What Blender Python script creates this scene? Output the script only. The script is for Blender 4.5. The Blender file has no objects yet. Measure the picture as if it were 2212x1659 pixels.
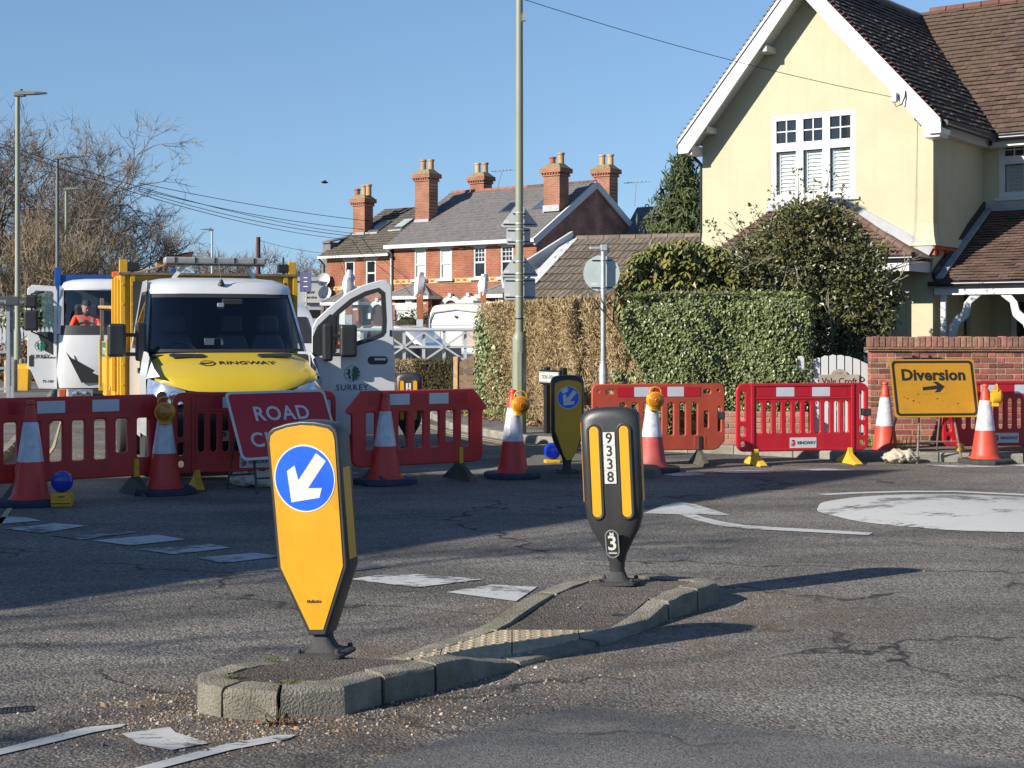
import bpy, bmesh, math, random
import numpy as np
from math import sin, cos, pi, sqrt, hypot, atan2, radians as R
from mathutils import Vector as V, Matrix
random.seed(11); RNG = np.random.default_rng(5)
scn = bpy.context.scene
COL = scn.collection

# ---------------------------------------------------------------- camera, sky, sun, exposure
CH = 1.65                       # eye height
FP, CX, HY = 3195.0, 1106.0, 718.0   # focal length, centre column, horizon row in survey units
cam_d = bpy.data.cameras.new('camera'); cam = bpy.data.objects.new('camera', cam_d); COL.objects.link(cam)
cam.location = (0, 0, CH); cam.rotation_euler = (R(90), 0, 0)
cam_d.sensor_width = 36; cam_d.lens = 36 * FP / 2212.0
cam_d.shift_y = -(829.5 - HY) / 2212.0
cam_d.clip_start = 0.1; cam_d.clip_end = 4000
scn.camera = cam
SUN_EL = R(25.5); SUN_H = V((-0.85, -0.53, 0)).normalized()      # horizontal direction towards the sun
w = bpy.data.worlds.new('World'); scn.world = w; w.use_nodes = True
nt = w.node_tree; nt.nodes.clear()
sky = nt.nodes.new('ShaderNodeTexSky'); sky.sky_type = 'NISHITA'; sky.sun_disc = False
sky.sun_elevation = SUN_EL; sky.sun_rotation = atan2(SUN_H.x, SUN_H.y)
sky.air_density = 0.8; sky.dust_density = 0.0; sky.ozone_density = 4.0; sky.altitude = 0
stc = nt.nodes.new('ShaderNodeTexCoord'); sadd = nt.nodes.new('ShaderNodeVectorMath'); sadd.operation = 'MULTIPLY_ADD'; sadd.inputs[1].default_value = (1, 1, .5); sadd.inputs[2].default_value = (0, 0, .06)
snrm = nt.nodes.new('ShaderNodeVectorMath'); snrm.operation = 'NORMALIZE'                  # clear winter air: no yellow horizon band
nt.links.new(stc.outputs['Generated'], sadd.inputs[0]); nt.links.new(sadd.outputs[0], snrm.inputs[0]); nt.links.new(snrm.outputs[0], sky.inputs[0])
bg = nt.nodes.new('ShaderNodeBackground'); bg.inputs['Strength'].default_value = 0.077
wo = nt.nodes.new('ShaderNodeOutputWorld')
nt.links.new(sky.outputs[0], bg.inputs[0]); nt.links.new(bg.outputs[0], wo.inputs[0])
sd = bpy.data.lights.new('sun', 'SUN'); sd.energy = 5.0; sd.angle = R(0.53); sd.color = (1.0, 0.93, 0.82)
so = bpy.data.objects.new('sun', sd); COL.objects.link(so)
tosun = V((SUN_H.x * cos(SUN_EL), SUN_H.y * cos(SUN_EL), sin(SUN_EL)))
so.rotation_euler = tosun.to_track_quat('Z', 'Y').to_euler()
scn.view_settings.view_transform = 'Standard'; scn.view_settings.look = 'None'
scn.view_settings.exposure = 0.75; scn.view_settings.gamma = 1.0
scn.view_settings.use_curve_mapping = False

# ---------------------------------------------------------------- survey helpers
def at(fx, fy, d): return V(((fx - CX) / FP * d, d, CH - (fy - HY) / FP * d))
def gr(fx, fy, z=0.0):
    d = (CH - z) * FP / (fy - HY); return V(((fx - CX) / FP * d, d, z))

# ---------------------------------------------------------------- materials
MATS = {}
def mat(name, col, rough=0.6, metal=0.0, var=0.12, vs=3.0, bump=0.0, bs=60.0, rnd=0.0, dirt=None, dirt_amt=0.4, ds=2.0,
        spec=0.5, coat=0.0, emit=0.0, rnd_hue=0.0, trans=0.0):
    if name in MATS: return MATS[name]
    m = bpy.data.materials.new(name); m.use_nodes = True; MATS[name] = m
    n = m.node_tree.nodes; l = m.node_tree.links; b = n['Principled BSDF']
    tc = n.new('ShaderNodeTexCoord'); oi = n.new('ShaderNodeObjectInfo')
    add = n.new('ShaderNodeVectorMath'); add.operation = 'MULTIPLY_ADD'
    l.new(oi.outputs['Random'], add.inputs[0]); add.inputs[1].default_value = (17.3, 9.1, 23.7); l.new(tc.outputs['Object'], add.inputs[2])
    co = add.outputs[0]
    ns = n.new('ShaderNodeTexNoise'); ns.inputs['Scale'].default_value = vs; ns.inputs['Detail'].default_value = 5; ns.inputs['Roughness'].default_value = .6
    l.new(co, ns.inputs['Vector'])
    mr = n.new('ShaderNodeMapRange'); mr.inputs[1].default_value = .3; mr.inputs[2].default_value = .7
    mr.inputs[3].default_value = 1 - var; mr.inputs[4].default_value = 1 + var
    l.new(ns.outputs[0], mr.inputs[0])
    hs = n.new('ShaderNodeHueSaturation'); hs.inputs['Color'].default_value = (*col, 1)
    val = mr.outputs[0]
    if rnd:
        m2 = n.new('ShaderNodeMapRange'); m2.inputs[3].default_value = 1 - rnd; m2.inputs[4].default_value = 1 + rnd
        l.new(oi.outputs['Random'], m2.inputs[0])
        mm = n.new('ShaderNodeMath'); mm.operation = 'MULTIPLY'; l.new(val, mm.inputs[0]); l.new(m2.outputs[0], mm.inputs[1]); val = mm.outputs[0]
    if rnd_hue:
        wn = n.new('ShaderNodeTexWhiteNoise'); wn.noise_dimensions = '1D'; l.new(oi.outputs['Random'], wn.inputs['W'])
        m3 = n.new('ShaderNodeMapRange'); m3.inputs[3].default_value = .5 - rnd_hue; m3.inputs[4].default_value = .5 + rnd_hue
        l.new(wn.outputs[0], m3.inputs[0]); l.new(m3.outputs[0], hs.inputs['Hue'])
    l.new(val, hs.inputs['Value']); out = hs.outputs[0]
    if dirt:
        n2 = n.new('ShaderNodeTexNoise'); n2.inputs['Scale'].default_value = ds; n2.inputs['Detail'].default_value = 8; n2.inputs['Roughness'].default_value = .7
        l.new(co, n2.inputs['Vector'])
        r2 = n.new('ShaderNodeMapRange'); r2.inputs[1].default_value = .48; r2.inputs[2].default_value = .72; r2.inputs[4].default_value = dirt_amt
        l.new(n2.outputs[0], r2.inputs[0])
        mx = n.new('ShaderNodeMix'); mx.data_type = 'RGBA'; l.new(r2.outputs[0], mx.inputs[0]); l.new(out, mx.inputs[6]); mx.inputs[7].default_value = (*dirt, 1)
        out = mx.outputs[2]
    l.new(out, b.inputs['Base Color'])
    b.inputs['Roughness'].default_value = rough; b.inputs['Metallic'].default_value = metal
    b.inputs['Specular IOR Level'].default_value = spec; b.inputs['Coat Weight'].default_value = coat
    if trans: b.inputs['Transmission Weight'].default_value = trans
    if emit:
        l.new(out, b.inputs['Emission Color']); b.inputs['Emission Strength'].default_value = emit
    if bump:
        nb = n.new('ShaderNodeTexNoise'); nb.inputs['Scale'].default_value = bs; nb.inputs['Detail'].default_value = 4
        l.new(co, nb.inputs['Vector'])
        bp = n.new('ShaderNodeBump'); bp.inputs['Strength'].default_value = bump; bp.inputs['Distance'].default_value = .02
        l.new(nb.outputs[0], bp.inputs['Height']); l.new(bp.outputs[0], b.inputs['Normal'])
    return m
def streaks(m, col, amt, sx=7.0, sz=.3):
    n = m.node_tree.nodes; l = m.node_tree.links; b = n['Principled BSDF']; src = b.inputs['Base Color'].links[0].from_socket
    tc = n.new('ShaderNodeTexCoord'); mp = n.new('ShaderNodeMapping'); mp.inputs['Scale'].default_value = (sx, sx, sz); l.new(tc.outputs['Object'], mp.inputs[0])
    ns = n.new('ShaderNodeTexNoise'); ns.inputs['Scale'].default_value = 1; ns.inputs['Detail'].default_value = 6; l.new(mp.outputs[0], ns.inputs[0])
    mr = n.new('ShaderNodeMapRange'); mr.inputs[1].default_value = .5; mr.inputs[2].default_value = .75; mr.inputs[4].default_value = amt; l.new(ns.outputs[0], mr.inputs[0])
    mx = n.new('ShaderNodeMix'); mx.data_type = 'RGBA'; l.new(mr.outputs[0], mx.inputs[0]); l.new(src, mx.inputs[6]); mx.inputs[7].default_value = (*col, 1); l.new(mx.outputs[2], b.inputs['Base Color']); return m
def glass(name, tint=(.8, .85, .85), refl=.25, rough=.02):
    if name in MATS: return MATS[name]
    m = bpy.data.materials.new(name); m.use_nodes = True; MATS[name] = m
    n = m.node_tree.nodes; l = m.node_tree.links; n.remove(n['Principled BSDF'])
    o = n['Material Output']; tr = n.new('ShaderNodeBsdfTransparent'); tr.inputs[0].default_value = (*tint, 1)
    gl = n.new('ShaderNodeBsdfGlossy'); gl.inputs['Roughness'].default_value = rough
    fr = n.new('ShaderNodeFresnel'); fr.inputs[0].default_value = 1.5
    ad = n.new('ShaderNodeMath'); ad.operation = 'ADD'; ad.use_clamp = True; ad.inputs[1].default_value = refl
    l.new(fr.outputs[0], ad.inputs[0])
    mx = n.new('ShaderNodeMixShader'); l.new(ad.outputs[0], mx.inputs[0]); l.new(tr.outputs[0], mx.inputs[1]); l.new(gl.outputs[0], mx.inputs[2])
    l.new(mx.outputs[0], o.inputs[0]); return m

# ---------------------------------------------------------------- mesh builder
class MB:
    def __init__(s): s.v = []; s.f = []
    def add(s, vs, fs, M=None):
        k = len(s.v); s.v += [tuple(M @ V(p)) if M else tuple(p) for p in vs]; s.f += [tuple(i + k for i in f) for f in fs]; return s
    def bx(s, x0, x1, y0, y1, z0, z1, M=None):
        return s.add([(x0,y0,z0),(x1,y0,z0),(x1,y1,z0),(x0,y1,z0),(x0,y0,z1),(x1,y0,z1),(x1,y1,z1),(x0,y1,z1)],
                     [(3,2,1,0),(4,5,6,7),(0,1,5,4),(1,2,6,5),(2,3,7,6),(3,0,4,7)], M)
    def box(s, c, d, M=None):
        return s.bx(c[0]-d[0]/2, c[0]+d[0]/2, c[1]-d[1]/2, c[1]+d[1]/2, c[2]-d[2]/2, c[2]+d[2]/2, M)
    def loft(s, rings, caps=(1, 1), closed=True, M=None):
        n = len(rings[0]); vs = [p for r in rings for p in r]; fs = []
        for i in range(len(rings) - 1):
            for j in range(n if closed else n - 1):
                a = i*n + j; b = i*n + (j+1) % n; fs.append((a, b, b + n, a + n))
        if caps[0]: fs.append(tuple(range(n))[::-1])
        if caps[1]: fs.append(tuple(range((len(rings)-1)*n, len(rings)*n)))
        return s.add(vs, fs, M)
    def prism(s, pts, a0, a1, axis='y', M=None):       # pts 2d; axis y: (x,z), axis z: (x,y), axis x: (y,z)
        def P(p, a): return {'y': (p[0], a, p[1]), 'z': (p[0], p[1], a), 'x': (a, p[0], p[1])}[axis]
        return s.loft([[P(p, a0) for p in pts], [P(p, a1) for p in pts]], M=M)
    def lathe(s, prof, n=20, c=(0,0,0), axis='z', M=None, caps=(1,1)):
        rings = []
        for r, h in prof:
            ring = []
            for k in range(n):
                a = 2*pi*k/n; p, q = r*cos(a), r*sin(a)
                ring.append((c[0]+p, c[1]+q, c[2]+h) if axis == 'z' else ((c[0]+p, c[1]-h, c[2]+q) if axis == 'y' else (c[0]+h, c[1]+p, c[2]+q)))
            rings.append(ring)
        return s.loft(rings, caps, M=M)
    def tube(s, path, r, n=8, caps=(1,1), M=None):
        path = [V(p) for p in path]; rr = r if isinstance(r, (list, tuple)) else [r]*len(path)
        rings = []; up = None
        for i, p in enumerate(path):
            t = (path[min(i+1, len(path)-1)] - path[max(i-1, 0)]).normalized()
            if up is None:
                up = V((0,0,1)) if abs(t.z) < .9 else V((1,0,0))
            a = t.cross(up).normalized(); up2 = a.cross(t).normalized(); up = up2
            rings.append([tuple(p + rr[i]*(cos(2*pi*k/n)*a + sin(2*pi*k/n)*up2)) for k in range(n)])
        return s.loft(rings, caps, M=M)
    def bar(s, a, b, w, h=None, M=None):                # rectangular bar between two points
        a, b = V(a), V(b); h = h or w; t = (b-a).normalized(); up = V((0,0,1)) if abs(t.z) < .95 else V((0,1,0))
        x = t.cross(up).normalized()*w/2; y = x.normalized().cross(t).normalized()*h/2
        return s.loft([[tuple(p+x+y), tuple(p-x+y), tuple(p-x-y), tuple(p+x-y)] for p in (a, b)], M=M)
    def ell(s, c, r, n=12, m=8, M=None):
        prof = [(max(sin(pi*i/m), 1e-3), -cos(pi*i/m)) for i in range(m+1)]
        return s.loft([[(c[0]+r[0]*p*cos(2*pi*k/n), c[1]+r[1]*p*sin(2*pi*k/n), c[2]+r[2]*h) for k in range(n)] for p, h in prof], M=M)
    def mesh(s, name):
        me = bpy.data.meshes.new(name); me.from_pydata(s.v, [], s.f)
        bm = bmesh.new(); bm.from_mesh(me); bmesh.ops.recalc_face_normals(bm, faces=bm.faces); bm.to_mesh(me); bm.free()
        return me
    def build(s, name, m, parent=None, smooth=0, bevel=0, seg=2, loc=None):
        return link(name, s.mesh(name), m, parent, smooth, bevel, seg, loc)
def link(name, me, m, parent=None, smooth=0, bevel=0, seg=2, loc=None):
    o = bpy.data.objects.new(name, me); COL.objects.link(o)
    if m is not None and not me.materials: me.materials.append(m)
    if parent: o.parent = parent
    if loc is not None: o.location = loc
    if smooth:
        me.shade_smooth()
        if smooth > 1: me.set_sharp_from_angle(angle=R(smooth))
    if bevel:
        b = o.modifiers.new('bevel', 'BEVEL'); b.width = bevel; b.segments = seg; b.limit_method = 'ANGLE'; b.angle_limit = R(35)
    return o
def tag(o, label, cat, group=None):
    o['label'] = label; o['category'] = cat
    if group: o['group'] = group
    return o
def struct(o): o['kind'] = 'structure'; return o
def root(name, label, cat, loc=(0,0,0), rz=0.0, group=None):
    o = bpy.data.objects.new(name, None); COL.objects.link(o); o.empty_display_size = .2
    o.location = loc; o.rotation_euler = (0, 0, rz); return tag(o, label, cat, group)
def dup(src, loc, rz, label=None, group=None, rot=None):
    def cp(o, par):
        c = o.copy(); COL.objects.link(c); c.parent = par
        for ch in list(kids.get(o.name, [])): cp(ch, c)
        return c
    kids = {}
    for o in list(src.children_recursive): kids.setdefault(o.parent.name, []).append(o)
    c = cp(src, None); c.location = loc; c.rotation_euler = rot or (0, 0, rz)
    if label: c['label'] = label
    if group: c['group'] = group
    return c
# ---- flat shapes with holes (filled 2d curve turned into a mesh), standing in the xz plane facing -y
def shape(loops, th, bevel=0.0, up=True, res=2):
    cu = bpy.data.curves.new('tmp', 'CURVE'); cu.dimensions = '2D'; cu.fill_mode = 'BOTH'; cu.extrude = th/2 - bevel; cu.bevel_depth = bevel; cu.bevel_resolution = res
    for lp in loops:
        sp = cu.splines.new('POLY'); sp.points.add(len(lp)-1)
        for p, q in zip(sp.points, lp): p.co = (q[0], q[1], 0, 1)
        sp.use_cyclic_u = True
    ob = bpy.data.objects.new('tmp', cu); me = bpy.data.meshes.new_from_object(ob)
    bpy.data.objects.remove(ob); bpy.data.curves.remove(cu)
    me.materials.clear()
    if up: me.transform(Matrix.Rotation(R(90), 4, 'X'))
    return me
def text(body, size, align='CENTER', ext=.001, bold=0.0, up=True, space=1.0, sx=1.0):
    cu = bpy.data.curves.new('tmp', 'FONT'); cu.body = body; cu.size = size; cu.align_x = align; cu.align_y = 'CENTER'
    cu.extrude = ext; cu.offset = bold; cu.space_character = space; cu.resolution_u = 3
    ob = bpy.data.objects.new('tmp', cu); me = bpy.data.meshes.new_from_object(ob)
    bpy.data.objects.remove(ob); bpy.data.curves.remove(cu); me.materials.clear()
    if sx != 1: me.transform(Matrix.Diagonal((sx, 1, 1, 1)))
    if up: me.transform(Matrix.Rotation(R(90), 4, 'X'))
    return me
def rrect(x0, x1, y0, y1, r, n=4):
    r = min(r, (x1-x0)/2 - 1e-4, (y1-y0)/2 - 1e-4); out = []
    for cx, cy, a0 in ((x1-r, y0+r, -90), (x1-r, y1-r, 0), (x0+r, y1-r, 90), (x0+r, y0+r, 180)):
        for k in range(n+1):
            a = R(a0 + 90*k/n); out.append((cx + r*cos(a), cy + r*sin(a)))
    return out
def circ(cx, cy, r, n=24): return [(cx + r*cos(2*pi*k/n), cy + r*sin(2*pi*k/n)) for k in range(n)]
def clip(poly, cl):                                   # convex clip, counter-clockwise
    out = list(poly)
    for i in range(len(cl)):
        a, b = cl[i], cl[(i+1) % len(cl)]; inp, out = out, []
        def side(p): return (b[0]-a[0])*(p[1]-a[1]) - (b[1]-a[1])*(p[0]-a[0])
        for j in range(len(inp)):
            p, q = inp[j], inp[(j+1) % len(inp)]; sp, sq = side(p), side(q)
            if sp >= 0: out.append(p)
            if (sp > 0) != (sq > 0) and abs(sp-sq) > 1e-12:
                t = sp/(sp-sq); out.append((p[0]+t*(q[0]-p[0]), p[1]+t*(q[1]-p[1])))
        if len(out) < 3: return []
    return out
def quads(name, P, m, parent=None, smooth=0):          # P: (n,4,3) array of quads
    n = len(P); me = bpy.data.meshes.new(name)
    me.vertices.add(n*4); me.vertices.foreach_set('co', np.ascontiguousarray(P, dtype=np.float32).ravel())
    me.loops.add(n*4); me.loops.foreach_set('vertex_index', np.arange(n*4, dtype=np.int32))
    me.polygons.add(n); me.polygons.foreach_set('loop_start', np.arange(0, n*4, 4, dtype=np.int32))
    me.update(calc_edges=True); me.validate()
    return link(name, me, m, parent, smooth)
def leaves(pos, nrm, L, W, jit=.5, fold=.25, droop=None):
    """leaf blades: two quads each, folded along the midrib"""
    n = len(pos); nrm = nrm + RNG.normal(0, jit, (n, 3)); nrm /= np.linalg.norm(nrm, axis=1)[:, None] + 1e-9
    a = RNG.normal(0, 1, (n, 3))
    if droop is not None: a = a*.35 + np.array(droop)
    t = a - nrm*np.sum(a*nrm, axis=1)[:, None]; t /= np.linalg.norm(t, axis=1)[:, None] + 1e-9
    b = np.cross(nrm, t); sc_ = RNG.uniform(.5, 1.45, n); l = (L*sc_)[:, None]; wd = (W*sc_*RNG.uniform(.75, 1.15, n))[:, None]
    p0 = pos; p1 = pos + t*l; mid = pos + t*l*.45; up = nrm*wd*fold
    A = np.stack([p0, mid + b*wd*.5 + up, p1, mid], axis=1); B = np.stack([p0, mid, p1, mid - b*wd*.5 + up], axis=1)
    return np.concatenate([A, B])
# ================================================================ ground, road, pavements, markings
def asphalt(name, base, chip=.5, scale=75, bumpd=.35, dirt=True, crack=True):
    m = bpy.data.materials.new(name); m.use_nodes = True; MATS[name] = m
    n = m.node_tree.nodes; l = m.node_tree.links; b = n['Principled BSDF']
    tc = n.new('ShaderNodeTexCoord'); co = tc.outputs['Object']
    vo = n.new('ShaderNodeTexVoronoi'); vo.inputs['Scale'].default_value = scale; l.new(co, vo.inputs['Vector'])
    bw = n.new('ShaderNodeSeparateColor'); l.new(vo.outputs['Color'], bw.inputs[0])
    m1 = n.new('ShaderNodeMapRange'); m1.inputs[3].default_value = 1-chip; m1.inputs[4].default_value = 1+chip; l.new(bw.outputs[0], m1.inputs[0])
    pw = n.new('ShaderNodeMath'); pw.operation = 'POWER'; pw.inputs[1].default_value = 14; l.new(bw.outputs[1], pw.inputs[0])
    sp = n.new('ShaderNodeMath'); sp.operation = 'MULTIPLY_ADD'; sp.inputs[1].default_value = 1.2*chip; l.new(pw.outputs[0], sp.inputs[0]); l.new(m1.outputs[0], sp.inputs[2])
    gap = n.new('ShaderNodeMapRange'); gap.inputs[1].default_value = .35; gap.inputs[2].default_value = .75; gap.inputs[3].default_value = 1.0; gap.inputs[4].default_value = .6
    l.new(vo.outputs['Distance'], gap.inputs[0])
    g2 = n.new('ShaderNodeMath'); g2.operation = 'MULTIPLY'; l.new(sp.outputs[0], g2.inputs[0]); l.new(gap.outputs[0], g2.inputs[1])
    mp = n.new('ShaderNodeMapping'); mp.inputs['Scale'].default_value = (.35, .8, 1); l.new(co, mp.inputs[0])
    n1 = n.new('ShaderNodeTexNoise'); n1.inputs['Scale'].default_value = 1.1; n1.inputs['Detail'].default_value = 7; n1.inputs['Roughness'].default_value = .62; l.new(mp.outputs[0], n1.inputs[0])
    m2 = n.new('ShaderNodeMapRange'); m2.inputs[1].default_value = .34; m2.inputs[2].default_value = .68; m2.inputs[3].default_value = .52; m2.inputs[4].default_value = 1.32; l.new(n1.outputs[0], m2.inputs[0])
    mul = n.new('ShaderNodeMath'); mul.operation = 'MULTIPLY'; l.new(g2.outputs[0], mul.inputs[0]); l.new(m2.outputs[0], mul.inputs[1])
    hs = n.new('ShaderNodeHueSaturation'); hs.inputs['Color'].default_value = (*base, 1); l.new(mul.outputs[0], hs.inputs['Value']); out = hs.outputs[0]
    if crack:
        mpc = n.new('ShaderNodeMapping'); mpc.inputs['Scale'].default_value = (.55, .8, 1); mpc.inputs['Location'].default_value = (.3, .1, 0); l.new(co, mpc.inputs[0])
        nw = n.new('ShaderNodeTexNoise'); nw.inputs['Scale'].default_value = 2.5; nw.inputs['Detail'].default_value = 5; l.new(co, nw.inputs[0])
        mv = n.new('ShaderNodeMix'); mv.data_type = 'RGBA'; mv.inputs[0].default_value = .35; l.new(mpc.outputs[0], mv.inputs[6]); l.new(nw.outputs['Color'], mv.inputs[7])
        vc = n.new('ShaderNodeTexVoronoi'); vc.feature = 'DISTANCE_TO_EDGE'; vc.inputs['Scale'].default_value = .85; l.new(mv.outputs[2], vc.inputs['Vector'])
        mc = n.new('ShaderNodeMapRange'); mc.inputs[1].default_value = .002; mc.inputs[2].default_value = .012; mc.inputs[3].default_value = 1; mc.inputs[4].default_value = 0; l.new(vc.outputs['Distance'], mc.inputs[0])
        nm = n.new('ShaderNodeTexNoise'); nm.inputs['Scale'].default_value = .55; l.new(co, nm.inputs[0])
        mm = n.new('ShaderNodeMapRange'); mm.inputs[1].default_value = .44; mm.inputs[2].default_value = .54; mm.inputs[4].default_value = .95; l.new(nm.outputs[0], mm.inputs[0])
        cm = n.new('ShaderNodeMath'); cm.operation = 'MULTIPLY'; l.new(mc.outputs[0], cm.inputs[0]); l.new(mm.outputs[0], cm.inputs[1])
        mx = n.new('ShaderNodeMix'); mx.data_type = 'RGBA'; l.new(cm.outputs[0], mx.inputs[0]); l.new(out, mx.inputs[6]); mx.inputs[7].default_value = (.018, .017, .016, 1); out = mx.outputs[2]
    if dirt:                                                   # silt washed round the traffic island
        last = None
        for c, r in (((-1.1, 6.2, 0), 1.25), ((.5, 7.5, 0), 1.2), ((1.5, 8.7, 0), 1.1), ((.0, 8.6, 0), .8), ((-.9, 7.6, 0), .8)):
            d = n.new('ShaderNodeVectorMath'); d.operation = 'DISTANCE'; d.inputs[1].default_value = c; l.new(co, d.inputs[0])
            q = n.new('ShaderNodeMapRange'); q.inputs[1].default_value = r; q.inputs[2].default_value = r*.3; l.new(d.outputs['Value'], q.inputs[0])
            if last is None: last = q.outputs[0]
            else:
                a = n.new('ShaderNodeMath'); a.operation = 'MAXIMUM'; l.new(last, a.inputs[0]); l.new(q.outputs[0], a.inputs[1]); last = a.outputs[0]
        nd = n.new('ShaderNodeTexNoise'); nd.inputs['Scale'].default_value = 3.2; nd.inputs['Detail'].default_value = 9; nd.inputs['Roughness'].default_value = .72; l.new(co, nd.inputs[0])
        md = n.new('ShaderNodeMapRange'); md.inputs[1].default_value = .38; md.inputs[2].default_value = .68; l.new(nd.outputs[0], md.inputs[0])
        dm = n.new('ShaderNodeMath'); dm.operation = 'MULTIPLY'; l.new(last, dm.inputs[0]); l.new(md.outputs[0], dm.inputs[1])
        d2 = n.new('ShaderNodeMath'); d2.operation = 'MULTIPLY'; d2.inputs[1].default_value = .92; l.new(dm.outputs[0], d2.inputs[0])
        mx = n.new('ShaderNodeMix'); mx.data_type = 'RGBA'; l.new(d2.outputs[0], mx.inputs[0]); l.new(out, mx.inputs[6]); mx.inputs[7].default_value = (.115, .078, .05, 1); out = mx.outputs[2]
    l.new(out, b.inputs['Base Color']); b.inputs['Roughness'].default_value = .82; b.inputs['Specular IOR Level'].default_value = .35
    bp = n.new('ShaderNodeBump'); bp.inputs['Strength'].default_value = bumpd; bp.inputs['Distance'].default_value = .006; bp.invert = True
    l.new(vo.outputs['Distance'], bp.inputs['Height']); l.new(bp.outputs[0], b.inputs['Normal']); return m
M_ROAD = asphalt('asphalt_chippings', (.178, .162, .14), .5, 70, .9)
M_PATCH = asphalt('asphalt_patch', (.15, .145, .138), .36, 115, .35, dirt=False, crack=True)
M_PAVE = asphalt('asphalt_pavement', (.19, .175, .155), .3, 110, .4, dirt=False, crack=True)
M_INFILL = asphalt('asphalt_island', (.115, .098, .083), .4, 95, .9, dirt=False, crack=False)
def paint(name, col, worn):
    m = bpy.data.materials.new(name); m.use_nodes = True; MATS[name] = m
    n = m.node_tree.nodes; l = m.node_tree.links; b = n['Principled BSDF']
    tc = n.new('ShaderNodeTexCoord'); ns = n.new('ShaderNodeTexNoise'); ns.inputs['Scale'].default_value = 9; ns.inputs['Detail'].default_value = 9; ns.inputs['Roughness'].default_value = .75
    mp = n.new('ShaderNodeMapping'); mp.inputs['Scale'].default_value = (.8, 2.2, 1); l.new(tc.outputs['Object'], mp.inputs[0]); l.new(mp.outputs[0], ns.inputs[0])
    n2 = n.new('ShaderNodeTexNoise'); n2.inputs['Scale'].default_value = 1.3; l.new(tc.outputs['Object'], n2.inputs[0])
    ad = n.new('ShaderNodeMath'); ad.operation = 'MULTIPLY_ADD'; ad.inputs[1].default_value = .8; l.new(n2.outputs[0], ad.inputs[0]); l.new(ns.outputs[0], ad.inputs[2])
    mr = n.new('ShaderNodeMapRange'); mr.inputs[1].default_value = worn; mr.inputs[2].default_value = worn + .06; l.new(ad.outputs[0], mr.inputs[0])
    mx = n.new('ShaderNodeMix'); mx.data_type = 'RGBA'; l.new(mr.outputs[0], mx.inputs[0]); mx.inputs[6].default_value = (*col, 1); mx.inputs[7].default_value = (.1, .098, .095, 1)
    l.new(mx.outputs[2], b.inputs['Base Color']); b.inputs['Roughness'].default_value = .7
    bp = n.new('ShaderNodeBump'); bp.inputs['Strength'].default_value = .4; bp.inputs['Distance'].default_value = .01; l.new(ns.outputs[0], bp.inputs['Height']); l.new(bp.outputs[0], b.inputs['Normal'])
    return m
M_WHITE = paint('road_paint_white', (.44, .44, .42), .97)
M_WORN = paint('road_paint_worn', (.44, .44, .42), .86)
M_YELLOW = paint('road_paint_yellow', (.48, .38, .2), 1.02)
M_KERB = mat('kerb_concrete', (.23, .215, .18), .9, var=.22, vs=6, bump=.6, bs=70, rnd=.18, dirt=(.115, .11, .06), dirt_amt=.65, ds=5)
M_KERBI = mat('island_kerb', (.21,.19,.15), .92, var=.3, vs=7, bump=.8, bs=90, rnd=.2, dirt=(.1,.098,.045), dirt_amt=.8, ds=4)
M_EARTH = mat('earth', (.1, .085, .05), .95, var=.3, vs=.6, bump=.4, bs=8, dirt=(.06, .08, .03), dirt_amt=.6, ds=.5)
M_TACT = mat('tactile_buff', (.36, .295, .195), .9, var=.15, vs=7, bump=.4, bs=80, rnd=.08, dirt=(.2, .17, .12), dirt_amt=.5, ds=6)

def sheet(name, pts, z, m, parent=None):
    me = bpy.data.meshes.new(name); me.from_pydata([(p[0], p[1], z) for p in pts], [], [tuple(range(len(pts)))])
    bm = bmesh.new(); bm.from_mesh(me); bmesh.ops.recalc_face_normals(bm, faces=bm.faces)
    for f in bm.faces:
        if f.normal.z < 0: f.normal_flip()
    bmesh.ops.triangulate(bm, faces=bm.faces); bm.to_mesh(me); bm.free()
    return link(name, me, m, parent)
ground = struct(sheet('ground', [(-2500,-2500),(2500,-2500),(2500,2500),(-2500,2500)], -.03, M_EARTH))
RK = [(-30,140),(-14,86),(-8.6,62),(-5.6,48),(-3.1,36),(-1.53,28.2),(-1.08,25.3),(-.38,23.36),(.17,22.1),(1.02,21.3),(2.41,20.3),(3.0,20.04),(4.42,19.03),(6.47,18.7),(12,18.2),(40,17)]
LK = [(-14,12.6),(-5.9,12.7),(-5.25,13.3),(-6.6,19.4),(-8.8,27.7),(-11.85,38.2),(-18,60),(-40,140)]
road = struct(sheet('road', [(-70,-30),(70,-30),(70,30),(40,140),(-60,140),(-70,60)], 0, M_ROAD))
def pavement(name, edge, back, flip):
    mb = MB(); pts = edge + back
    o = sheet(name, pts, .105, M_PAVE); return struct(o)
RKi = [(x+.12*(.9 if y > 21 else .3), y+.13*(.3 if y > 21 else 1)) for x, y in RK]
LKi = [(x-.125, y+(.05 if y > 13 else .12)) for x, y in LK]
pav_r = pavement('pavement_right', RKi, [(70,30),(70,160),(-20,160)], 0)
pav_l = pavement('pavement_left', LKi, [(-80,140),(-80,12.6)], 0)
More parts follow.
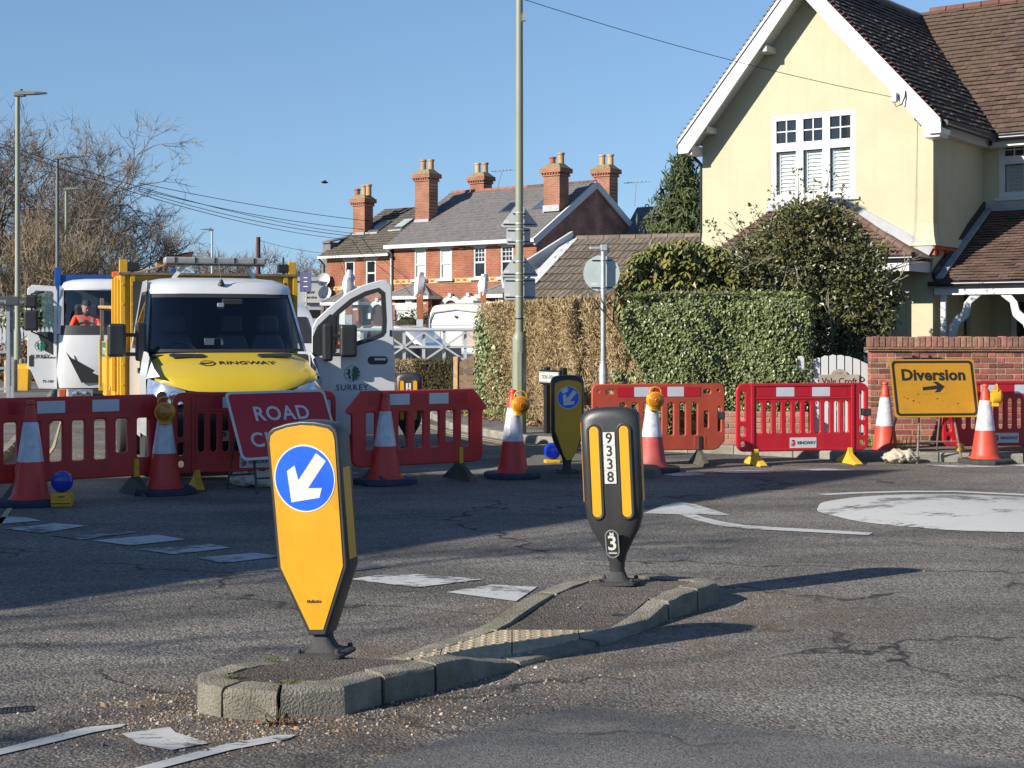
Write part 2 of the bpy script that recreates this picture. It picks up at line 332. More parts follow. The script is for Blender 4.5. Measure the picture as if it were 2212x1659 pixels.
def kerb_run(parent, line, inner, y0, y1, step=.92):
    # kerbstones one by one along the line between the given depths
    import itertools
    pts = [V((x, y, 0)) for x, y in line]; ipts = [V((x, y, 0)) for x, y in inner]
    for a, b, ia, ib in zip(pts, pts[1:], ipts, ipts[1:]):
        L = (b-a).length; k = max(1, round(L/step))
        if L > 16: k = 1
        for i in range(k):
            t0, t1 = i/k + .004, (i+1)/k - .004
            p, q, ip, iq = a.lerp(b, t0), a.lerp(b, t1), ia.lerp(ib, t0), ib.lerp(ia, 1-t1)
            h = .112 + random.uniform(-.004, .004); r = []
            for o_, i_ in ((p, ip), (q, iq)):
                d = (i_-o_)
                r.append([tuple(o_ + V((0,0,-.05))), tuple(o_ + V((0,0,h-.025))), tuple(o_ + d*.2 + V((0,0,h))), tuple(i_ + V((0,0,h))), tuple(i_ + V((0,0,-.05)))])
            MB().loft(r).build('kerbstone', M_KERB, parent)
kerb_run(pav_r, RK, RKi, 0, 0); kerb_run(pav_l, LK, LKi, 0, 0)
# far verge behind the pavements is covered by gardens; smoother resurfaced patch in the carriageway
patch = struct(sheet('road_patch', [gr(*p)[:2] for p in ((560,1830),(825,1643),(1106,1558),(1271,1525),(1506,1558),(2212,1652),(2700,1720),(2600,1900))], .004, M_PATCH))
MK = {
 'give_way_mark': [(-50,1120),(48,1116),(88,1126),(0,1133),(-60,1136)],
}
marks = [
 ([(-60,1122),(0,1118),(50,1117),(88,1126),(0,1133),(-60,1139)], 0),
 ([(10,1143),(120,1131.5),(190,1136.5),(90,1153)], 1),
 ([(107.5,1158),(220,1143),(302.5,1150.5),(175,1166.5)], 1),
 ([(200,1169),(340,1156.5),(402.5,1166.5),(280,1179.5)], 0),
 ([(300,1188),(450,1175.5),(500,1184.5),(375,1199)], 1),
 ([(425,1206.5),(550,1195.5),(610,1203),(480,1218)], 1),
 ([(590,1231),(700,1222),(800,1218),(835,1226.5),(755,1236),(660,1240)], 1),
 ([(755,1253),(850,1238),(1047,1253),(900,1270.5)], 1),
 ([(965,1281),(1062,1264.5),(1161,1269),(1115,1300.5)], 0),
 ([(1430,1026.5),(1465,1022),(1502,1022),(1531,1026.5),(1470,1030)], 0),
 ([(1540,1019.5),(1594,1017),(1649,1017),(1695,1020.5),(1638,1023),(1572,1023.5)], 0),
 ([(1708,1014.2),(1787,1013),(1855,1016.5),(1764,1018)], 0),
 ([(1996,1004.7),(2092,1006),(2172,1009.5),(2069,1011)], 0),
 ([(2181,1006),(2240,1001),(2290,1006),(2230,1010)], 0)]
for pts, worn in marks:
    o = struct(sheet('give_way_mark', [gr(*p)[:2] for p in pts], .006, M_WORN if worn else M_WHITE))
def ribbon(name, ctr, m, z=.006):
    return struct(sheet(name, [gr(*p)[:2] for p in ctr], z, m))
ribbon('painted_arrow', [(1390,1110),(1435,1092),(1470,1085),(1500,1090),(1530,1099),(1578,1114),(1540,1113.5),(1500,1111),(1522,1119),(1560,1128),(1610,1136),(1700,1141.5),(1886,1152),(1876,1157.5),(1700,1148),(1600,1143),(1545,1135),(1505,1125),(1468,1112.5)], M_WHITE)
ribbon('ring_line', [(1760,1068.3),(1856,1063.8),(1950,1061.2),(2060,1061),(2230,1069),(2330,1078),(2330,1082),(2220,1072),(2060,1064),(1950,1064.4),(1860,1067.2),(1790,1070.5)], M_WHITE)
ribbon('edge_line', [(-60,1636),(0,1621),(95,1596),(190,1573),(273,1566.5),(262,1573),(200,1585),(100,1610),(0,1633.5),(-80,1655)], M_WHITE)
MK2 = ribbon('chevron_mark', [(262.5,1587.5),(367,1573),(380,1585),(452,1608),(370,1623),(300,1610)], M_WHITE)
ribbon('edge_line', [(280,1665),(475,1613),(600,1590),(640,1590),(620,1600),(500,1622.5),(350,1662),(330,1670)], M_WHITE)
ribbon('yellow_line', [(-14,1135),(0,1121),(112,966),(131,905),(134,905),(118.5,966),(14,1118),(2,1135)], M_YELLOW)
yl = [gr(a, b) for a, b in ((900,878),(933,897),(962,913.5),(1000,925.5),(1054,938),(1130,950.5),(1259,959.5),(1400,968))]
yr = [(p.x-.28, p.y-.42) for p in yl]
struct(sheet('yellow_line', [(x, y) for x, y in yr] + [(x-.03, y-.11) for x, y in yr][::-1], .006, M_YELLOW))
struct(sheet('yellow_line', [(x-.06, y-.2) for x, y in yr] + [(x-.09, y-.31) for x, y in yr][::-1], .006, M_YELLOW))
# white domed centre of the mini roundabout
mb = MB(); rings = []
for k in range(7):
    r = 1.42*(1 - k/6.0) + .001; rings.append([(4.25+r*cos(2*pi*j/56)*(1+(.012*sin(5*j) if k == 0 else 0)), 13.6+r*sin(2*pi*j/56), .006+.075*(1-(r/1.42)**2)) for j in range(56)])
mb.loft(rings, (0, 1)); tag(mb.build('roundabout_dome', M_WHITE, smooth=1), 'low white painted dome at the middle of the mini roundabout', 'roundabout dome')
# cast iron gully grate in the road
g = root('gully_grate', 'dark cast iron drain grating set in the road', 'drain grate', gr(22, 1537, -.003), R(20)); g.scale = (.4,.22,1)
mb = MB(); mb.bx(-.24,.24,-.22,-.18,-.02,.008); mb.bx(-.24,.24,.18,.22,-.02,.008); mb.bx(-.24,-.2,-.18,.18,-.02,.008); mb.bx(.2,.24,-.18,.18,-.02,.008)
M_IRON = mat('cast_iron', (.03,.03,.032), .6, .4, var=.3)
mb.build('frame', M_IRON, g)
for k in range(9): MB().bx(-.19+k*.043, -.165+k*.043, -.18, .18, -.02, .006).build('bar', M_IRON, g)
# grey kerb end of another island, at the edge of the view
o = MB().loft([[(-.9,-.45,0),(.42,-.3,0),(.5,.1,0),(.2,.45,0),(-.9,.5,0)],[(-.9,-.43,.1),(.4,-.28,.1),(.47,.1,.1),(.18,.42,.1),(-.9,.48,.1)]]).build('kerb_block', M_KERB, bevel=.02, loc=gr(-28, 1184, 0)+V((-.42,0,0)))
tag(o, 'grey concrete kerb nose of a small island in the shaded road', 'kerb')

# ---------------------------------------------------------------- the traffic island
AX = V((.62, .785, 0)).normalized(); AO = V((-1.0, 6.4, 0))
def sm(a, b, x): t = min(1, max(0, (x-a)/(b-a))); return t*t*(3-2*t)
def ih(x, y):
    return .128 - .1*sm(6.85, 7.3, y) + .1*sm(8.0, 8.75, y)
isl = root('traffic_island', 'kerbed traffic island with a dropped tactile crossing in the middle', 'traffic island', (0,0,0))
ST = [(-1.41,6.62),(-1.36,6.42),(-1.24,6.33),(-.99,6.27),(-.72,6.38),(-.575,6.575),(-.35,6.77),(-.16,7.03),(.03,7.27),(.455,7.75),(.70,8.12),(.9,8.5),(1.1,8.76),(1.26,9.02),(1.2,9.2),(.85,9.3),(.5,9.25),(.385,9.17),(.14,8.7),(-.05,8.36),(-.2,8.1),(-.62,7.4),(-.82,7.17),(-1.08,6.96),(-1.3,6.8)]
cent = V((0,0,0))
def inner(i, wd=.13):
    p, a, b = V(ST[i]), V(ST[i-1]), V(ST[(i+1) % len(ST)])
    n1 = V((-(p-a).y, (p-a).x)).normalized(); n2 = V((-(b-p).y, (b-p).x)).normalized(); nn = (n1+n2).normalized()
    return p + nn*wd/max(.5, nn.dot(n1))
IN = [inner(i) for i in range(len(ST))]
GRP = [(0,1,2),(2,3),(3,4,5),(5,6),(6,7,8),(8,9),(9,10,11),(11,12),(12,13),(13,14,15),(15,16,17),(17,18),(18,19,20),(20,21),(21,22,23),(23,24),(24,0)]
for gp in GRP:
    rings = []
    ids = list(gp); N = len(ids)
    for q in range(N - 1):
        for t in ([0.0, .25, .5, .75] if q < N-2 else [0.0, .25, .5, .75, 1.0]):
            tt = t
            if q == 0 and t == 0: tt = .03 if N == 2 else .04
            if q == N-2 and t == 1: tt = .97 if N == 2 else .96
            o_ = V(ST[ids[q]]).lerp(V(ST[ids[q+1]]), tt); i_ = V(IN[ids[q]]).lerp(V(IN[ids[q+1]]), tt)
            h = ih(o_.x, o_.y) + random.uniform(-.004, .004); d = i_-o_
            wb = random.uniform(-.004, .004)
            rings.append([(o_.x-d.x*.03, o_.y-d.y*.03, -.05), (o_.x+wb, o_.y, max(h-.02, .004)), (o_.x+d.x*.07, o_.y+d.y*.07, h-.005), (o_.x+d.x*.18, o_.y+d.y*.18, h), (i_.x, i_.y, h+.001), (i_.x, i_.y, -.05)])
    MB().loft(rings).build('kerbstone', M_KERBI, isl, smooth=25)
# island top: infill sheets front and rear
def fill(name, poly, m, lift=0.0, bumpz=0.0):
    bm = bmesh.new(); vs = [bm.verts.new((p[0], p[1], 0)) for p in poly]; bm.faces.new(vs)
    bmesh.ops.triangulate(bm, faces=bm.faces); bmesh.ops.subdivide_edges(bm, edges=bm.edges, cuts=7, use_grid_fill=True)
    for v in bm.verts: v.co.z = ih(v.co.x, v.co.y) - .008 + lift + bumpz*math.exp(-((v.co.x+.9)**2 + (v.co.y-6.95)**2)/.08)
    bmesh.ops.recalc_face_normals(bm, faces=bm.faces)
    for f in bm.faces:
        if f.normal.z < 0: f.normal_flip()
    me = bpy.data.meshes.new(name); bm.to_mesh(me); bm.free(); return link(name, me, m, isl, 1)
fill('asphalt_infill', [tuple(IN[i]) for i in (0,1,2,3,4,5,6,7)] + [(-.04,7.33),(-.52,7.36)] + [tuple(IN[i]) for i in (22,23,24)], M_INFILL, 0, .02)
fill('asphalt_infill', [(.50,8.06),tuple(IN[10]),tuple(IN[11]),tuple(IN[12]),tuple(IN[13]),tuple(IN[14]),tuple(IN[15]),tuple(IN[16]),tuple(IN[17]),tuple(IN[18]),tuple(IN[19]),(-.06,8.06)], M_INFILL)
tz = [(-.52,7.36),(-.04,7.33),(.03,7.42),tuple(IN[9]),(.50,8.06),(-.06,8.06)]
for r_ in range(2):
    for c_ in range(4):
        x0 = -.72 + c_*.36 + .0; y0 = 7.33 + r_*.365
        sq = clip([(x0+.003,y0+.003),(x0+.357,y0+.003),(x0+.357,y0+.362),(x0+.003,y0+.362)], tz)
        if len(sq) < 3: continue
        mb = MB(); mb.loft([[(p[0],p[1],-.02) for p in sq], [(p[0],p[1],ih(*p)) for p in sq]])
        for i in range(6):
            for j in range(6):
                px_, py_ = x0+.03+i*.06, y0+.03+j*.061
                if len(clip([(px_-.012,py_-.012),(px_+.012,py_-.012),(px_+.012,py_+.012),(px_-.012,py_+.012)], sq)) < 3: continue
                z = ih(px_, py_); mb.lathe([(.016,-.002),(.012,.005),(.001,.006)], 8, (px_,py_,z), caps=(0,1))
        mb.build('tactile_slab', M_TACT, isl)
# loose stones and grit round the island (uncountable)
def pebbles(name, n, fn, size, m, label, cat):
    P = []; mb = MB()
    for i in range(n):
        x, y, z = fn(); s = size*random.uniform(.35, 1.0)*(2.0 if random.random() < .04 else 1)
        a = random.uniform(0, pi); ca, sa = cos(a)*s, sin(a)*s; h = s*random.uniform(.5, .9)
        mb.add([(x+ca,y+sa,z),(x-sa*.8,y+ca*.8,z),(x-ca,y-sa,z),(x+sa*.7,y-ca*.7,z),(x+ca*.3,y+sa*.3,z+h),(x-ca*.4,y-sa*.3,z+h*.9)],
               [(0,1,4),(1,5,4),(1,2,5),(2,3,5),(3,4,5),(3,0,4)])
    me = bpy.data.meshes.new(name); me.from_pydata(mb.v, [], mb.f); o = link(name, me, m)
    o['kind'] = 'stuff'; return tag(o, label, cat)
def gm(name, cols):
    m = bpy.data.materials.new(name); m.use_nodes = True; n = m.node_tree.nodes; l = m.node_tree.links
    g_ = n.new('ShaderNodeNewGeometry'); cr = n.new('ShaderNodeValToRGB'); cr.color_ramp.interpolation = 'CONSTANT'
    while len(cr.color_ramp.elements) < len(cols): cr.color_ramp.elements.new(.5)
    for i, (e, c) in enumerate(zip(cr.color_ramp.elements, cols)): e.position = i/len(cols); e.color = (*c, 1)
    l.new(g_.outputs['Random Per Island'], cr.inputs[0]); l.new(cr.outputs[0], n['Principled BSDF'].inputs['Base Color']); n['Principled BSDF'].inputs['Roughness'].default_value = .85; return m
M_STONE = gm('loose_stone', [(.2,.17,.13),(.1,.095,.09),(.3,.2,.11),(.16,.14,.12),(.38,.35,.3),(.12,.09,.06),(.22,.12,.06)])
def near_nose():
    while True:
        a = random.uniform(-pi, .3); r = abs(random.gauss(0, .38)); i = random.choice([0,1,2,3,4,5,6,7,24,23])
        p = V(ST[i]).lerp(V(ST[(i+1) % len(ST)]), random.random()); q = p + V((random.gauss(-.12,.3), random.gauss(-.1,.22)))
        if in_isl(q.x, q.y): continue
        return q.x, q.y, .0
def in_isl(x, y):
    c = False; n = len(ST)
    for i in range(n):
        (x1, y1), (x2, y2) = ST[i], ST[(i+1) % n]
        if (y1 > y) != (y2 > y) and x < (x2-x1)*(y-y1)/(y2-y1) + x1: c = not c
    return c
def near_edges():
    while True:
        i = random.randrange(len(ST)); p = V(ST[i]).lerp(V(ST[(i+1) % len(ST)]), random.random()); q = p + V((random.gauss(0,.3), random.gauss(0,.3)))
        if not in_isl(q.x, q.y): return q.x, q.y, 0
pebbles('gravel', 2600, near_nose, .009, M_STONE, 'loose brown and grey gravel swept against the island nose', 'gravel')
pebbles('road_grit', 1500, near_edges, .007, M_STONE, 'fine grit lying along the island kerbs', 'grit')
def on_road():
    d = random.uniform(5.4, 11); return random.uniform(-.38, .38)*d, d, 0.004
pebbles('stray_chippings', 500, lambda: next(p for p in iter(on_road, None) if not in_isl(p[0], p[1])), .006, M_STONE, 'stray stone chippings scattered across the road', 'chippings')
def on_isl():
    while True:
        x, y = random.uniform(-1.35, 1.2), random.uniform(6.3, 9.2)
        if in_isl(x, y): return x, y, ih(x, y)-.003
pebbles('island_grit', 350, on_isl, .006, M_STONE, 'small pale grit lying on the island top', 'grit')
# dry weed at the foot of the nose, moss tufts in the joints, fallen leaf
M_WEED = mat('dry_weed', (.16,.11,.06), .9, var=.3); M_MOSS = mat('moss', (.09,.12,.025), .95, var=.4, vs=40)
wr = root('weed', 'dry straggling weed growing from the kerb joint of the island nose', 'weed', (-.985, 6.235, 0))
mb = MB()
for k in range(11):
    a = random.uniform(-.2, pi+.2); L = random.uniform(.06, .2); up = random.uniform(.3, 1.1)
    mb.tube([(0,0,.0),(cos(a)*L*.5,-.02,L*up*.5),(cos(a)*L,-.03-random.random()*.02,L*up*.75)], [.0015,.0012,.0006], 4)
mb.build('stem', M_WEED, wr)
nn = 26; ps = np.column_stack([RNG.normal(.02,.05,nn), RNG.normal(-.03,.015,nn), RNG.uniform(.004,.03,nn)])
quadsobj = quads('leaf', leaves(ps, np.tile([0,0,1.0],(nn,1)), .03, .018, .7), mat('brown_leaf', (.13,.06,.03), .8, var=.3), wr); quadsobj['kind'] = 'stuff'
for i, (x, y, lab) in enumerate(((-1.235,6.52,'moss tuft on the mossy side kerb of the island nose'),(-.98,6.42,'moss tuft in the joint between two nose kerbstones'),(-1.12,6.88,'moss strip along the back kerb of the island nose'))):
    nn = 120; ps = np.column_stack([RNG.normal(0,.03,nn), RNG.normal(0,.016,nn), RNG.uniform(0,.012,nn)])
    o = quads('moss_tuft', leaves(ps, np.tile([0,0,1.0],(nn,1)), .014, .004, .8), M_MOSS); o.location = (x, y, ih(x,y)-.002); tag(o, lab, 'moss', 'moss on the island')
lf = MB().add([(-.05,0,.004),(-.02,.022,.016),(.03,.02,.01),(.055,0,.014),(.02,-.02,.006),(-.03,-.018,.012)], [(0,1,2,3),(0,3,4,5)]).build('fallen_leaf', mat('leaf_dry', (.38,.27,.18), .8, var=.2), loc=gr(1338,1332,.12)); tag(lf, 'pale dry leaf lying on the rear infill of the island', 'leaf')
lf['label'] = 'pale dry leaf lying on the rear asphalt of the traffic island'
# ================================================================ road furniture
M_BLK = mat('black_plastic', (.02,.021,.022), .42, var=.2, vs=4, bump=.05, bs=120, dirt=(.045,.044,.04), dirt_amt=.25, ds=5)
streaks(M_BLK, (.05,.048,.044), 0.3)
M_RUB = mat('black_rubber', (.03,.03,.031), .8, var=.25, vs=5, bump=.2, bs=60, dirt=(.1,.09,.075), dirt_amt=.4, ds=6)
M_NAVY = mat('navy_rubber', (.018,.025,.055), .75, var=.25, vs=5, bump=.2, bs=60, dirt=(.07,.07,.07), dirt_amt=.35, ds=6)
M_YREF = mat('yellow_reflective', (.53,.26,.006), .35, var=.05, vs=6, bump=.06, bs=220, dirt=(.4,.18,.01), dirt_amt=.35, ds=9)
streaks(M_YREF, (.36,.19,.02), 0.3)
M_YSTRIP = mat('yellow_strip', (.56,.285,.008), .4, var=.05)
M_OSTRIP = mat('orange_strip', (.6,.24,.012), .4, var=.05)
M_BLUE = mat('sign_blue', (.004,.09,.62), .35, var=.05, dirt=(.02,.12,.5), dirt_amt=.3, ds=6)
M_SWHITE = mat('sign_white', (.54,.53,.49), .45, var=.05, dirt=(.42,.4,.35), dirt_amt=.3, ds=8)
M_BLKP = mat('sign_black', (.016,.015,.014), .5, var=.1)
M_CONE = mat('cone_red', (.55,.035,.022), .5, var=.12, vs=4, rnd=.08, dirt=(.22,.06,.04), dirt_amt=.4, ds=5)
streaks(M_CONE, (.28,.05,.04), 0.4)
M_CONEB = mat('cone_orange', (.5,.05,.024), .5, var=.12, vs=4, dirt=(.3,.1,.06), dirt_amt=.3, ds=5)
M_CONEF = mat('cone_faded', (.42,.06,.05), .6, var=.15, vs=4, dirt=(.25,.12,.1), dirt_amt=.5, ds=6)
M_SLEEVE = mat('cone_sleeve', (.52,.51,.55), .3, var=.2, vs=9, bump=.5, bs=14, dirt=(.34,.32,.31), dirt_amt=.7, ds=7)
M_BR = mat('barrier_red', (.5,.022,.02), .42, var=.1, vs=3, rnd=.1, dirt=(.2,.04,.03), dirt_amt=.3, ds=4)
streaks(M_BR, (.2,.03,.03), 0.4)
M_BRN = mat('barrier_bright_red', (.42,.009,.018), .38, var=.06, vs=3, dirt=(.45,.03,.04), dirt_amt=.25, ds=4)
streaks(M_BRN, (.4,.04,.05), 0.3)
M_BRO = mat('barrier_faded_orange', (.33,.047,.022), .6, var=.2, vs=3, dirt=(.3,.08,.04), dirt_amt=.5, ds=2.5)
M_STRIPR = mat('strip_red', (.4,.008,.02), .3, var=.05); M_STRIPW = mat('strip_white', (.5,.51,.55), .3, var=.06, vs=6, dirt=(.5,.5,.5), dirt_amt=.3, ds=7)
M_FOOTY = mat('foot_yellow', (.62,.36,.02), .6, var=.15, dirt=(.25,.18,.06), dirt_amt=.5, ds=10)
M_FOOTD = mat('foot_dark', (.06,.055,.045), .8, var=.25, dirt=(.2,.16,.05), dirt_amt=.5, ds=9)
M_AMB = mat('lamp_amber', (.42,.14,.006), .22, var=.15, vs=14, coat=.5); M_LAMPY = mat('lamp_yellow', (.62,.32,.015), .45, var=.1, dirt=(.3,.16,.02), dirt_amt=.4, ds=9)
M_BLULENS = mat('lamp_blue', (.006,.03,.36), .2, var=.15, vs=14, coat=.5)
M_REDSIGN = mat('sign_red', (.42,.012,.02), .4, var=.08, vs=3, dirt=(.3,.03,.03), dirt_amt=.25, ds=3)
M_DIV = mat('sign_amber', (.46,.22,.009), .45, var=.06, vs=3, dirt=(.28,.13,.015), dirt_amt=.4, ds=7)
M_GALV = mat('galvanised', (.42,.43,.44), .45, .7, var=.12, vs=9); M_RUSTY = mat('rusty_tube', (.2,.155,.11), .75, .3, var=.3, vs=14)
M_SAND = mat('sandbag_white', (.56,.53,.47), .85, var=.14, vs=6, bump=.5, bs=22, dirt=(.35,.28,.18), dirt_amt=.5, ds=5)
M_SANDB = mat('sandbag_buff', (.46,.4,.29), .9, var=.18, vs=6, bump=.6, bs=20, dirt=(.25,.19,.11), dirt_amt=.5, ds=5)
M_NAVYTXT = mat('navy_lettering', (.012,.014,.09), .5, var=.05); M_LOGORED = mat('logo_red', (.55,.01,.03), .5, var=.03)

def sec(wd, dp, z, n=28, e=3.2, cx=0.0):
    out = []
    for k in range(n):
        a = 2*pi*k/n; c, s_ = cos(a), sin(a)
        out.append((cx + wd/2*math.copysign(abs(c)**(2/e), c), dp/2*math.copysign(abs(s_)**(2/e), s_), z))
    return out
def arrow_dl(cx, cy, s):          # keep-left arrow pointing down and left
    pts = [(-.12,.62),(.12,.62),(.12,-.12),(.36,.12),(.36,-.2),(0,-.55),(-.36,-.2),(-.36,.12),(-.12,-.12)]
    a = R(-40); out = []
    for x, y in pts: out.append((cx + s*(x*cos(a) - y*sin(a))*1.0 - 0, cy + s*(x*sin(a) + y*cos(a))))
    return [( 2*cx - p[0] if False else p[0], p[1]) for p in out]
def flange(r, ppl=4):
    MB().loft([sec(.26,.2,0,24,6), sec(.26,.2,.014,24,6), sec(.23,.17,.02,24,6)]).build('base_plate', M_RUB, r)
    for sx in (-1, 1):
        for sy in (-1, 1): MB().lathe([(.013,.018),(.013,.032),(.009,.038)], 10, (sx*.1, sy*.07, 0)).build('bolt', M_RUB, r)
# ---- front keep-left bollard with the pointed yellow face
bp_ = gr(702, 1413, .135)
b1 = root('keep_left_bollard', 'yellow keep left bollard with pointed face leaning on the nose of the traffic island', 'bollard', bp_, R(-19))
b1.rotation_euler = (R(1.5), R(-4.2), R(-19))
flange(b1)
MB().loft([sec(.21,.15,.015,24,4), sec(.13,.1,.04,24,3), sec(.092,.08,.075,24,3), sec(.085,.075,.13,24,3)]).build('neck', M_RUB, b1, smooth=50)
FO = [(-.035,.118),(.035,.118),(.165,.42)] + [(.172,1.02)] + [(.165,1.055),(.14,1.075),(.07,1.092),(0,1.098),(-.07,1.092),(-.14,1.075),(-.165,1.055)] + [(-.172,1.02),(-.165,.42)]
link('body', shape([[(x*1.045, z if z > .2 else z-.008) for x, z in FO]], .125, .008), M_BLK, b1, smooth=50)
fm = shape([[(x*.975, .13+(z-.118)*.975) for x, z in FO]], .004, .0008); f1 = link('face', fm, M_YREF, b1, loc=(0,-.0645,0))
link('disc', shape([circ(.0,.838,.158,40)], .002), M_SWHITE, f1, loc=(0,-.0031,0)); link('blue_disc', shape([circ(.0,.838,.151,40)], .002), M_BLUE, f1, loc=(0,-.0046,0))
def arrow_pts(cx, cy, s):
    # pointing towards lower left: tail upper right
    d = V((-.66, -.75)).normalized(); n_ = V((-d.y, d.x)); c = V((cx, cy)); P = lambda u, v: tuple(c + d*u*s + n_*v*s)
    return [P(-.62,.14), P(.10,.14), P(.02,.36), P(.17,.47), P(.62,.03) if False else P(.60,.0), P(.17,-.47), P(.02,-.36), P(.10,-.14), P(-.62,-.14)]
def arrow_keep(cx, cy, s):
    d = V((-.64, -.77)).normalized(); n_ = V((-d.y, d.x)); c = V((cx, cy)); P = lambda u, v: tuple(c + d*u*s + n_*v*s)
    return [P(-.66,.15), P(.12,.15), P(-.10,.42), P(.12,.5), P(.64,0), P(.12,-.5), P(-.10,-.42), P(.12,-.15), P(-.66,-.15)]
link('arrow', shape([arrow_keep(.008,.83,.205)], .002), M_SWHITE, f1, loc=(0,-.0061,0))
link('lettering', text('Mallatite', .022, bold=.0002), M_BLKP, f1, loc=(.0,-.0028,.262))
for sx in (-1, 1): MB().bx(sx*.1835-.0025, sx*.1835+.0025, -.038, .038, .45, 1.0).build('side_reflector', M_YSTRIP, b1, bevel=.002)
# ---- bottle-shaped bollards
def bottle(name, label, loc, rz, lean=(0,0), back=True, digits=None, face=False, num_torn=False):
    r = root(name, label, 'bollard', loc, rz, 'keep left bollards on the islands'); r.rotation_euler = (lean[0], lean[1], rz)
    flange(r)
    prof = [(.012,.2,.16),(.035,.12,.1),(.075,.088,.08),(.12,.092,.082),(.18,.125,.095),(.25,.2,.112),(.33,.29,.128),(.40,.335,.138),(.49,.358,.145),(.75,.362,.147),(1.0,.362,.147),(1.03,.352,.14),(1.052,.31,.125),(1.067,.22,.1),(1.073,.1,.05),(1.075,.02,.02)]
    rings = [sec(wd, dp, z, 32, 4.2 if .3 < z < 1.03 else 2.6) for z, wd, dp in prof]
    MB().loft(rings[:3]).build('neck', M_RUB, r, smooth=60); MB().loft(rings[2:]).build('body', M_BLK, r, smooth=60)
    for sx in (-1, 1): MB().bx(sx*.1815-.002, sx*.1815+.002, -.03, .03, .5, .985).build('side_reflector', M_OSTRIP, r, bevel=.0015)
    yb = -.0735
    if not face:
        for sx in (-1, 1):
            lp = rrect(sx*.092-.034, sx*.092+.034, .405, .965, .034, 8); li = rrect(sx*.092-.027, sx*.092+.027, .412, .958, .027, 8)
            link('recess_rim', shape([rrect(sx*.092-.042, sx*.092+.042, .397, .973, .042, 8), lp], .012, .004), M_BLK, r, smooth=50, loc=(0, yb+.001, 0))
            link('yellow_strip', shape([li], .008, .002), M_YSTRIP, r, loc=(0, yb+.002, 0))
        for k, ch in enumerate(digits or ''):
            zc = .885 - k*.078
            p = link('number_plate', shape([rrect(-.036,.036,zc-.038,zc+.038,.002,1)], .002), M_SWHITE, r, loc=(0, yb-.0045, 0))
            link('digit', text(ch, .088, bold=.0012), M_BLKP, p, loc=(0, -.0022, zc))
        bd = link('badge', shape([rrect(-.04,.04,.165,.335,.04,8)], .004, .001), M_BLK, r, loc=(0, -.0645, 0)); bd.rotation_euler = (R(7), 0, 0)
        bd.location = (0, -.079, .006)
        link('badge_rim', shape([rrect(-.041,.041,.164,.336,.041,8), rrect(-.036,.036,.169,.331,.036,8)], .005, .0015), M_GREYRIM, bd, loc=(0,-.0005,0))
        link('badge_digit', text('3', .125, bold=.002), M_SWHITE, bd, loc=(0,-.003,.252)); link('badge_letter', text('M', .034, bold=.001), M_SWHITE, bd, loc=(0,-.003,.307))
        MB().bx(-.026,.026,-.0035,-.0025,.19,.194).bx(-.026,.026,-.0035,-.0025,.1975,.2) .build('badge_line', M_SWHITE, bd)
    else:
        fo = [(-.02,.15),(.03,.15),(.07,.2),(.125,.36),(.145,.47),(.15,.95),(.14,.985),(.09,1.01),(0,1.02),(-.09,1.01),(-.14,.985),(-.15,.95),(-.145,.47),(-.1,.34),(-.05,.2)]
        fc = link('face', shape([fo], .006, .001), M_YREF, r, loc=(0, yb-.002, 0))
        link('disc', shape([circ(0,.83,.124,32)], .002), M_SWHITE, fc, loc=(0,-.004,0)); link('blue_disc', shape([circ(0,.83,.117,32)], .002), M_BLUE, fc, loc=(0,-.0055,0))
        link('arrow', shape([arrow_keep(.01,.82,.155)], .002), M_SWHITE, fc, loc=(0,-.007,0))
        link('torn_sticker', shape([[(-.09,.9),(-.03,.955),(0,.93),(.0,.9),(-.06,.87)]], .002), M_STICK, fc, loc=(0,-.007,0))
    return r
M_GREYRIM = mat('badge_rim', (.16,.16,.16), .4); M_STICK = mat('torn_sticker', (.42,.47,.5), .4, var=.5, vs=30)
bottle('island_bollard', 'black bottle shaped bollard with two yellow strips and number 9338 on the traffic island', gr(1335,1260,.125), R(-16), (R(0), R(-2.6)), digits='9338')
bottle('island_bollard', 'yellow faced keep left bollard standing on the far mossy island by the street nameplate', gr(1225,1022,.11)+V((0,0,0)), R(8), face=True)
bottle('island_bollard', 'black bottle shaped bollard with torn number 157 behind the red barrier beside the van', gr(884,970,.02), R(-4), digits='157')
# the far little island under it
o = MB().loft([[(-.75,-.5,-.02),(.9,-.5,-.02),(1.0,0,-.02),(.7,1.6,-.02),(-.5,1.6,-.02)],[(-.72,-.47,.1),(.87,-.47,.1),(.97,0,.1),(.68,1.57,.1),(-.48,1.57,.1)]]).build('far_island', mat('mossy_kerb', (.12,.115,.09), .95, var=.3, vs=6, bump=.5, bs=40, dirt=(.05,.06,.02), dirt_amt=.8, ds=6), bevel=.02, loc=gr(1225,1030,0)+V((.12,.3,0)))
tag(o, 'low mossy kerbed island in the shade under the yellow faced bollard', 'island')

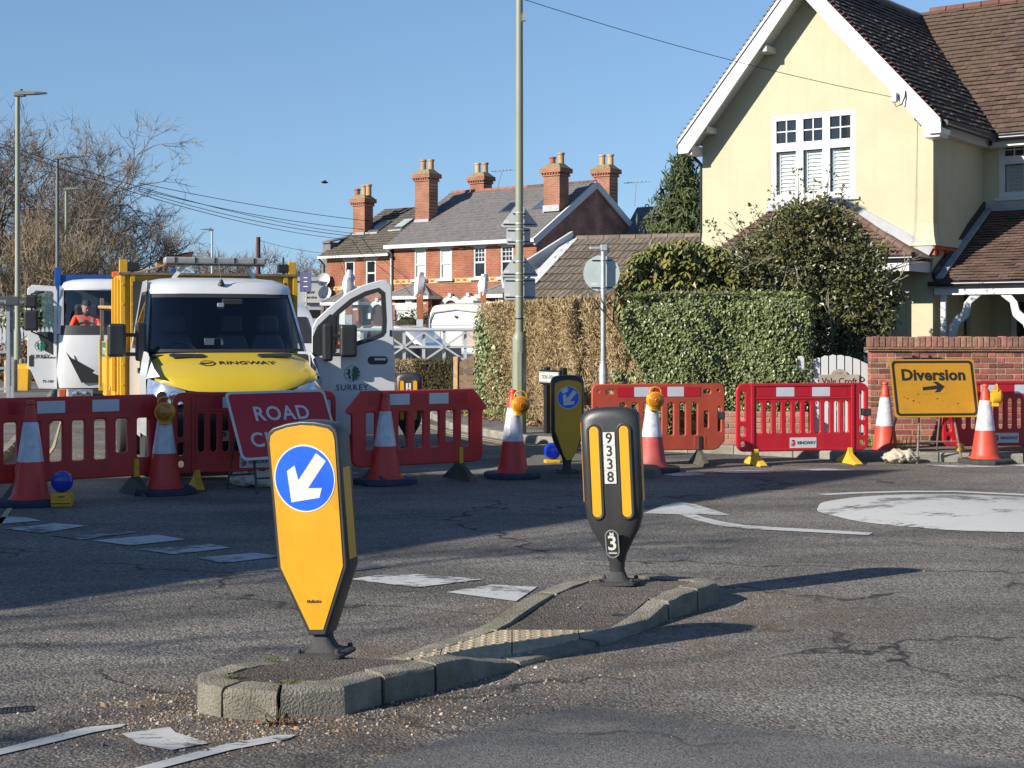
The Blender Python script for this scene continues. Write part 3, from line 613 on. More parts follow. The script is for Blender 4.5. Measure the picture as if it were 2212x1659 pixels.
# ---- cones
def cone(label, loc, rz, body=None, base=None, group='traffic cones along the closure', tilt=0):
    body = body or M_CONE; base = base or M_NAVY
    r = root('traffic_cone', label, 'traffic cone', loc, rz, group); r.rotation_euler = (0, tilt, rz)
    c = .2; o8 = [(-.31,-.16),(-.16,-.31),(.16,-.31),(.31,-.16),(.31,.16),(.16,.31),(-.16,.31),(-.31,.16)]
    MB().loft([[(x,y,0) for x,y in o8],[(x,y,.045) for x,y in o8],[(x*.93,y*.93,.062) for x,y in o8]]).build('base', base, r, bevel=.008)
    MB().lathe([(.205,.06),(.195,.075),(.178,.09),(.165,.13),(.121,.42)], 28).build('lower_body', body, r, smooth=40)
    MB().lathe([(.1235,.415),(.1225,.42),(.067,.79),(.066,.792)], 28).build('reflective_sleeve', M_SLEEVE, r, smooth=40)
    MB().lathe([(.0655,.785),(.045,.925),(.042,.93),(.034,.938),(.032,.955),(.041,.963),(.041,.985),(.034,.995),(.01,1.0)], 24).build('top', body, r, smooth=40)
    return r
cone('red and white traffic cone with chipped sleeve beside the blue lamp on the road', gr(66,1090,0), R(8))
cone('red and white cone wearing an amber lamp between the two shaded barriers', gr(355,1066,0), R(20))
cone('red and white cone without a lamp in front of the open van door', gr(832,1045,0), R(35))
cone('red and white cone wearing an amber lamp beside the lamp post', gr(1108,1031,0), R(12))
cone('faded red cone wearing an amber lamp in front of the orange barrier', gr(1408,1018,0), R(40), M_CONEF, M_RUB)
cone('orange cone standing behind the diversion sign', gr(1912,987,0), R(15), M_CONEB, M_NAVY)
cone('bright orange cone wearing a yellow lamp turned sideways beside the diversion sign', gr(2128,1000,0), R(30), M_CONEB, M_RUB)
cone('small looking cone standing far off on the left pavement', V((at(57,801,55).x,55,.105)), 0, M_CONEB, M_CONEB).scale = (.75,.75,.75)
# ---- amber lamps
def lamp(label, loc, rz, group='amber road lamps on cones'):
    r = root('road_lamp', label, 'road lamp', loc, rz, group)
    MB().lathe([(.06,-.055),(.098,-.045),(.1,.04),(.094,.05)], 28, axis='y').build('lens_ring', M_LAMPY, r, smooth=40)
    mb = MB(); rings = []
    for rr, h in ((.09,.045),(.08,.06),(.05,.072),(.02,.078)): rings.append((rr, h))
    mb.lathe(rings + [(.002,.079)], 28, axis='y'); lens = mb.build('lens', M_AMB, r, smooth=40)
    mb = MB()
    for k in range(4): mb.lathe([(.085-.02*k,.052+.008*k),(.081-.02*k,.06+.008*k),(.077-.02*k,.058+.009*k)], 28, axis='y', caps=(0,0))
    mb.build('lens_rings', M_AMB, lens)
    mb = MB(); mb.tube([(-.075,-.01,.06),(-.068,-.005,.12),(-.045,-.005,.145),(0,-.005,.155),(.045,-.005,.145),(.068,-.005,.12),(.075,-.01,.06)], .0095, 8); mb.build('handle', M_LAMPY, r, smooth=1)
    MB().bx(-.06,.06,-.03,.06,-.125,-.07).bx(-.05,.05,.0,.075,-.07,.05).build('bracket', M_LAMPY, r, bevel=.008)
    return r
def onlamp(fx, fy, cone_loc, rz, label, dy=-.1, dx=0): return lamp(label, (cone_loc.x+dx, cone_loc.y+dy, .885), rz)
lamp('round amber lamp hung on the cone between the shaded barriers', gr(355,1066)+V((.03,-.1,.84)), R(2))
lamp('round amber lamp on the cone by the lamp post', gr(1108,1031)+V((.085,-.1,.83)), R(14))
lamp('round amber lamp on the faded cone by the orange barrier', gr(1408,1018)+V((.03,-.11,.85)), R(12))
lamp('yellow cased lamp seen from its side on the bright orange cone', gr(2128,1000)+V((.13,-.03,.84)), R(80))
def bluelamp(label, loc, rz):
    r = root('blue_lamp', label, 'road lamp', loc, rz, 'blue road lamps')
    MB().bx(-.095,.095,-.065,.065,0,.135).build('battery_box', M_LAMPY, r, bevel=.014)
    MB().bx(-.088,.088,-.07,-.064,.03,.04).build('box_seam', M_FOOTD, r)
    link('box_mark', shape([[(-.03,.1),(.03,.105),(.045,.095),(-.02,.09)]], .002), M_BLKP, r, loc=(0,-.0662,0))
    MB().lathe([(.085,-.03),(.1,-.02),(.1,.02),(.09,.035),(.06,.046),(.02,.05),(.002,.05)], 28, (0,0,.235), axis='y').build('lens', M_BLULENS, r, smooth=35)
    mb = MB()
    for k in range(-4, 5): mb.bx(k*.019-.003, k*.019+.003, -.052, -.04, .235-.075*sqrt(max(0, 1-(k/5)**2)), .235+.075*sqrt(max(0, 1-(k/5)**2)))
    mb.build('lens_ribs', M_BLULENS, r)
    return r
bluelamp('blue warning lamp on a yellow battery box beside the chipped cone', gr(134,1094), R(5))
bluelamp('blue warning lamp on a yellow box leaning by the yellow faced bollard', gr(1193,1017)+V((0,0,.0)), R(10))

# ---- barriers
LB = 1.72
def foot_yellow(r, x, m1=None, m2=None):
    f = MB().loft([[(x-.05,-.34,0),(x+.05,-.34,0),(x+.05,.34,0),(x-.05,.34,0)],[(x-.045,-.3,.03),(x+.045,-.3,.03),(x+.045,.3,.03),(x-.045,.3,.03)],[(x-.035,-.06,.12),(x+.035,-.06,.12),(x+.035,.06,.12),(x-.035,.06,.12)],[(x-.03,-.05,.2),(x+.03,-.05,.2),(x+.03,.05,.2),(x-.03,.05,.2)]]).build('foot', m1 or M_FOOTY, r, bevel=.006)
    MB().bx(x-.052,x+.052,-.36,-.3,0,.018).build('foot_pad', m2 or M_FOOTD, f)
def strips(r, x0, x1, z0, z1, n, y, first=0):
    for k in range(n):
        a, b = x0 + (x1-x0)*k/n, x0 + (x1-x0)*(k+1)/n
        MB().bx(a, b, y-.003, y, z0, z1).build('white_reflector' if (k+first) % 2 else 'red_reflector', M_STRIPW if (k+first) % 2 else M_STRIPR, r)
def barrier_new(label, loc, rz, m, sign=True):
    r = root('safety_barrier', label, 'barrier', loc, rz, 'red plastic barriers')
    h = LB/2; out = rrect(-h, h, .175, 1.005, .09, 6); holes = []
    n = 10; x0 = -h+.285
    for k in range(n):
        cx = x0 + (2*(h-.285))*k/(n-1); holes.append(rrect(cx-.043, cx+.043, .375, .8, .043, 5))
    for s_ in (-1, 1):
        holes.append(rrect(s_*(h-.072)-.042, s_*(h-.072)+.042, .34, .5, .04, 4)); holes.append(rrect(s_*(h-.072)-.042, s_*(h-.072)+.042, .53, .93, .04, 4)); holes.append(rrect(s_*(h-.075)-.04, s_*(h-.075)+.04, .215, .31, .04, 4))
    p = link('panel', shape([out] + holes, .045, .01), m, r, smooth=40)
    MB().bx(-h+.17, h-.17, -.034, .034, .975, 1.012).build('top_rail', m, r, bevel=.008)
    MB().bx(-h+.17, h-.17, -.03, .03, .172, .2).bx(-h+.17, h-.17, -.03,.03,.815,.835).build('lower_rail', m, r, bevel=.006)
    for s_ in (-1, 1):
        MB().bx(s_*(h-.2)-.022, s_*(h-.2)+.022, -.036, .036, .17, 1.008).build('upright', m, r, bevel=.008)
        foot_yellow(r, s_*(h-.24))
    strips(r, -h+.27, h-.27, .85, .965, 5, -.0235)
    if sign:
        s = MB().bx(-.175,.175,-.027,-.0235,.205,.335).build('maker_plate', M_SWHITE, r)
        link('lettering', text('RINGWAY', .056, bold=.001, sx=.92), M_NAVYTXT, s, loc=(.042,-.0285,.268))
        link('logo_top', shape([[(-.16,.296),(-.132,.283),(-.104,.296),(-.132,.309)]], .002), M_NAVYTXT, s, loc=(0,-.028,0))
        link('logo_side', shape([[(-.132,.278),(-.106,.288),(-.106,.24),(-.132,.226)]], .002), M_LOGORED, s, loc=(0,-.028,0))
        for q in range(3): link('logo_bar', shape([[(-.158,.277-q*.017),(-.134,.268-q*.017),(-.134,.258-q*.017),(-.158,.267-q*.017)]], .002), M_NAVYTXT if q else M_LOGORED, s, loc=(0,-.028,0))
    return r
def barrier_old(label, loc, rz, m, nh=7, chamfer=(1, 1), handles=False, mfoot=None, stripn=5):
    r = root('safety_barrier', label, 'barrier', loc, rz, 'red plastic barriers')
    h = LB/2; out = []
    # outline, counter-clockwise from lower left
    out += [(-h+.14,.2),(h-.14,.2),(h-.09,.22),(h-.06,.26)]
    out += [(h-.06,.74),(h-.05,.77),(h,.79),(h-.01,.82),(h-.17,1.0)] if chamfer[1] else [(h-.02,.3),(h-.02,.95),(h-.05,1.0)]
    out += [(-h+.17,1.0),(-h+.01,.82),(-h,.79),(-h+.05,.77),(-h+.06,.74)] if chamfer[0] else [(-h+.05,1.0),(-h+.02,.95),(-h+.02,.3)]
    out += [(-h+.06,.26),(-h+.09,.22)]
    holes = []; wd = (2*h-.34)/nh
    for k in range(nh):
        cx = -h+.17 + wd*(k+.5); hw = wd*.5-.03
        if not handles or 0 < k < nh-1: holes.append(rrect(cx-hw, cx+hw, .36 if k not in (nh-2, 1) or handles else .42, .79, .035, 4))
        elif handles: holes.append(rrect(cx-hw*.8, cx+hw*.8, .45, .68, .02, 2))
    if handles:
        for s_ in (-1, 1):
            holes.append(rrect(s_*(h-.235)-.055, s_*(h-.235)+.055, .875, .95, .03, 4)); holes.append(circ(s_*(h-.09), .925, .026, 14)); holes.append(rrect(s_*(h-.075)-.03, s_*(h-.075)+.03, .4, .74, .03, 4))
    link('panel', shape([out] + holes, .055, .014), m, r, smooth=45)
    strips(r, -h+.33 if handles else -h+.25, h-.33 if handles else h-.25, .855, .975, stripn, -.029)
    for s_ in (-1, 1):
        x = s_*(h-.33)
        st = MB().bx(x-.025,x+.025,-.04,.04,.1,.36).build('foot_post', mfoot or M_FOOTY, r, bevel=.008)
        MB().loft([[(x-.05,-.33,0),(x+.05,-.33,0),(x+.05,.33,0),(x-.05,.33,0)],[(x-.04,-.3,.03),(x+.04,-.3,.03),(x+.04,.3,.03),(x-.04,.3,.03)],[(x-.028,-.05,.18),(x+.028,-.05,.18),(x+.028,.05,.18),(x-.028,.05,.18)]]).build('foot', M_FOOTD, r, bevel=.008)
        link('moulded_rib', shape([rrect(x-.075,x-.055,.23,.36,.01,2)], .06, .004), m, r); link('moulded_rib', shape([rrect(x+.055,x+.075,.23,.36,.01,2)], .06, .004), m, r)
    return r
def bar_at(fx0, fx1, gy0, gy1):            # centre and yaw from the ground row of each end
    a, b = gr(fx0, gy0), gr(fx1, gy1); c = (a+b)/2; return c, atan2(b.y-a.y, b.x-a.x)
c, a = bar_at(38, 392, 1084, 1060); ux = V((cos(a), sin(a), 0))
b0 = barrier_old('red barrier with wide openings beside the chipped cone, in the shade', V((gr(368,1062).x,gr(368,1062).y,0)) - ux*LB*.57, a, M_BR); b0.scale = (1.14,1,1)
c, a = bar_at(372, 726, 1057, 1045); barrier_new('red slotted barrier with white maker plate behind the road closed sign', c, a, M_BR)
c, a = bar_at(728, 1068, 1050, 1030); barrier_old('red barrier with wide openings in front of the open van door', c, a, M_BR)
c, a = bar_at(1276, 1566, 1008, 1003); barrier_old('faded orange barrier with handle holes in front of the brown hedge', c, a, M_BRO, 9, (0,0), True, M_BLK)
c, a = bar_at(1584, 1880, 1005, 1000); barrier_new('bright red barrier with white maker plate in front of the garden gate', c, a, M_BRN)
c, a = bar_at(2046, 2350, 1000, 996); barrier_new('bright red barrier running behind the sideways lamp cone', c + V((.02,.55,0)), a, M_BRN)
# black connector clips
for i, (fx, fy, gy, lab) in enumerate(((1556,897,1003,'black clip on the end of the faded orange barrier'),(1871,890,1000,'black clip on the end of the bright red barrier by the wall'))):
    p = gr(fx, gy); o = MB().bx(-.055,.055,-.045,.045,-.045,.045).bx(-.06,-.02,-.05,.05,-.03,.03).build('barrier_clip', M_BLK, bevel=.01, loc=(p.x, p.y, 1.65-(fy-718)/3195*p.y)); tag(o, lab, 'clip', 'barrier clips')

# ---- temporary signs on stands
def plate_frame(r, phi): pass
def sign_root(name, label, loc, phi, lean):
    r = root(name, label, 'road sign', loc, phi); return r
# ROAD CLOSED
rc = root('road_closed_sign', 'red road closed sign with white border leaning on its stand behind the front bollard', 'road sign', gr(612,1055)+V((0,-.25,0)), R(40))
pl = bpy.data.objects.new('plate', shape([rrect(-.6,.6,0,.77,.06,6)], .006)); COL.objects.link(pl); pl.data.materials.append(M_SWHITE); pl.parent = rc; pl.location = (.02,-.24,.36); pl.rotation_euler = (R(-28),0,0)
link('red_face', shape([rrect(-.57,.57,.03,.74,.045,6)], .002), M_REDSIGN, pl, loc=(0,-.0045,0))
link('lettering', text('ROAD', .225, bold=.004, space=1.1), M_SWHITE, pl, loc=(0,-.0065,.50)); link('lettering', text('CLOSED', .225, bold=.004, space=1.1), M_SWHITE, pl, loc=(0,-.0065,.21))
for s_ in (-1, 1):
    MB().tube([(s_*.36,-.16,0),(s_*.36,-.1,.34),(s_*.36,.17,1.0)], .014, 8).build('leg', M_FOOTD, rc); MB().tube([(s_*.34,.5,0),(s_*.34,.19,.95)], .012, 8).build('leg', M_FOOTD, rc)
MB().tube([(-.36,-.135,.16),(.36,-.135,.16)], .011, 8).build('cross_bar', M_FOOTD, rc); MB().tube([(-.34,.45,.15),(.34,.45,.15)], .011, 8).build('cross_bar', M_FOOTD, rc)
# Diversion
dv = root('diversion_sign', 'scuffed amber diversion sign with black arrow on a rusty tube stand', 'road sign', gr(2010,997)+V((0,-.02,0)), R(9))
pl = link('plate', shape([rrect(-.525,.525,0,.75,.03,4)], .006), M_DIV, dv, loc=(-.02,-.24,.58)); pl.rotation_euler = (R(-14),0,0); pl.scale = (1.08,1,1)
bo = rrect(-.505,.505,.02,.73,.05,6); bi = rrect(-.475,.475,.05,.70,.035,6)
link('border', shape([bo, bi], .002), M_BLKP, pl, loc=(0,-.0045,0))
link('lettering', text('Diversion', .2, bold=.007, space=1.03, sx=.99), M_BLKP, pl, loc=(-.0,-.0045,.54))
ap = link('arrow_plate', shape([[(-.155,.29),(.145,.31),(.13,.46),(-.16,.44)]], .002), M_DIV, pl, loc=(0,-.0045,0))
link('arrow', shape([[(-.15,.345),(.03,.362),(-.01,.318),(.06,.325),(.125,.395),(.04,.458),(-.02,.453),(.035,.41),(-.15,.388)]], .002), M_BLKP, ap, loc=(0,-.0022,0))
random.seed(3)
for k in range(8):
    x, z, s_ = random.uniform(-.4,.4), random.uniform(.06,.3), random.uniform(.004,.011)
    link('scuff', shape([[(x-s_*1.6,z),(x,z-s_),(x+s_*1.2,z+s_*.3),(x-.2*s_,z+s_)]], .002), M_BLKP, pl, loc=(0,-.0045,0))
for s_ in (-1, 1):
    MB().tube([(s_*.28+.02*s_,-.25,0),(s_*.23,-.16,.6),(s_*.2,.0,1.28)], .014, 8).build('leg', M_RUSTY, dv); MB().tube([(s_*.33-.06,.42,0.1),(s_*.25-.03,.08,1.2)], .013, 8).build('leg', M_RUSTY, dv)
MB().tube([(-.27,-.21,.27),(.27,-.21,.27)], .012, 8).build('cross_bar', M_RUSTY, dv); MB().tube([(-.34,.38,.2),(.22,.38,.2)], .012, 8).build('cross_bar', M_RUSTY, dv)
# sandbags
def sandbag(label, loc, rz, sx, sy, sz, m, seed):
    rg = random.Random(seed); mb = MB(); rings = []; n = 26; f1, f2 = rg.uniform(5,8), rg.uniform(9,13)
    for i in range(21):
        u = -1 + 2*i/20; pr = max(.04, (1-abs(u)**2.6))**.5 if abs(u) < .86 else .3*(1.0+.35*(abs(u)-.86)/.14)
        fl = 1 if abs(u) < .86 else .45
        rings.append([(u*sx, sy*pr*cos(2*pi*k/n)*(1+rg.uniform(-.2,.2)), max(.0, sz*(.48+.5*pr*fl*sin(2*pi*k/n)*(1+rg.uniform(-.15,.12)+.22*sin(f1*u+k*.6)+.16*sin(f2*u-k*.9))) - sz*.1*abs(u))) for k in range(n)])
    o = mb.loft(rings).build('sandbag', m, smooth=1, loc=loc); o.rotation_euler = (0,0,rz); return tag(o, label, 'sandbag', 'sandbags holding the signs')
sandbag('white sandbag slumped on the stand of the road closed sign', gr(548,1052)+V((0,.05,0)), R(-20), .3, .16, .19, M_SAND, 1)
sandbag('buff sandbag slumped over the front foot of the diversion sign stand', gr(1948,1000)+V((-.02,-.02,0)), R(10), .24, .15, .17, M_SANDB, 2)
sandbag('white sandbag lying flat behind the buff one under the diversion sign', gr(1990,996)+V((0,.12,0)), R(-12), .3, .16, .11, M_SAND, 4)
# ================================================================ vehicles and people
M_WPAINT = mat('white_paint', (.56,.57,.58), .28, var=.03, vs=2, coat=.6, dirt=(.42,.41,.39), dirt_amt=.3, ds=1.5)
M_YPAINT = mat('bonnet_yellow', (.5,.36,.02), .3, var=.05, vs=2, coat=.5, dirt=(.4,.3,.06), dirt_amt=.3, ds=2)
M_YBODY = mat('body_yellow', (.58,.32,.012), .45, var=.08, vs=2, dirt=(.4,.25,.06), dirt_amt=.4, ds=2.5)
M_TRIM = mat('vehicle_trim', (.025,.026,.028), .5, var=.15); M_TYRE = mat('tyre', (.02,.02,.02), .85, var=.2)
M_DARK = mat('cab_interior', (.018,.02,.026), .8, var=.2); M_SEAT = mat('seat_grey', (.16,.17,.18), .85, var=.15)
M_SILVER = mat('headlamp_silver', (.6,.62,.65), .12, .8, var=.35, vs=14); M_CHROME = mat('chrome', (.7,.7,.72), .1, 1, var=.05)
M_GREEN = mat('stripe_green', (.02,.14,.075), .4, var=.05); M_LEAFG = mat('emblem_green', (.01,.11,.06), .4)
M_BLUEP = mat('tipper_blue', (.01,.07,.28), .4, var=.1); M_WOOD = mat('timber', (.34,.22,.11), .8, var=.3, vs=9); M_BRUSH = mat('broom_bristle', (.13,.055,.03), .95, var=.4, vs=40, bump=.8, bs=60)
M_BEACON = mat('beacon_orange', (.7,.12,.02), .25, var=.2, coat=.5); M_LIGHTBAR = mat('lightbar_grey', (.28,.28,.27), .3, var=.2, vs=12, coat=.4)
G_SCREEN = glass('windscreen_glass', (.55,.6,.66), .06); G_CLEAR = glass('clear_glass', (.86,.9,.9), .05)
G_SIDE = glass('side_glass', (.22,.22,.2), .25)
SC = [-1,-.93,-.8,-.55,-.25,0,.25,.55,.8,.93,1]
def frow(y, z, hw, push, droop=0.0, cols=SC): return [(hw*s, y + push*abs(s)**5 + .25*push*s*s, z - droop*abs(s)**6) for s in cols]
def surf(rows, name, m, par, smooth=40, closed=False):
    return MB().loft(rows, (0,0), closed).build(name, m, par, smooth=smooth)
def wheel(par, x, y, r, wd, m_rim):
    w_ = root_part('wheel', par)
    MB().lathe([(r*.62,-wd/2),(r*.95,-wd/2),(r,-wd/2+.03),(r,wd/2-.03),(r*.95,wd/2),(r*.62,wd/2)], 28, (x,y,r), axis='x').build('tyre', M_TYRE, w_, smooth=40)
    MB().lathe([(r*.63,-wd*.4),(r*.63,wd*.4)], 24, (x,y,r), axis='x').build('rim', m_rim, w_, smooth=40)
def root_part(name, par):
    o = bpy.data.objects.new(name, None); COL.objects.link(o); o.parent = par; o.empty_display_size = .1; return o
def emblem(par, cx, cz, r, y, txt=True):           # oak leaf roundel
    o = link('emblem_ring', shape([circ(cx,cz,r,28), circ(cx,cz,r*.94,28)], .002), M_LEAFG, par, loc=(0,y,0))
    leaf = [(.25,-1.05),(.3,-.7),(.7,-.75),(.62,-.45),(.98,-.25),(.75,-.02),(1.05,.3),(.72,.4),(.8,.75),(.5,.72),(.38,1.0),(.12,.75),(-.05,.4),(.1,.15),(-.1,-.1),(.05,-.4),(-.02,-.75)]
    link('emblem_leaf', shape([[(cx+x*r, cz+z*r) for x, z in leaf]], .002), M_LEAFG, par, loc=(0,y,0))
    lf2 = [(-.15,-.7),(-.5,-.6),(-.45,-.2),(-.8,.0),(-.5,.25),(-.65,.6),(-.3,.6),(-.15,.2),(-.3,-.1),(-.12,-.4)]
    link('emblem_leaf', shape([[(cx+x*r, cz+z*r) for x, z in lf2]], .002), M_LEAFG, par, loc=(0,y,0))
    if txt: link('lettering', text('SURREY', r*1.05, bold=.0005, space=1.15), M_BLKP, par, loc=(cx, y, cz-r*1.75))

# ---------------- flatbed works van with the open door
van = root('works_van', 'white and yellow flatbed works van with its door open behind the barriers', 'van', (-3.0,16.35,0), R(19))
F_ = [frow(.04,.3,.9,.22), frow(-.04,.5,.95,.24), frow(-.06,.78,.97,.26)]
surf(F_, 'bumper', M_TRIM, van)
surf([frow(-.05,.785,.965,.26), frow(-.02,.9,.975,.27), frow(.0,1.0,.975,.27)], 'grille', mat('grille_black', (.012,.012,.013), .35, var=.2), van)
for k in range(3): surf([frow(-.058+.018*k,.82+.06*k,.5,.08,0,[-1,-.5,0,.5,1]), frow(-.05+.018*k,.85+.06*k,.5,.08,0,[-1,-.5,0,.5,1])], 'grille_bar', M_TRIM, van)
BC = [-1,-.9,-.75,-.5,-.25,0,.25,.5,.75,.9,1]
bon = surf([frow(-.02,.995,.62,.06,-.03,BC), frow(.01,1.05,.9,.16,-.06,BC), frow(.12,1.15,.92,.18,-.04,BC), frow(.3,1.25,.9,.2,.01,BC), frow(.55,1.335,.91,.2,.02,BC), frow(.8,1.415,.92,.2,.03,BC)], 'bonnet', M_YPAINT, van, 1)
Mb = Matrix.Translation((0,.42,1.295)) @ Matrix.Rotation(R(-71.5), 4, 'X')
t = text('RINGWAY', .135, bold=.002, space=1.02, sx=1.0); t.transform(Matrix.Translation((.14,.445,1.3045)) @ Matrix.Rotation(R(-70),4,'X')); link('lettering', t, M_BLKP, bon)
t = shape([circ(-.34,0,.085,24), circ(-.34,.004,.072,24)], .002); t.transform(Matrix.Translation((.04,.445,1.3045)) @ Matrix.Rotation(R(-70),4,'X')); link('logo_ring', t, M_BLKP, bon)
t = shape([[(-.46,-.02),(-.3,.03),(-.26,.02),(-.42,-.03)]], .002); t.transform(Matrix.Translation((.04,.445,1.3045)) @ Matrix.Rotation(R(-70),4,'X')); link('logo_swoosh', t, M_BLKP, bon)
for s_ in (-1, 1):
    t = shape([rrect(s_*.5-.2, s_*.5+.2, -.05, .05, .045, 5)], .012, .004); t.transform(Matrix.Translation((0,.65,1.375)) @ Matrix.Rotation(R(-72),4,'X') @ Matrix.Rotation(R(-s_*4),4,'Y')); link('bonnet_vent', t, M_BLK, bon)
# wings and headlamps
for s_ in (-1, 1):
    P = lambda p: (s_*p[0], p[1], p[2])
    hl = MB().loft([[P((.98,.42,1.12)),P((.985,.42,.9)),P((.985,.42,.9)),P((.98,.42,1.12))] if False else [P((.97,.36,1.14)),P((.985,.34,.98)),P((.98,.2,.9))],[P((.9,.17,1.115)),P((.93,.09,.98)),P((.92,.07,.86))],[P((.74,.05,1.06)),P((.76,-.0,.97)),P((.76,-.01,.84))],[P((.6,.0,1.01)),P((.6,-.03,.95)),P((.62,-.03,.87))]], (0,0), False).build('headlight', M_SILVER, van, smooth=50)
    for cx, cy in ((.85,.03),(.72,-.0)): MB().lathe([(.055,0),(.05,.012),(.02,.016)], 16, P((cx,cy,.955)), axis='y').build('lamp_lens', M_DARK if cx > .8 else M_CHROME, hl, smooth=40)
    wing = [[P((.985,.3,.5)),P((.99,.32,.9)),P((.985,.4,1.13)),P((.935,.52,1.36)),P((.925,.8,1.42))],[P((.995,1.0,.5)),P((1.0,1.0,.9)),P((1.0,1.0,1.15)),P((.985,1.0,1.36)),P((.97,1.0,1.44))]]
    surf(wing, 'wing', M_WPAINT, van)
    surf([[P((.86,.12,1.165)),P((.905,.3,1.25)),P((.915,.55,1.335)),P((.925,.8,1.42))],[P((.975,.36,1.14)),P((.985,.4,1.13)),P((.935,.52,1.36)),P((.935,.82,1.425))]], 'wing_edge', M_WPAINT, van)
# windscreen, header, roof
scr_b = frow(.8,1.42,.92,.2,.0); scr_t = frow(1.42,2.11,.83,.16,.0)
def lerp_row(a, b, t): return [tuple(V(p).lerp(V(q), t)) for p, q in zip(a, b)]
def inset(row, k): return [(p[0]*k, p[1], p[2]) for p in row]
ws = surf([inset(lerp_row(scr_b, scr_t, .015), .985), lerp_row(inset(scr_b,.98), inset(scr_t,.98), .5), inset(lerp_row(scr_b, scr_t, .985), .975)], 'windscreen', G_SCREEN, van, 1)
# black ceramic border of the screen
for a, b in ((0,.05),(.93,1.0)): surf([[(p[0],p[1]-.004,p[2]+.003) for p in lerp_row(inset(scr_b,.985), inset(scr_t,.975), q)] for q in (a, b)], 'screen_border', M_TRIM, ws)
for s_ in (0, 1):
    ca = lambda t, k: tuple(V(inset(lerp_row(scr_b, scr_t, t), k)[0 if s_ == 0 else -1]) + V((0,-.005,.003)))
    surf([[ca(t, .99), ca(t, .95)] for t in (0,.25,.5,.75,1)], 'screen_border', M_TRIM, ws)
    # A pillar
    k = 0 if s_ == 0 else -1; sg = -1 if s_ == 0 else 1
    surf([[V(lerp_row(scr_b, scr_t, t)[k])*1.0 + V((-sg*.02,-.005,.0)), V(lerp_row(scr_b, scr_t, t)[k]) + V((sg*.03,.05,.0)), V(lerp_row(scr_b, scr_t, t)[k]) + V((sg*.05,.16,-.01))] for t in (0,.25,.5,.75,1)], 'a_pillar', M_WPAINT, van, 1)
surf([frow(1.42,2.11,.845,.16), frow(1.46,2.17,.86,.17,.01), frow(1.58,2.25,.86,.18,.03), frow(1.8,2.31,.84,.2,.05), frow(2.2,2.33,.83,.1,.06), frow(2.5,2.33,.82,.0,.07)], 'roof', M_WPAINT, van, 1)
# left cab side and the right doorway
def sx_(z): return .995 if z < 1.4 else .995 - (z-1.4)*.17
ring = []
for z in (.45,.9,1.3,1.45,1.7,2.0,2.2,2.28): ring.append(z)
yfront = {.45:1.0,.9:1.0,1.3:1.0,1.45:1.0,1.7:1.2,2.0:1.47,2.2:1.66,2.28:1.8}
surf([[(-sx_(z), yfront[z], z) for z in ring], [(-sx_(z), 2.5, z) for z in ring]], 'cab_side', M_WPAINT, van)
gl = MB().add([(-sx_(1.5)-.004,1.1,1.5),(-sx_(1.5)-.004,2.2,1.5),(-sx_(2.1)-.004,2.18,2.1),(-sx_(2.1)-.004,1.62,2.1)], [(0,1,2,3)]).build('side_window', G_SIDE, van)
MB().add([(-sx_(1.46)-.002,1.0,1.46),(-sx_(1.46)-.002,2.26,1.46),(-sx_(2.14)-.002,2.24,2.14),(-sx_(2.14)-.002,1.6,2.14)], [(0,1,2,3)]).build('window_seal', M_TRIM, van)
MB().bx(-1.01,-.99,1.05,1.2,1.18,1.24).build('door_handle', M_TRIM, van)
surf([[(sx_(z), 2.2, z) for z in ring], [(sx_(z), 2.5, z) for z in ring]], 'b_pillar', M_WPAINT, van)
surf([[(sx_(z), 1.0, z) for z in ring[:4]], [(sx_(z), 1.08, z) for z in ring[:4]]], 'door_jamb', M_WPAINT, van)
# interior
MB().bx(-.96,.96,2.42,2.48,.5,2.28).build('cab_back', M_DARK, van); MB().bx(-.95,.95,.82,2.45,.45,.55).build('cab_floor', M_DARK, van)
MB().loft([[(-.93,.78,1.25),(.93,.78,1.25),(.93,1.2,1.25),(-.93,1.2,1.25)],[(-.93,.85,1.4),(.93,.85,1.4),(.93,1.15,1.36),(-.93,1.15,1.36)]]).build('dashboard', M_DARK, van, bevel=.03)
def seat(x, wd, name='seat'):
    s = MB().bx(x-wd/2,x+wd/2,1.5,2.05,.85,1.0).build('seat', M_SEAT, van, bevel=.05)
    MB().loft([[(x-wd/2,1.98,.95),(x+wd/2,1.98,.95),(x+wd/2,2.12,.95),(x-wd/2,2.12,.95)],[(x-wd*.48,2.02,1.45),(x+wd*.48,2.02,1.45),(x+wd*.48,2.16,1.45),(x-wd*.48,2.16,1.45)],[(x-wd*.36,2.08,1.62),(x+wd*.36,2.08,1.62),(x+wd*.36,2.18,1.62),(x-wd*.36,2.18,1.62)]]).build('backrest', M_SEAT, s, bevel=.04, seg=3)
    MB().loft([[(x-.14,2.03,1.66),(x+.14,2.03,1.66),(x+.14,2.14,1.66),(x-.14,2.14,1.66)],[(x-.12,2.03,1.86),(x+.12,2.03,1.86),(x+.12,2.12,1.86),(x-.12,2.12,1.86)]]).build('headrest', M_SEAT, s, bevel=.035, seg=3)
seat(-.5, .52); seat(.2, .46); seat(.65, .46)
MB().tube([(-.5+.2*cos(2*pi*k/20), 1.25+.09*sin(2*pi*k/20), 1.36+.17*sin(2*pi*k/20)) for k in range(21)], .016, 8).build('steering_wheel', M_TRIM, van, smooth=1)
MB().lathe([(.035,1.42),(.04,1.52),(.034,1.58)], 14, (-.12,.98,0)).build('cup', M_TRIM, van, smooth=30)
MB().bx(-.02,.22,1.3,1.33,1.98,2.05).build('rear_view_mirror', M_TRIM, van, bevel=.01); MB().bx(-.08,.0,1.28,1.31,1.92,2.0).build('dash_camera', M_GALV, van, bevel=.008)
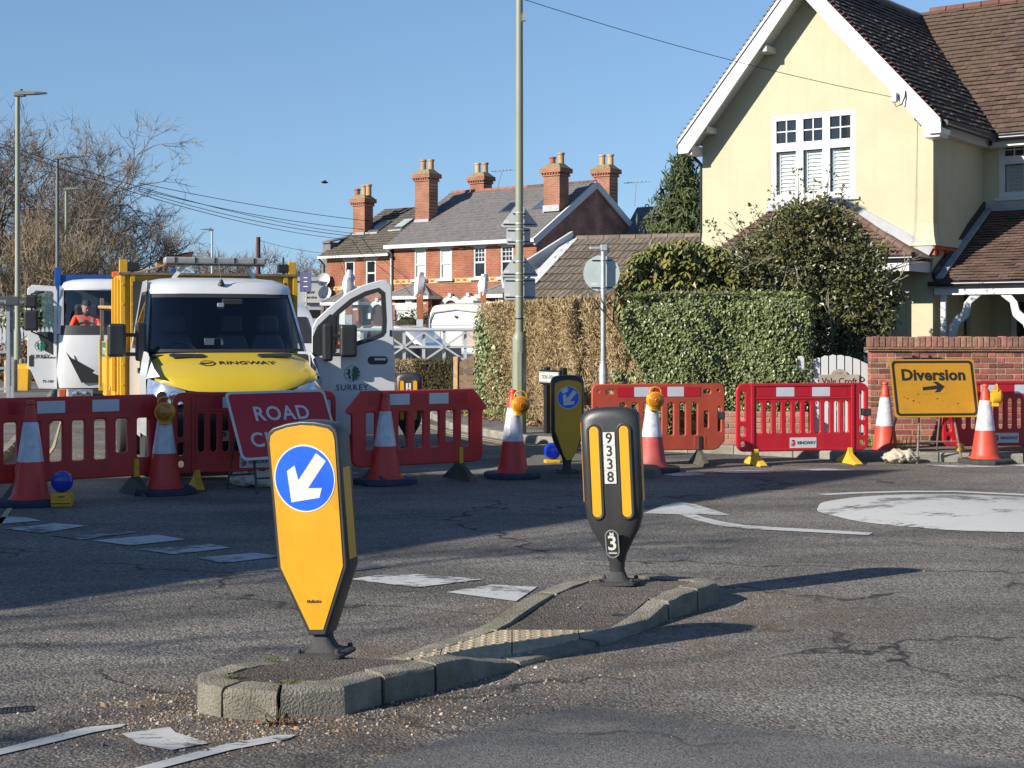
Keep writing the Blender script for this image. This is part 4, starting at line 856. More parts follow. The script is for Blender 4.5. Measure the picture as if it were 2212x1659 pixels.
MB().bx(-.2,.02,1.5,1.55,1.5,1.58).build('white_box', M_SWHITE, van)
# mirrors
def mirror(par, cx, cy, cz, arm_x):
    mr = MB().bx(cx-.1,cx+.1,cy-.07,cy+.06,cz-.19,cz+.19).build('door_mirror', M_BLK, par, bevel=.035, seg=4)
    for dz in (-.16, .06): MB().bx(min(cx,arm_x),max(cx,arm_x),cy-.02,cy+.03,cz+dz-.022,cz+dz+.022).build('mirror_arm', M_BLK, mr, bevel=.01)
    MB().bx(arm_x-.06,arm_x+.06,cy-.03,cy+.1,cz-.24,cz+.2).build('mirror_base', M_BLK, mr, bevel=.03); return mr
mirror(van, -1.26, .95, 1.56, -.99)
# wheels
for s_ in (-1, 1):
    wheel(van, s_*.86, .95, .345, .23, M_GALV); wheel(van, s_*.82, 4.3, .345, .36, M_GALV)
    MB().bx(s_*.86-.12, s_*.86+.12, .5, 1.45, .66, .8).build('wheel_arch', M_TRIM, van)
MB().bx(-.45,.45,1.2,6.0,.4,.6).build('chassis', M_TRIM, van)
MB().bx(-.26,.26,-.1,-.085,.46,.57).build('number_plate', M_SWHITE, van); link('lettering', text('P', .11, bold=.002), M_BLKP, van, loc=(-.2,-.102,.515))
# open right door with window, emblem and mirror
dr = bpy.data.objects.new('open_door', shape([[(0,.45),(.95,.45),(.965,1.0),(.95,1.5),(.93,2.0),(.918,2.2),(.86,2.268),(.78,2.258),(.6,2.205),(.42,2.115),(.25,1.985),(.05,1.8),(0,1.7)],
    [(.1,1.5),(.12,1.72),(.3,1.9),(.45,2.03),(.62,2.12),(.78,2.165),(.835,2.12),(.85,1.8),(.845,1.66),(.82,1.62),(.72,1.57),(.45,1.49),(.14,1.46)]], .05, .012)); COL.objects.link(dr)
dr.data.materials.append(M_WPAINT); dr.parent = van; dr.location = (.98,.86,0); dr.rotation_euler = (0,0,R(-8)); dr.data.shade_smooth(); dr.data.set_sharp_from_angle(angle=R(40))
link('window_seal', shape([[(.085,1.485),(.1,1.73),(.285,1.915),(.44,2.045),(.615,2.135),(.78,2.18),(.85,2.125),(.868,1.8),(.862,1.65),(.83,1.605),(.72,1.555),(.45,1.475),(.14,1.445)],
    [(.135,1.52),(.15,1.71),(.32,1.875),(.46,1.995),(.62,2.085),(.77,2.135),(.81,2.1),(.822,1.8),(.818,1.675),(.8,1.645),(.71,1.6),(.45,1.52),(.16,1.49)]], .056, .004), M_TRIM, dr)
link('window_glass', shape([[(.12,1.5),(.14,1.72),(.3,1.89),(.45,2.01),(.62,2.1),(.78,2.15),(.825,2.11),(.84,1.8),(.835,1.66),(.72,1.58),(.45,1.5),(.15,1.47)]], .004), G_CLEAR, dr)
link('quarter_trim', shape([[(.0,1.36),(.26,1.42),(.27,1.84),(.2,1.86),(.05,1.72),(0,1.6)]], .058, .006), M_BLK, dr)
link('window_bar', shape([[(.255,1.42),(.29,1.42),(.315,1.92),(.28,1.9)]], .05), M_TRIM, dr)
mirror(dr, .4, -.2, 1.55, .16)
hd = link('door_handle', shape([rrect(.65,.88,1.275,1.36,.04,6)], .02, .006), M_BLK, dr, loc=(0,-.022,0)); MB().bx(.72,.86,-.05,-.034,1.315,1.345).build('handle_bar', M_WPAINT, hd, bevel=.006)
link('door_lock', shape([rrect(.905,.935,1.6,1.68,.012,3)], .006), M_BLK, dr, loc=(0,-.027,0))
emblem(dr, .46, 1.16, .095, -.027)
MB().bx(.05,.93,.026,.05,.5,1.42).build('door_lining', M_DARK, dr)
# load body
hb = MB().bx(-1.1,1.1,2.6,2.68,.75,2.37).build('headboard', M_YBODY, van, bevel=.008)
for x in (-1.1,-.98,.94,1.06): MB().bx(x,x+.06,2.56,2.6,.75,2.37).build('headboard_rib', M_YBODY, hb, bevel=.006)
for s_ in (-1, 1): MB().bx(s_*1.06-.05,s_*1.06+.05,2.6,2.7,2.3,2.56).build('stake', M_YBODY, hb, bevel=.006)
for k in range(6):
    for x in (-1.07,-.95): MB().lathe([(.014,0),(.01,.01)], 8, (x,2.56,1.0+k*.25), axis='y').build('rivet', M_YBODY, hb)
MB().bx(-1.1,1.1,2.6,6.0,.74,.86).build('load_floor', M_YBODY, van)
tb_ = MB().bx(-1.13,-.6,2.69,3.35,.86,2.36).build('tool_locker', M_YBODY, van, bevel=.01)
for yy in (2.75,3.25): MB().bx(-1.16,-1.125,yy,yy+.06,.9,2.34).build('locker_rib', M_YBODY, tb_, bevel=.006)
for s_ in (-1, 1):
    ds_ = MB().bx(s_*1.1-.02,s_*1.1+.02,2.7,6.0,.86,1.52).build('dropside', M_YBODY, van, bevel=.006)
    if s_ < 0:
        st = MB().bx(-1.123,-1.121,2.72,5.98,1.3,1.51).build('green_stripe', M_GREEN, ds_)
        for body_, yy in (('surrey.gov.uk', 5.1), ('Highways', 3.35)):
            t = text(body_, .2, bold=.001); t.transform(Matrix.Rotation(R(-90),4,'Z')); link('lettering', t, M_SWHITE, st, loc=(-1.125, yy, 1.4))
    for yy in (2.75,4.3,5.9): MB().bx(s_*1.13-.03,s_*1.13+.03,yy,yy+.08,.8,1.56).build('side_post', M_YBODY, ds_, bevel=.006)
    for yy in (3.2,4.0,4.9,5.6): MB().lathe([(.03,0),(.03,.04)], 10, (s_*1.13,yy,.9), axis='x').build('hinge', M_RUSTY, ds_)
MB().bx(-1.1,1.1,5.98,6.02,.86,1.52).build('tailboard', M_YBODY, van)
MB().bx(-1.14,-1.09,5.9,5.97,.86,2.15).build('rear_post', M_RUSTY, van)
MB().bx(-1.12,1.12,2.55,2.72,2.37,2.4).build('headboard_cap', M_RUSTY, van)
for s_ in (-1, 1):
    wl = MB().bx(s_*.95-.08,s_*.95+.08,2.6,2.68,2.42,2.53).build('work_light', M_BLK, van, bevel=.015); MB().tube([(s_*.95,2.64,2.38),(s_*.95,2.64,2.62)], .015, 6).build('light_bracket', M_BLK, wl)
lb = MB().bx(-.62,.62,1.98,2.2,2.49,2.575).build('light_bar', M_LIGHTBAR, van, bevel=.025, seg=3)
for k in range(5): MB().bx(-.5+k*.24,-.48+k*.24,1.974,2.0,2.5,2.57).build('bar_divider', M_TRIM, lb)
MB().bx(-.6,.6,1.99,2.19,2.475,2.49).build('bar_tray', M_TRIM, lb)
for s_ in (-1, 1): MB().bar((s_*.36,2.09,2.49),(s_*.5,2.15,2.31),.03,.05).build('bar_bracket', M_GALV, lb)
an = MB().lathe([(.045,0),(.035,.025),(.012,.07)], 14, (.0,1.52,2.215)).build('aerial_base', M_BLK, van, smooth=40); MB().tube([(.0,1.52,2.27),(-.03,1.62,2.62)], [.006,.003], 6).build('aerial_rod', M_BLK, an)
# things carried on the van
o = root('broom', 'brown bristled broom sticking up from the van load bed', 'broom', van.location + van.matrix_basis.to_3x3() @ V((0,0,0)), R(19))
MB().bx(-.62,-.2,3.0,3.12,2.5,2.56).build('brush_back', M_WOOD, o); MB().loft([[(-.64,2.98,2.56),(-.18,2.98,2.56),(-.18,3.14,2.56),(-.64,3.14,2.56)],[(-.5,2.96,2.62),(-.16,2.96,2.7),(-.16,3.16,2.7),(-.5,3.16,2.62)]]).build('bristles', M_BRUSH, o)
MB().tube([(-.45,3.0,2.53),(-.9,2.9,2.4),(-1.0,4.6,1.5)], .016, 8).build('handle', M_WOOD, o)
sg = root('stacked_road_signs', 'red and white road signs stacked upright in the van load bed', 'road signs', (-3.0,16.35,0), R(19))
for k in range(5):
    p = link('sign_board', shape([rrect(-1.06,-.4,1.1-.05*(k % 2),2.1-.06*k,.06,4)], .02, .002), M_SWHITE, sg, loc=(0,4.3+.09*k,0))
    link('red_face', shape([rrect(-1.02,-.44,1.16,2.05-.06*k,.04,4)], .004), mat('sign_red_lit', (.5,.01,.03), .4), p, loc=(0,-.0115,0))
for k in range(4): MB().bx(-1.0+.05*k,-.965+.05*k,3.95,4.02,.9,1.72).build('board_edge', M_GALV, sg)
tp = MB().tube([(-1.15,5.95,2.02),(-.9,2.9,1.95)], .025, 8).build('timber_pole', M_WOOD); tp.location = (-3.0,16.35,0); tp.rotation_euler = (0,0,R(19)); tag(tp, 'long timber pole lying along the side of the van load bed', 'pole')

# ---------------- tipper truck behind
trk = root('tipper_truck', 'white tipper truck with blue body and open door parked behind the works van', 'truck', (-7.36,27.5,0), R(15))
TC = [-1,-.96,-.85,-.6,-.3,0,.3,.6,.85,.96,1]
def tr(y, z, hw, push, drop=0): return frow(y, z, hw, push, drop, TC)
surf([tr(.02,.62,1.05,.14), tr(-.02,.9,1.06,.14), tr(.0,1.25,1.06,.15), tr(.04,1.6,1.05,.16)], 'front_panel', M_WPAINT, trk)
surf([tr(.04,1.605,1.045,.16), tr(.06,1.78,1.04,.16)], 'scuttle', M_TRIM, trk)
ws2 = surf([inset(tr(.06,1.74,1.02,.16),.97), inset(tr(.1,2.1,1.0,.16),.97), inset(tr(.17,2.46,.98,.16),.97)], 'windscreen', glass('truck_screen', (.8,.85,.88), .03), trk, 1)
surf([tr(.165,2.44,.985,.16), tr(.2,2.54,.98,.17,.02), tr(.35,2.64,.95,.18,.05), tr(1.0,2.68,.94,.1,.06), tr(1.6,2.68,.93,0,.07)], 'roof', M_WPAINT, trk, 1)
for s_ in (-1, 1):
    surf([[V((s_*1.0,.2,1.62)),V((s_*1.055,.2,1.62)),V((s_*1.06,.32,1.6))],[V((s_*.975,.26,2.1)),V((s_*1.03,.26,2.1)),V((s_*1.04,.36,2.1))],[V((s_*.95,.33,2.46)),V((s_*.99,.34,2.5)),V((s_*1.0,.45,2.5))]], 'a_pillar', M_WPAINT, trk)
    surf([[(s_*1.06,.16,.62),(s_*1.065,.16,1.3),(s_*1.06,.2,1.62)],[(s_*1.065,.4,.62),(s_*1.07,.4,1.3),(s_*1.06,.4,1.62)]], 'corner_panel', M_WPAINT, trk)
    # dark corner vane
    link('corner_vane', shape([[(s_*.9,1.3),(s_*.8,1.18),(s_*.3,.9),(s_*.2,.72),(s_*.62,.72)]], .02), M_TRIM, trk, loc=(0,.0,0))
    hl = MB().loft([[(s_*1.0,.1,.62-.02),(s_*1.02,.1,.42)],[(s_*.85,-.0,.6),(s_*.85,-.0,.42)],[(s_*.42,-.03,.6),(s_*.42,-.03,.42)]], (0,0), False).build('headlight', M_SILVER, trk)
    for x in (.72,.54): MB().lathe([(.07,0),(.06,.02),(.02,.025)], 16, (s_*x,-.02,.51), axis='y').build('lamp_lens', M_CHROME, hl, smooth=40)
    MB().bx(s_*.96-.06,s_*.96+.06,.02,.05,.44,.6).build('indicator', M_BEACON, hl, bevel=.01)
surf([tr(.0,.28,1.03,.12), tr(-.02,.4,1.05,.12), tr(.02,.44,1.05,.12), tr(.04,.62,1.05,.12)], 'bumper', M_TRIM, trk)
MB().bx(-1.0,1.0,1.55,1.6,.7,2.6).build('cab_back', M_DARK, trk); MB().bx(-1.0,1.0,.3,1.55,.62,.8).build('cab_floor', M_DARK, trk)
MB().bx(-1.0,1.0,.22,.6,1.35,1.66).build('dashboard', M_DARK, trk, bevel=.05)
surf([[(1.06,.4,.62),(1.06,.4,1.6),(1.0,.45,2.5)],[(1.06,1.6,.62),(1.06,1.6,1.6),(.98,1.6,2.55)]], 'cab_side', M_WPAINT, trk)
MB().bx(-1.06,-.98,1.45,1.6,.62,2.55).build('b_pillar', M_WPAINT, trk)
MB().tube([(-.55+.22*cos(2*pi*k/20), .7+.12*sin(2*pi*k/20), 1.68+.16*sin(2*pi*k/20)) for k in range(21)], .018, 8).build('steering_wheel', M_TRIM, trk, smooth=1)
ts = MB().bx(-.8,-.3,.95,1.4,1.15,1.3).build('seat', M_DARK, trk, bevel=.04); MB().bx(-.78,-.32,1.35,1.5,1.3,2.2).build('backrest', M_DARK, ts, bevel=.06)
MB().bar((.02,.02,1.72),(-.3,.01,1.84),.02,.02).build('wiper', M_TRIM, trk)
# door swung open on the left, with tall twin mirror
td = bpy.data.objects.new('open_door', shape([[(-.02,.55),(.5,.5),(.52,2.45),(.42,2.54),(.06,2.5),(0,2.4),(-.02,1.25),(-.06,.95)] if False else [(0,.6),(-.32,.62),(-.46,.95),(-.52,1.0),(-.52,2.45),(-.45,2.52),(-.03,2.5),(0,2.4)],
    [(-.05,1.2),(-.22,1.3),(-.36,1.65),(-.42,1.72),(-.43,2.38),(-.38,2.43),(-.08,2.42),(-.05,2.38)]], .05, .01)); COL.objects.link(td); td.data.materials.append(M_WPAINT)
td.parent = trk; td.location = (-1.06,.3,0); td.rotation_euler = (0,0,R(-6))
link('door_trim', shape([[(-.06,1.22),(-.23,1.32),(-.35,1.66),(-.1,1.66),(-.06,1.62)]], .03), M_TRIM, td); link('window_glass', shape([[(-.06,1.64),(-.41,1.64),(-.42,2.38),(-.08,2.41)]], .004), G_CLEAR, td)
link('grab_recess', shape([rrect(-.5,-.42,1.02,1.22,.02,3)], .01), M_TRIM, td, loc=(0,-.027,0)); emblem(td, -.3, 1.4, .1, -.028, False); link('lettering', text('SURREY', .1, bold=.001), M_BLKP, td, loc=(-.3,-.028,1.2))
link('lettering', text('EUROCARGO', .04, bold=.001), M_BLKP, td, loc=(-.14,-.028,1.18)); link('lettering', text('75-160', .07, bold=.001), M_BLKP, td, loc=(-.16,-.028,.74))
mm_ = MB().bx(-.55,-.3,-.32,-.16,1.68,2.06).build('wing_mirror', M_BLK, td, bevel=.04, seg=3); MB().bx(-.55,-.32,-.3,-.16,2.1,2.34).build('wide_mirror', M_BLK, mm_, bevel=.04, seg=3); MB().tube([(-.3,-.02,1.6),(-.42,-.2,1.66),(-.42,-.24,2.36),(-.25,-.02,2.4)], .02, 8).build('mirror_arm', M_BLK, mm_)
# blue tipper body
bh = MB().bx(-1.12,1.12,1.75,1.83,.9,2.78).build('blue_headboard', M_BLUEP, trk, bevel=.01)
for s_ in (-1, 1): MB().bx(s_*1.1-.06,s_*1.1+.06,1.72,1.86,.9,2.92).build('corner_post', M_BLUEP, bh, bevel=.01); MB().bx(s_*1.12-.02,s_*1.12+.02,1.85,5.6,.95,1.7).build('tipper_side', M_BLUEP, trk)
MB().bx(-1.12,1.12,1.8,5.6,.88,.96).build('tipper_floor', M_BLUEP, trk)
MB().bx(-1.16,-1.1,2.2,5.4,1.15,1.22).build('side_rail', M_BLUEP, trk)
bc = MB().bx(-.08,.26,.95,1.12,2.7,2.82).build('beacon_bar', M_BEACON, trk, bevel=.02); MB().bx(-.1,.28,.98,1.1,2.67,2.71).build('beacon_base', M_TRIM, bc)
for s_ in (-1, 1): wheel(trk, s_*.9, .9, .42, .26, M_GALV); wheel(trk, s_*.85, 4.2, .42, .4, M_GALV)
MB().bx(-.45,.45,.5,5.4,.5,.75).build('chassis', M_TRIM, trk)

# ---------------- people
M_SKIN = mat('skin', (.45,.26,.18), .6, var=.08); M_ORANGE = mat('hi_vis_orange', (.85,.09,.02), .7, var=.1, vs=8, bump=.3, bs=14); M_NVY = mat('dark_trousers', (.02,.025,.04), .85, var=.2)
M_GREYTAPE = mat('reflective_tape', (.4,.41,.4), .3, var=.1); M_CAP = mat('dark_green_cap', (.015,.04,.035), .7, var=.2); M_HAIR = mat('dark_hair', (.02,.015,.012), .8, var=.3)
def skin(name, J, E, m, par, sub=2):
    me = bpy.data.meshes.new(name); me.from_pydata([j[:3] for j in J], E, []); o = link(name, me, m, par)
    md = o.modifiers.new('skin', 'SKIN'); md.use_smooth_shade = True
    if not me.skin_vertices: me.skin_vertices.new() if hasattr(me.skin_vertices, 'new') else None
    bm = bmesh.new(); bm.from_mesh(me); ly = bm.verts.layers.skin.verify(); bm.verts.ensure_lookup_table()
    for i, j in enumerate(J): bm.verts[i][ly].radius = (j[3], j[4] if len(j) > 4 else j[3]); bm.verts[i][ly].use_root = (i == 0)
    bm.to_mesh(me); bm.free(); sb = o.modifiers.new('sub', 'SUBSURF'); sb.levels = sub; sb.render_levels = sub; return o
def head(par, c, yaw, pitch, cap=None):
    M = Matrix.Translation(c) @ Matrix.Rotation(yaw, 4, 'Z') @ Matrix.Rotation(pitch, 4, 'X')
    rings = []
    for z, wx, wy, oy in ((-.115,.035,.04,.0),(-.105,.055,.06,-.02),(-.08,.064,.078,-.014),(-.04,.072,.092,-.006),(0,.077,.098,0),(.045,.076,.097,.004),(.085,.063,.083,.006),(.11,.04,.055,.006),(.12,.01,.014,.006)):
        rings.append([(wx*cos(2*pi*k/20), oy + wy*sin(2*pi*k/20), z) for k in range(20)])
    mb = MB().loft(rings, M=M)
    mb.loft([[(-.011,-.095,.012),(.011,-.095,.012),(.008,-.09,.02),(-.008,-.09,.02)],[(-.018,-.118,-.03),(.018,-.118,-.03),(.012,-.1,-.02),(-.012,-.1,-.02)],[(-.016,-.09,-.042),(.016,-.09,-.042),(.012,-.085,-.03),(-.012,-.085,-.03)]], M=M)
    for s_ in (-1, 1): mb.ell((s_*.078,.01,-.005), (.012,.022,.034), 8, 6, M=M)
    mb.ell((0,-.088,-.062), (.026,.008,.006), 10, 4, M=M)
    h = mb.build('head', M_SKIN, par, smooth=1)
    for s_ in (-1, 1): MB().ell((s_*.031,-.088,.018), (.013,.007,.007), 8, 6, M=M).build('eye', M_DARK, h, smooth=1)
    if cap:
        cb = MB().loft([[(.082*k2*cos(2*pi*k/20), .006+.104*k2*sin(2*pi*k/20), z) for k in range(20)] for z, k2 in ((.03,1.0),(.07,.98),(.105,.78),(.128,.4),(.135,.05))], M=M)
        cb.loft([[(-.065,-.08,.035),(.065,-.08,.035),(.06,-.08,.045),(-.06,-.08,.045)],[(-.05,-.17,.022),(.05,-.17,.022),(.05,-.17,.03),(-.05,-.17,.03)]], M=M)
        cb.build('cap', cap, h, smooth=40)
    else:
        MB().loft([[(.081*k2*cos(2*pi*k/20), .014+.1*k2*sin(2*pi*k/20), z) for k in range(20)] for z, k2 in ((.045,1.0),(.08,.96),(.11,.7),(.128,.3),(.13,.04))], M=M).build('hair', M_HAIR, h, smooth=1)
    return h
def hand(par, p, d, curl=.6):
    """palm, four bent fingers and a thumb; d = direction of the fingers"""
    d = V(d).normalized(); up = V((0,0,1)); sd_ = d.cross(up).normalized(); n_ = sd_.cross(d); p = V(p); mb = MB()
    mb.loft([[tuple(p + d*a + sd_*w_*s1 + n_*t_*s2) for s1, s2 in ((-1,-1),(1,-1),(1,1),(-1,1))] for a, w_, t_ in ((0,.025,.016),(.04,.04,.015),(.085,.04,.012))])
    for k in range(4):
        b = p + d*.083 + sd_*(-.03+.02*k); L = (.03,.036,.034,.026)[k]
        mb.tube([b, b + d*L - n_*.006, b + d*L*1.6 - n_*.03*curl, b + d*L*1.5 - n_*.06*curl], [.009,.0085,.008,.006], 6)
    b = p + d*.03 - sd_*.036; mb.tube([b, b - sd_*.025 + d*.02 - n_*.01, b - sd_*.02 + d*.05 - n_*.03], [.011,.01,.007], 6)
    return mb.build('hand', M_SKIN, par, smooth=50)
# driver looking down in the truck cab
pr = root('person', 'person in orange jacket looking down at the wheel of the white truck', 'person', (0,0,0)); pr.location = trk.location; pr.rotation_euler = trk.rotation_euler
sx0 = -.55
body = skin('body', [(sx0,1.15,1.36,.15,.12),(sx0,1.17,1.6,.15,.11),(sx0,1.12,1.85,.165,.11),(sx0,1.08,1.98,.07,.07),(sx0,1.02,2.05,.055,.055),(sx0-.19,1.1,1.92,.065,.065),(sx0-.27,.98,1.7,.055,.055),(sx0-.16,.76,1.66,.042,.042),(sx0+.19,1.1,1.92,.065,.065),(sx0+.27,.98,1.7,.055,.055),(sx0+.14,.76,1.66,.042,.042),(sx0-.12,.9,1.34,.085,.085),(sx0-.13,.62,1.3,.065,.065),(sx0-.13,.6,.95,.05,.05),(sx0+.12,.9,1.34,.085,.085),(sx0+.13,.62,1.3,.065,.065),(sx0+.13,.6,.95,.05,.05)],
     [(0,1),(1,2),(2,3),(3,4),(2,5),(5,6),(6,7),(2,8),(8,9),(9,10),(0,11),(11,12),(12,13),(0,14),(14,15),(15,16)], M_NVY, pr)
jk = skin('jacket', [(sx0,1.15,1.38,.17,.14),(sx0,1.17,1.6,.17,.13),(sx0,1.12,1.85,.185,.125),(sx0,1.08,1.965,.085,.085),(sx0-.2,1.1,1.92,.08,.08),(sx0-.28,.98,1.7,.068,.068),(sx0-.17,.8,1.665,.055,.055),(sx0+.2,1.1,1.92,.08,.08),(sx0+.28,.98,1.7,.068,.068),(sx0+.15,.8,1.665,.055,.055)], [(0,1),(1,2),(2,3),(2,4),(4,5),(5,6),(2,7),(7,8),(8,9)], M_ORANGE, pr)
MB().lathe([(.2,1.6),(.2,1.65)], 20, (0,0,0), M=Matrix.Translation((sx0,1.16,0)) @ Matrix.Diagonal((1,.78,1,1))).build('reflective_band', M_GREYTAPE, jk, smooth=1)
for s_ in (-1, 1): MB().bx(sx0+s_*.1-.025,sx0+s_*.1+.025,.975,.985,1.66,1.93).build('reflective_band', M_GREYTAPE, jk)
head(pr, V((sx0,.98,2.14)), R(20), R(32))
hand(pr, (sx0-.15,.76,1.665), (.3,-.9,.1)); hand(pr, (sx0+.14,.76,1.665), (-.3,-.9,.1))
# worker standing behind the open van door
pw = root('person', 'person in orange jacket and dark cap leaning in behind the open van door', 'person', (-2.08,18.35,0), R(-62))
wb_ = skin('body', [(0,0,.95,.15,.12),(0,-.04,1.2,.145,.11),(0,-.12,1.42,.165,.11),(0,-.16,1.54,.065,.065),(0,-.2,1.6,.055,.055),(-.2,-.12,1.46,.06,.06),(-.26,-.2,1.2,.05,.05),(-.2,-.42,1.1,.04,.04),(.2,-.12,1.46,.06,.06),(.26,-.2,1.2,.05,.05),(.2,-.42,1.1,.04,.04),(-.1,.0,.85,.09,.09),(-.11,-.02,.5,.065,.065),(-.11,.03,.1,.045,.045),(-.11,-.12,.05,.045,.04),(.1,.0,.85,.09,.09),(.11,-.02,.5,.065,.065),(.11,.03,.1,.045,.045),(.11,-.12,.05,.045,.04)],
     [(0,1),(1,2),(2,3),(3,4),(2,5),(5,6),(6,7),(2,8),(8,9),(9,10),(0,11),(11,12),(12,13),(13,14),(0,15),(15,16),(16,17),(17,18)], M_NVY, pw)
skin('jacket', [(0,0,.98,.17,.14),(0,-.04,1.2,.165,.13),(0,-.12,1.42,.185,.125),(0,-.155,1.53,.08,.08),(-.21,-.12,1.46,.075,.075),(-.27,-.2,1.2,.062,.062),(-.21,-.4,1.105,.05,.05),(.21,-.12,1.46,.075,.075),(.27,-.2,1.2,.062,.062),(.21,-.4,1.105,.05,.05)], [(0,1),(1,2),(2,3),(2,4),(4,5),(5,6),(2,7),(7,8),(8,9)], M_ORANGE, pw)
head(pw, V((0,-.24,1.71)), R(12), R(14), M_CAP); hand(pw, (-.2,-.43,1.1), (.1,-1,0)); hand(pw, (.2,-.43,1.1), (-.1,-1,0))

# ---------------- white panel van further back
pv = root('panel_van', 'white panel van parked further up the closed road behind the open door', 'van', (-5.15,33.5,0), R(19))
prof = [(0,.4),(-.05,.8),(.15,1.1),(.75,1.35),(1.35,2.0),(1.7,2.22),(2.4,2.33),(4.8,2.3),(4.95,2.1),(5.0,.4)]
rings = []
for x, k in ((-.98,.97),(-.9,1.0),(-.5,1.012),(0,1.016),(.5,1.012),(.9,1.0),(.98,.97)): rings.append([(x*(1 if z < 1.4 else 1-.12*(z-1.4)), y, z if z < 1.4 else 1.4+(z-1.4)*k) for y, z in prof])
MB().loft(rings).build('body', M_WPAINT, pv, smooth=35)
MB().add([(-.85,.78,1.42),(.85,.78,1.42),(.76,1.34,2.02),(-.76,1.34,2.02)], [(0,1,2,3)]).build('windscreen', M_DARK, pv)
for s_ in (-1, 1): MB().add([(s_*.985,1.05,1.4),(s_*.985,1.9,1.4),(s_*.945,1.9,1.95),(s_*.945,1.45,1.95)], [(0,1,2,3)]).build('side_window', M_DARK, pv); wheel(pv, s_*.85, .9, .33, .22, M_GALV); wheel(pv, s_*.85, 4.1, .33, .22, M_GALV); MB().bx(s_*1.15-.1,s_*1.15+.1,1.0,1.1,1.35,1.65).build('door_mirror', M_BLK, pv, bevel=.03)
# ================================================================ yellow house, garden wall, gate, hedges
M_REND = mat('cream_render', (.43,.405,.275), .85, var=.05, vs=1.2, bump=.15, bs=30, dirt=(.37,.335,.235), dirt_amt=.5, ds=.9)
streaks(M_REND, (.33,.3,.21), .3)
M_PVC = mat('white_upvc', (.5,.51,.51), .4, var=.03, dirt=(.4,.4,.385), dirt_amt=.35, ds=2)
M_TILED = mat('clay_tile_dark', (.1,.075,.062), .9, var=.3, vs=9, bump=.4, bs=50, rnd=.16, rnd_hue=.012, dirt=(.05,.05,.03), dirt_amt=.5, ds=2)
M_TILEB = mat('clay_tile_brown', (.09,.055,.041), .9, var=.3, vs=9, bump=.4, bs=50, rnd=.3, rnd_hue=.014, dirt=(.08,.06,.045), dirt_amt=.55, ds=1.5)
M_TILEP = mat('clay_tile_porch', (.12,.072,.055), .9, var=.25, vs=9, bump=.4, bs=50, rnd=.22, rnd_hue=.012, dirt=(.09,.065,.05), dirt_amt=.4, ds=2)
M_RIDGE = mat('ridge_tile', (.13,.058,.043), .9, var=.3, rnd=.2); M_LEAD = mat('lead_flashing', (.3,.31,.33), .6, .2, var=.15, vs=5)
M_GUT = mat('black_gutter', (.015,.015,.017), .35, var=.2); M_TERRA = mat('terracotta_band', (.38,.085,.04), .8, var=.1)
M_GLASSD = mat('dark_window_glass', (.015,.017,.02), .05, var=.3, vs=2, coat=.5); M_SLAT = mat('shutter_white', (.55,.56,.54), .5, var=.03)
M_BRICK = mat('red_brick', (.25,.085,.055), .9, var=.25, vs=12, bump=.5, bs=60, rnd=.45, rnd_hue=.02, dirt=(.12,.075,.055), dirt_amt=.6, ds=5)
M_BRICKP = mat('pink_brick', (.36,.17,.11), .9, var=.2, vs=12, bump=.5, bs=60, rnd=.3, rnd_hue=.015, dirt=(.25,.17,.12), dirt_amt=.4, ds=5)
M_COPE = mat('coping_brick', (.25,.125,.085), .95, var=.3, vs=12, bump=.6, bs=50, rnd=.35, rnd_hue=.015, dirt=(.09,.085,.06), dirt_amt=.65, ds=7)
M_MORT = mat('mortar', (.3,.26,.2), .95, var=.2, vs=10, bump=.4, bs=50, dirt=(.2,.16,.12), dirt_amt=.5, ds=5)
def tile_plane(par, O, U, W, poly, tw, gauge, m, nmax, name='roof_tile', lift=.034, sortkey=None, seed=1, backing=None):
    rg = random.Random(seed); O, U, W = V(O), V(U).normalized(), V(W).normalized(); N = U.cross(W).normalized()
    if N.z < 0: N = -N
    us = [p[0] for p in poly]; ws_ = [p[1] for p in poly]; items = []
    j = 0; w0 = min(ws_)
    while w0 < max(ws_):
        u = min(us) - (tw/2 if j % 2 else 0) - rg.uniform(0, .01)
        while u < max(us):
            ln = gauge*1.25; sag = rg.uniform(-.004, .004); li = lift*rg.uniform(.75, 1.25)
            q = clip([(u+.002, w0+sag), (u+tw-.002, w0+sag+rg.uniform(-.003,.003)), (u+tw-.002, w0+ln), (u+.002, w0+ln)], poly)
            if len(q) >= 3:
                top = [O + U*a + W*b + N*(li*(1-(b-w0)/ln)+.004) for a, b in q]; bot = [p - N*.013 for p in top]
                items.append((sortkey(q[0]) if sortkey else q[0][1], [tuple(p) for p in bot], [tuple(p) for p in top]))
            u += tw
        w0 += gauge; j += 1
    items.sort(key=lambda t: t[0])
    rest = MB()
    for i, (_, b, t) in enumerate(items):
        if i < nmax: MB().loft([b, t]).build(name, m, par)
        else: rest.loft([b, t])
    if rest.v: o = rest.build(name + 's_beyond', m, par); o['kind'] = 'stuff'
    bk = MB().loft([[tuple(O + U*a + W*b - N*.06) for a, b in poly], [tuple(O + U*a + W*b - N*.012) for a, b in poly]]).build('roof_deck', backing or M_LEAD, par); return bk
H = root('yellow_house', 'cream rendered gabled house with white bargeboards and tiled roofs', 'house', (7.12,25.0,0), R(-36))
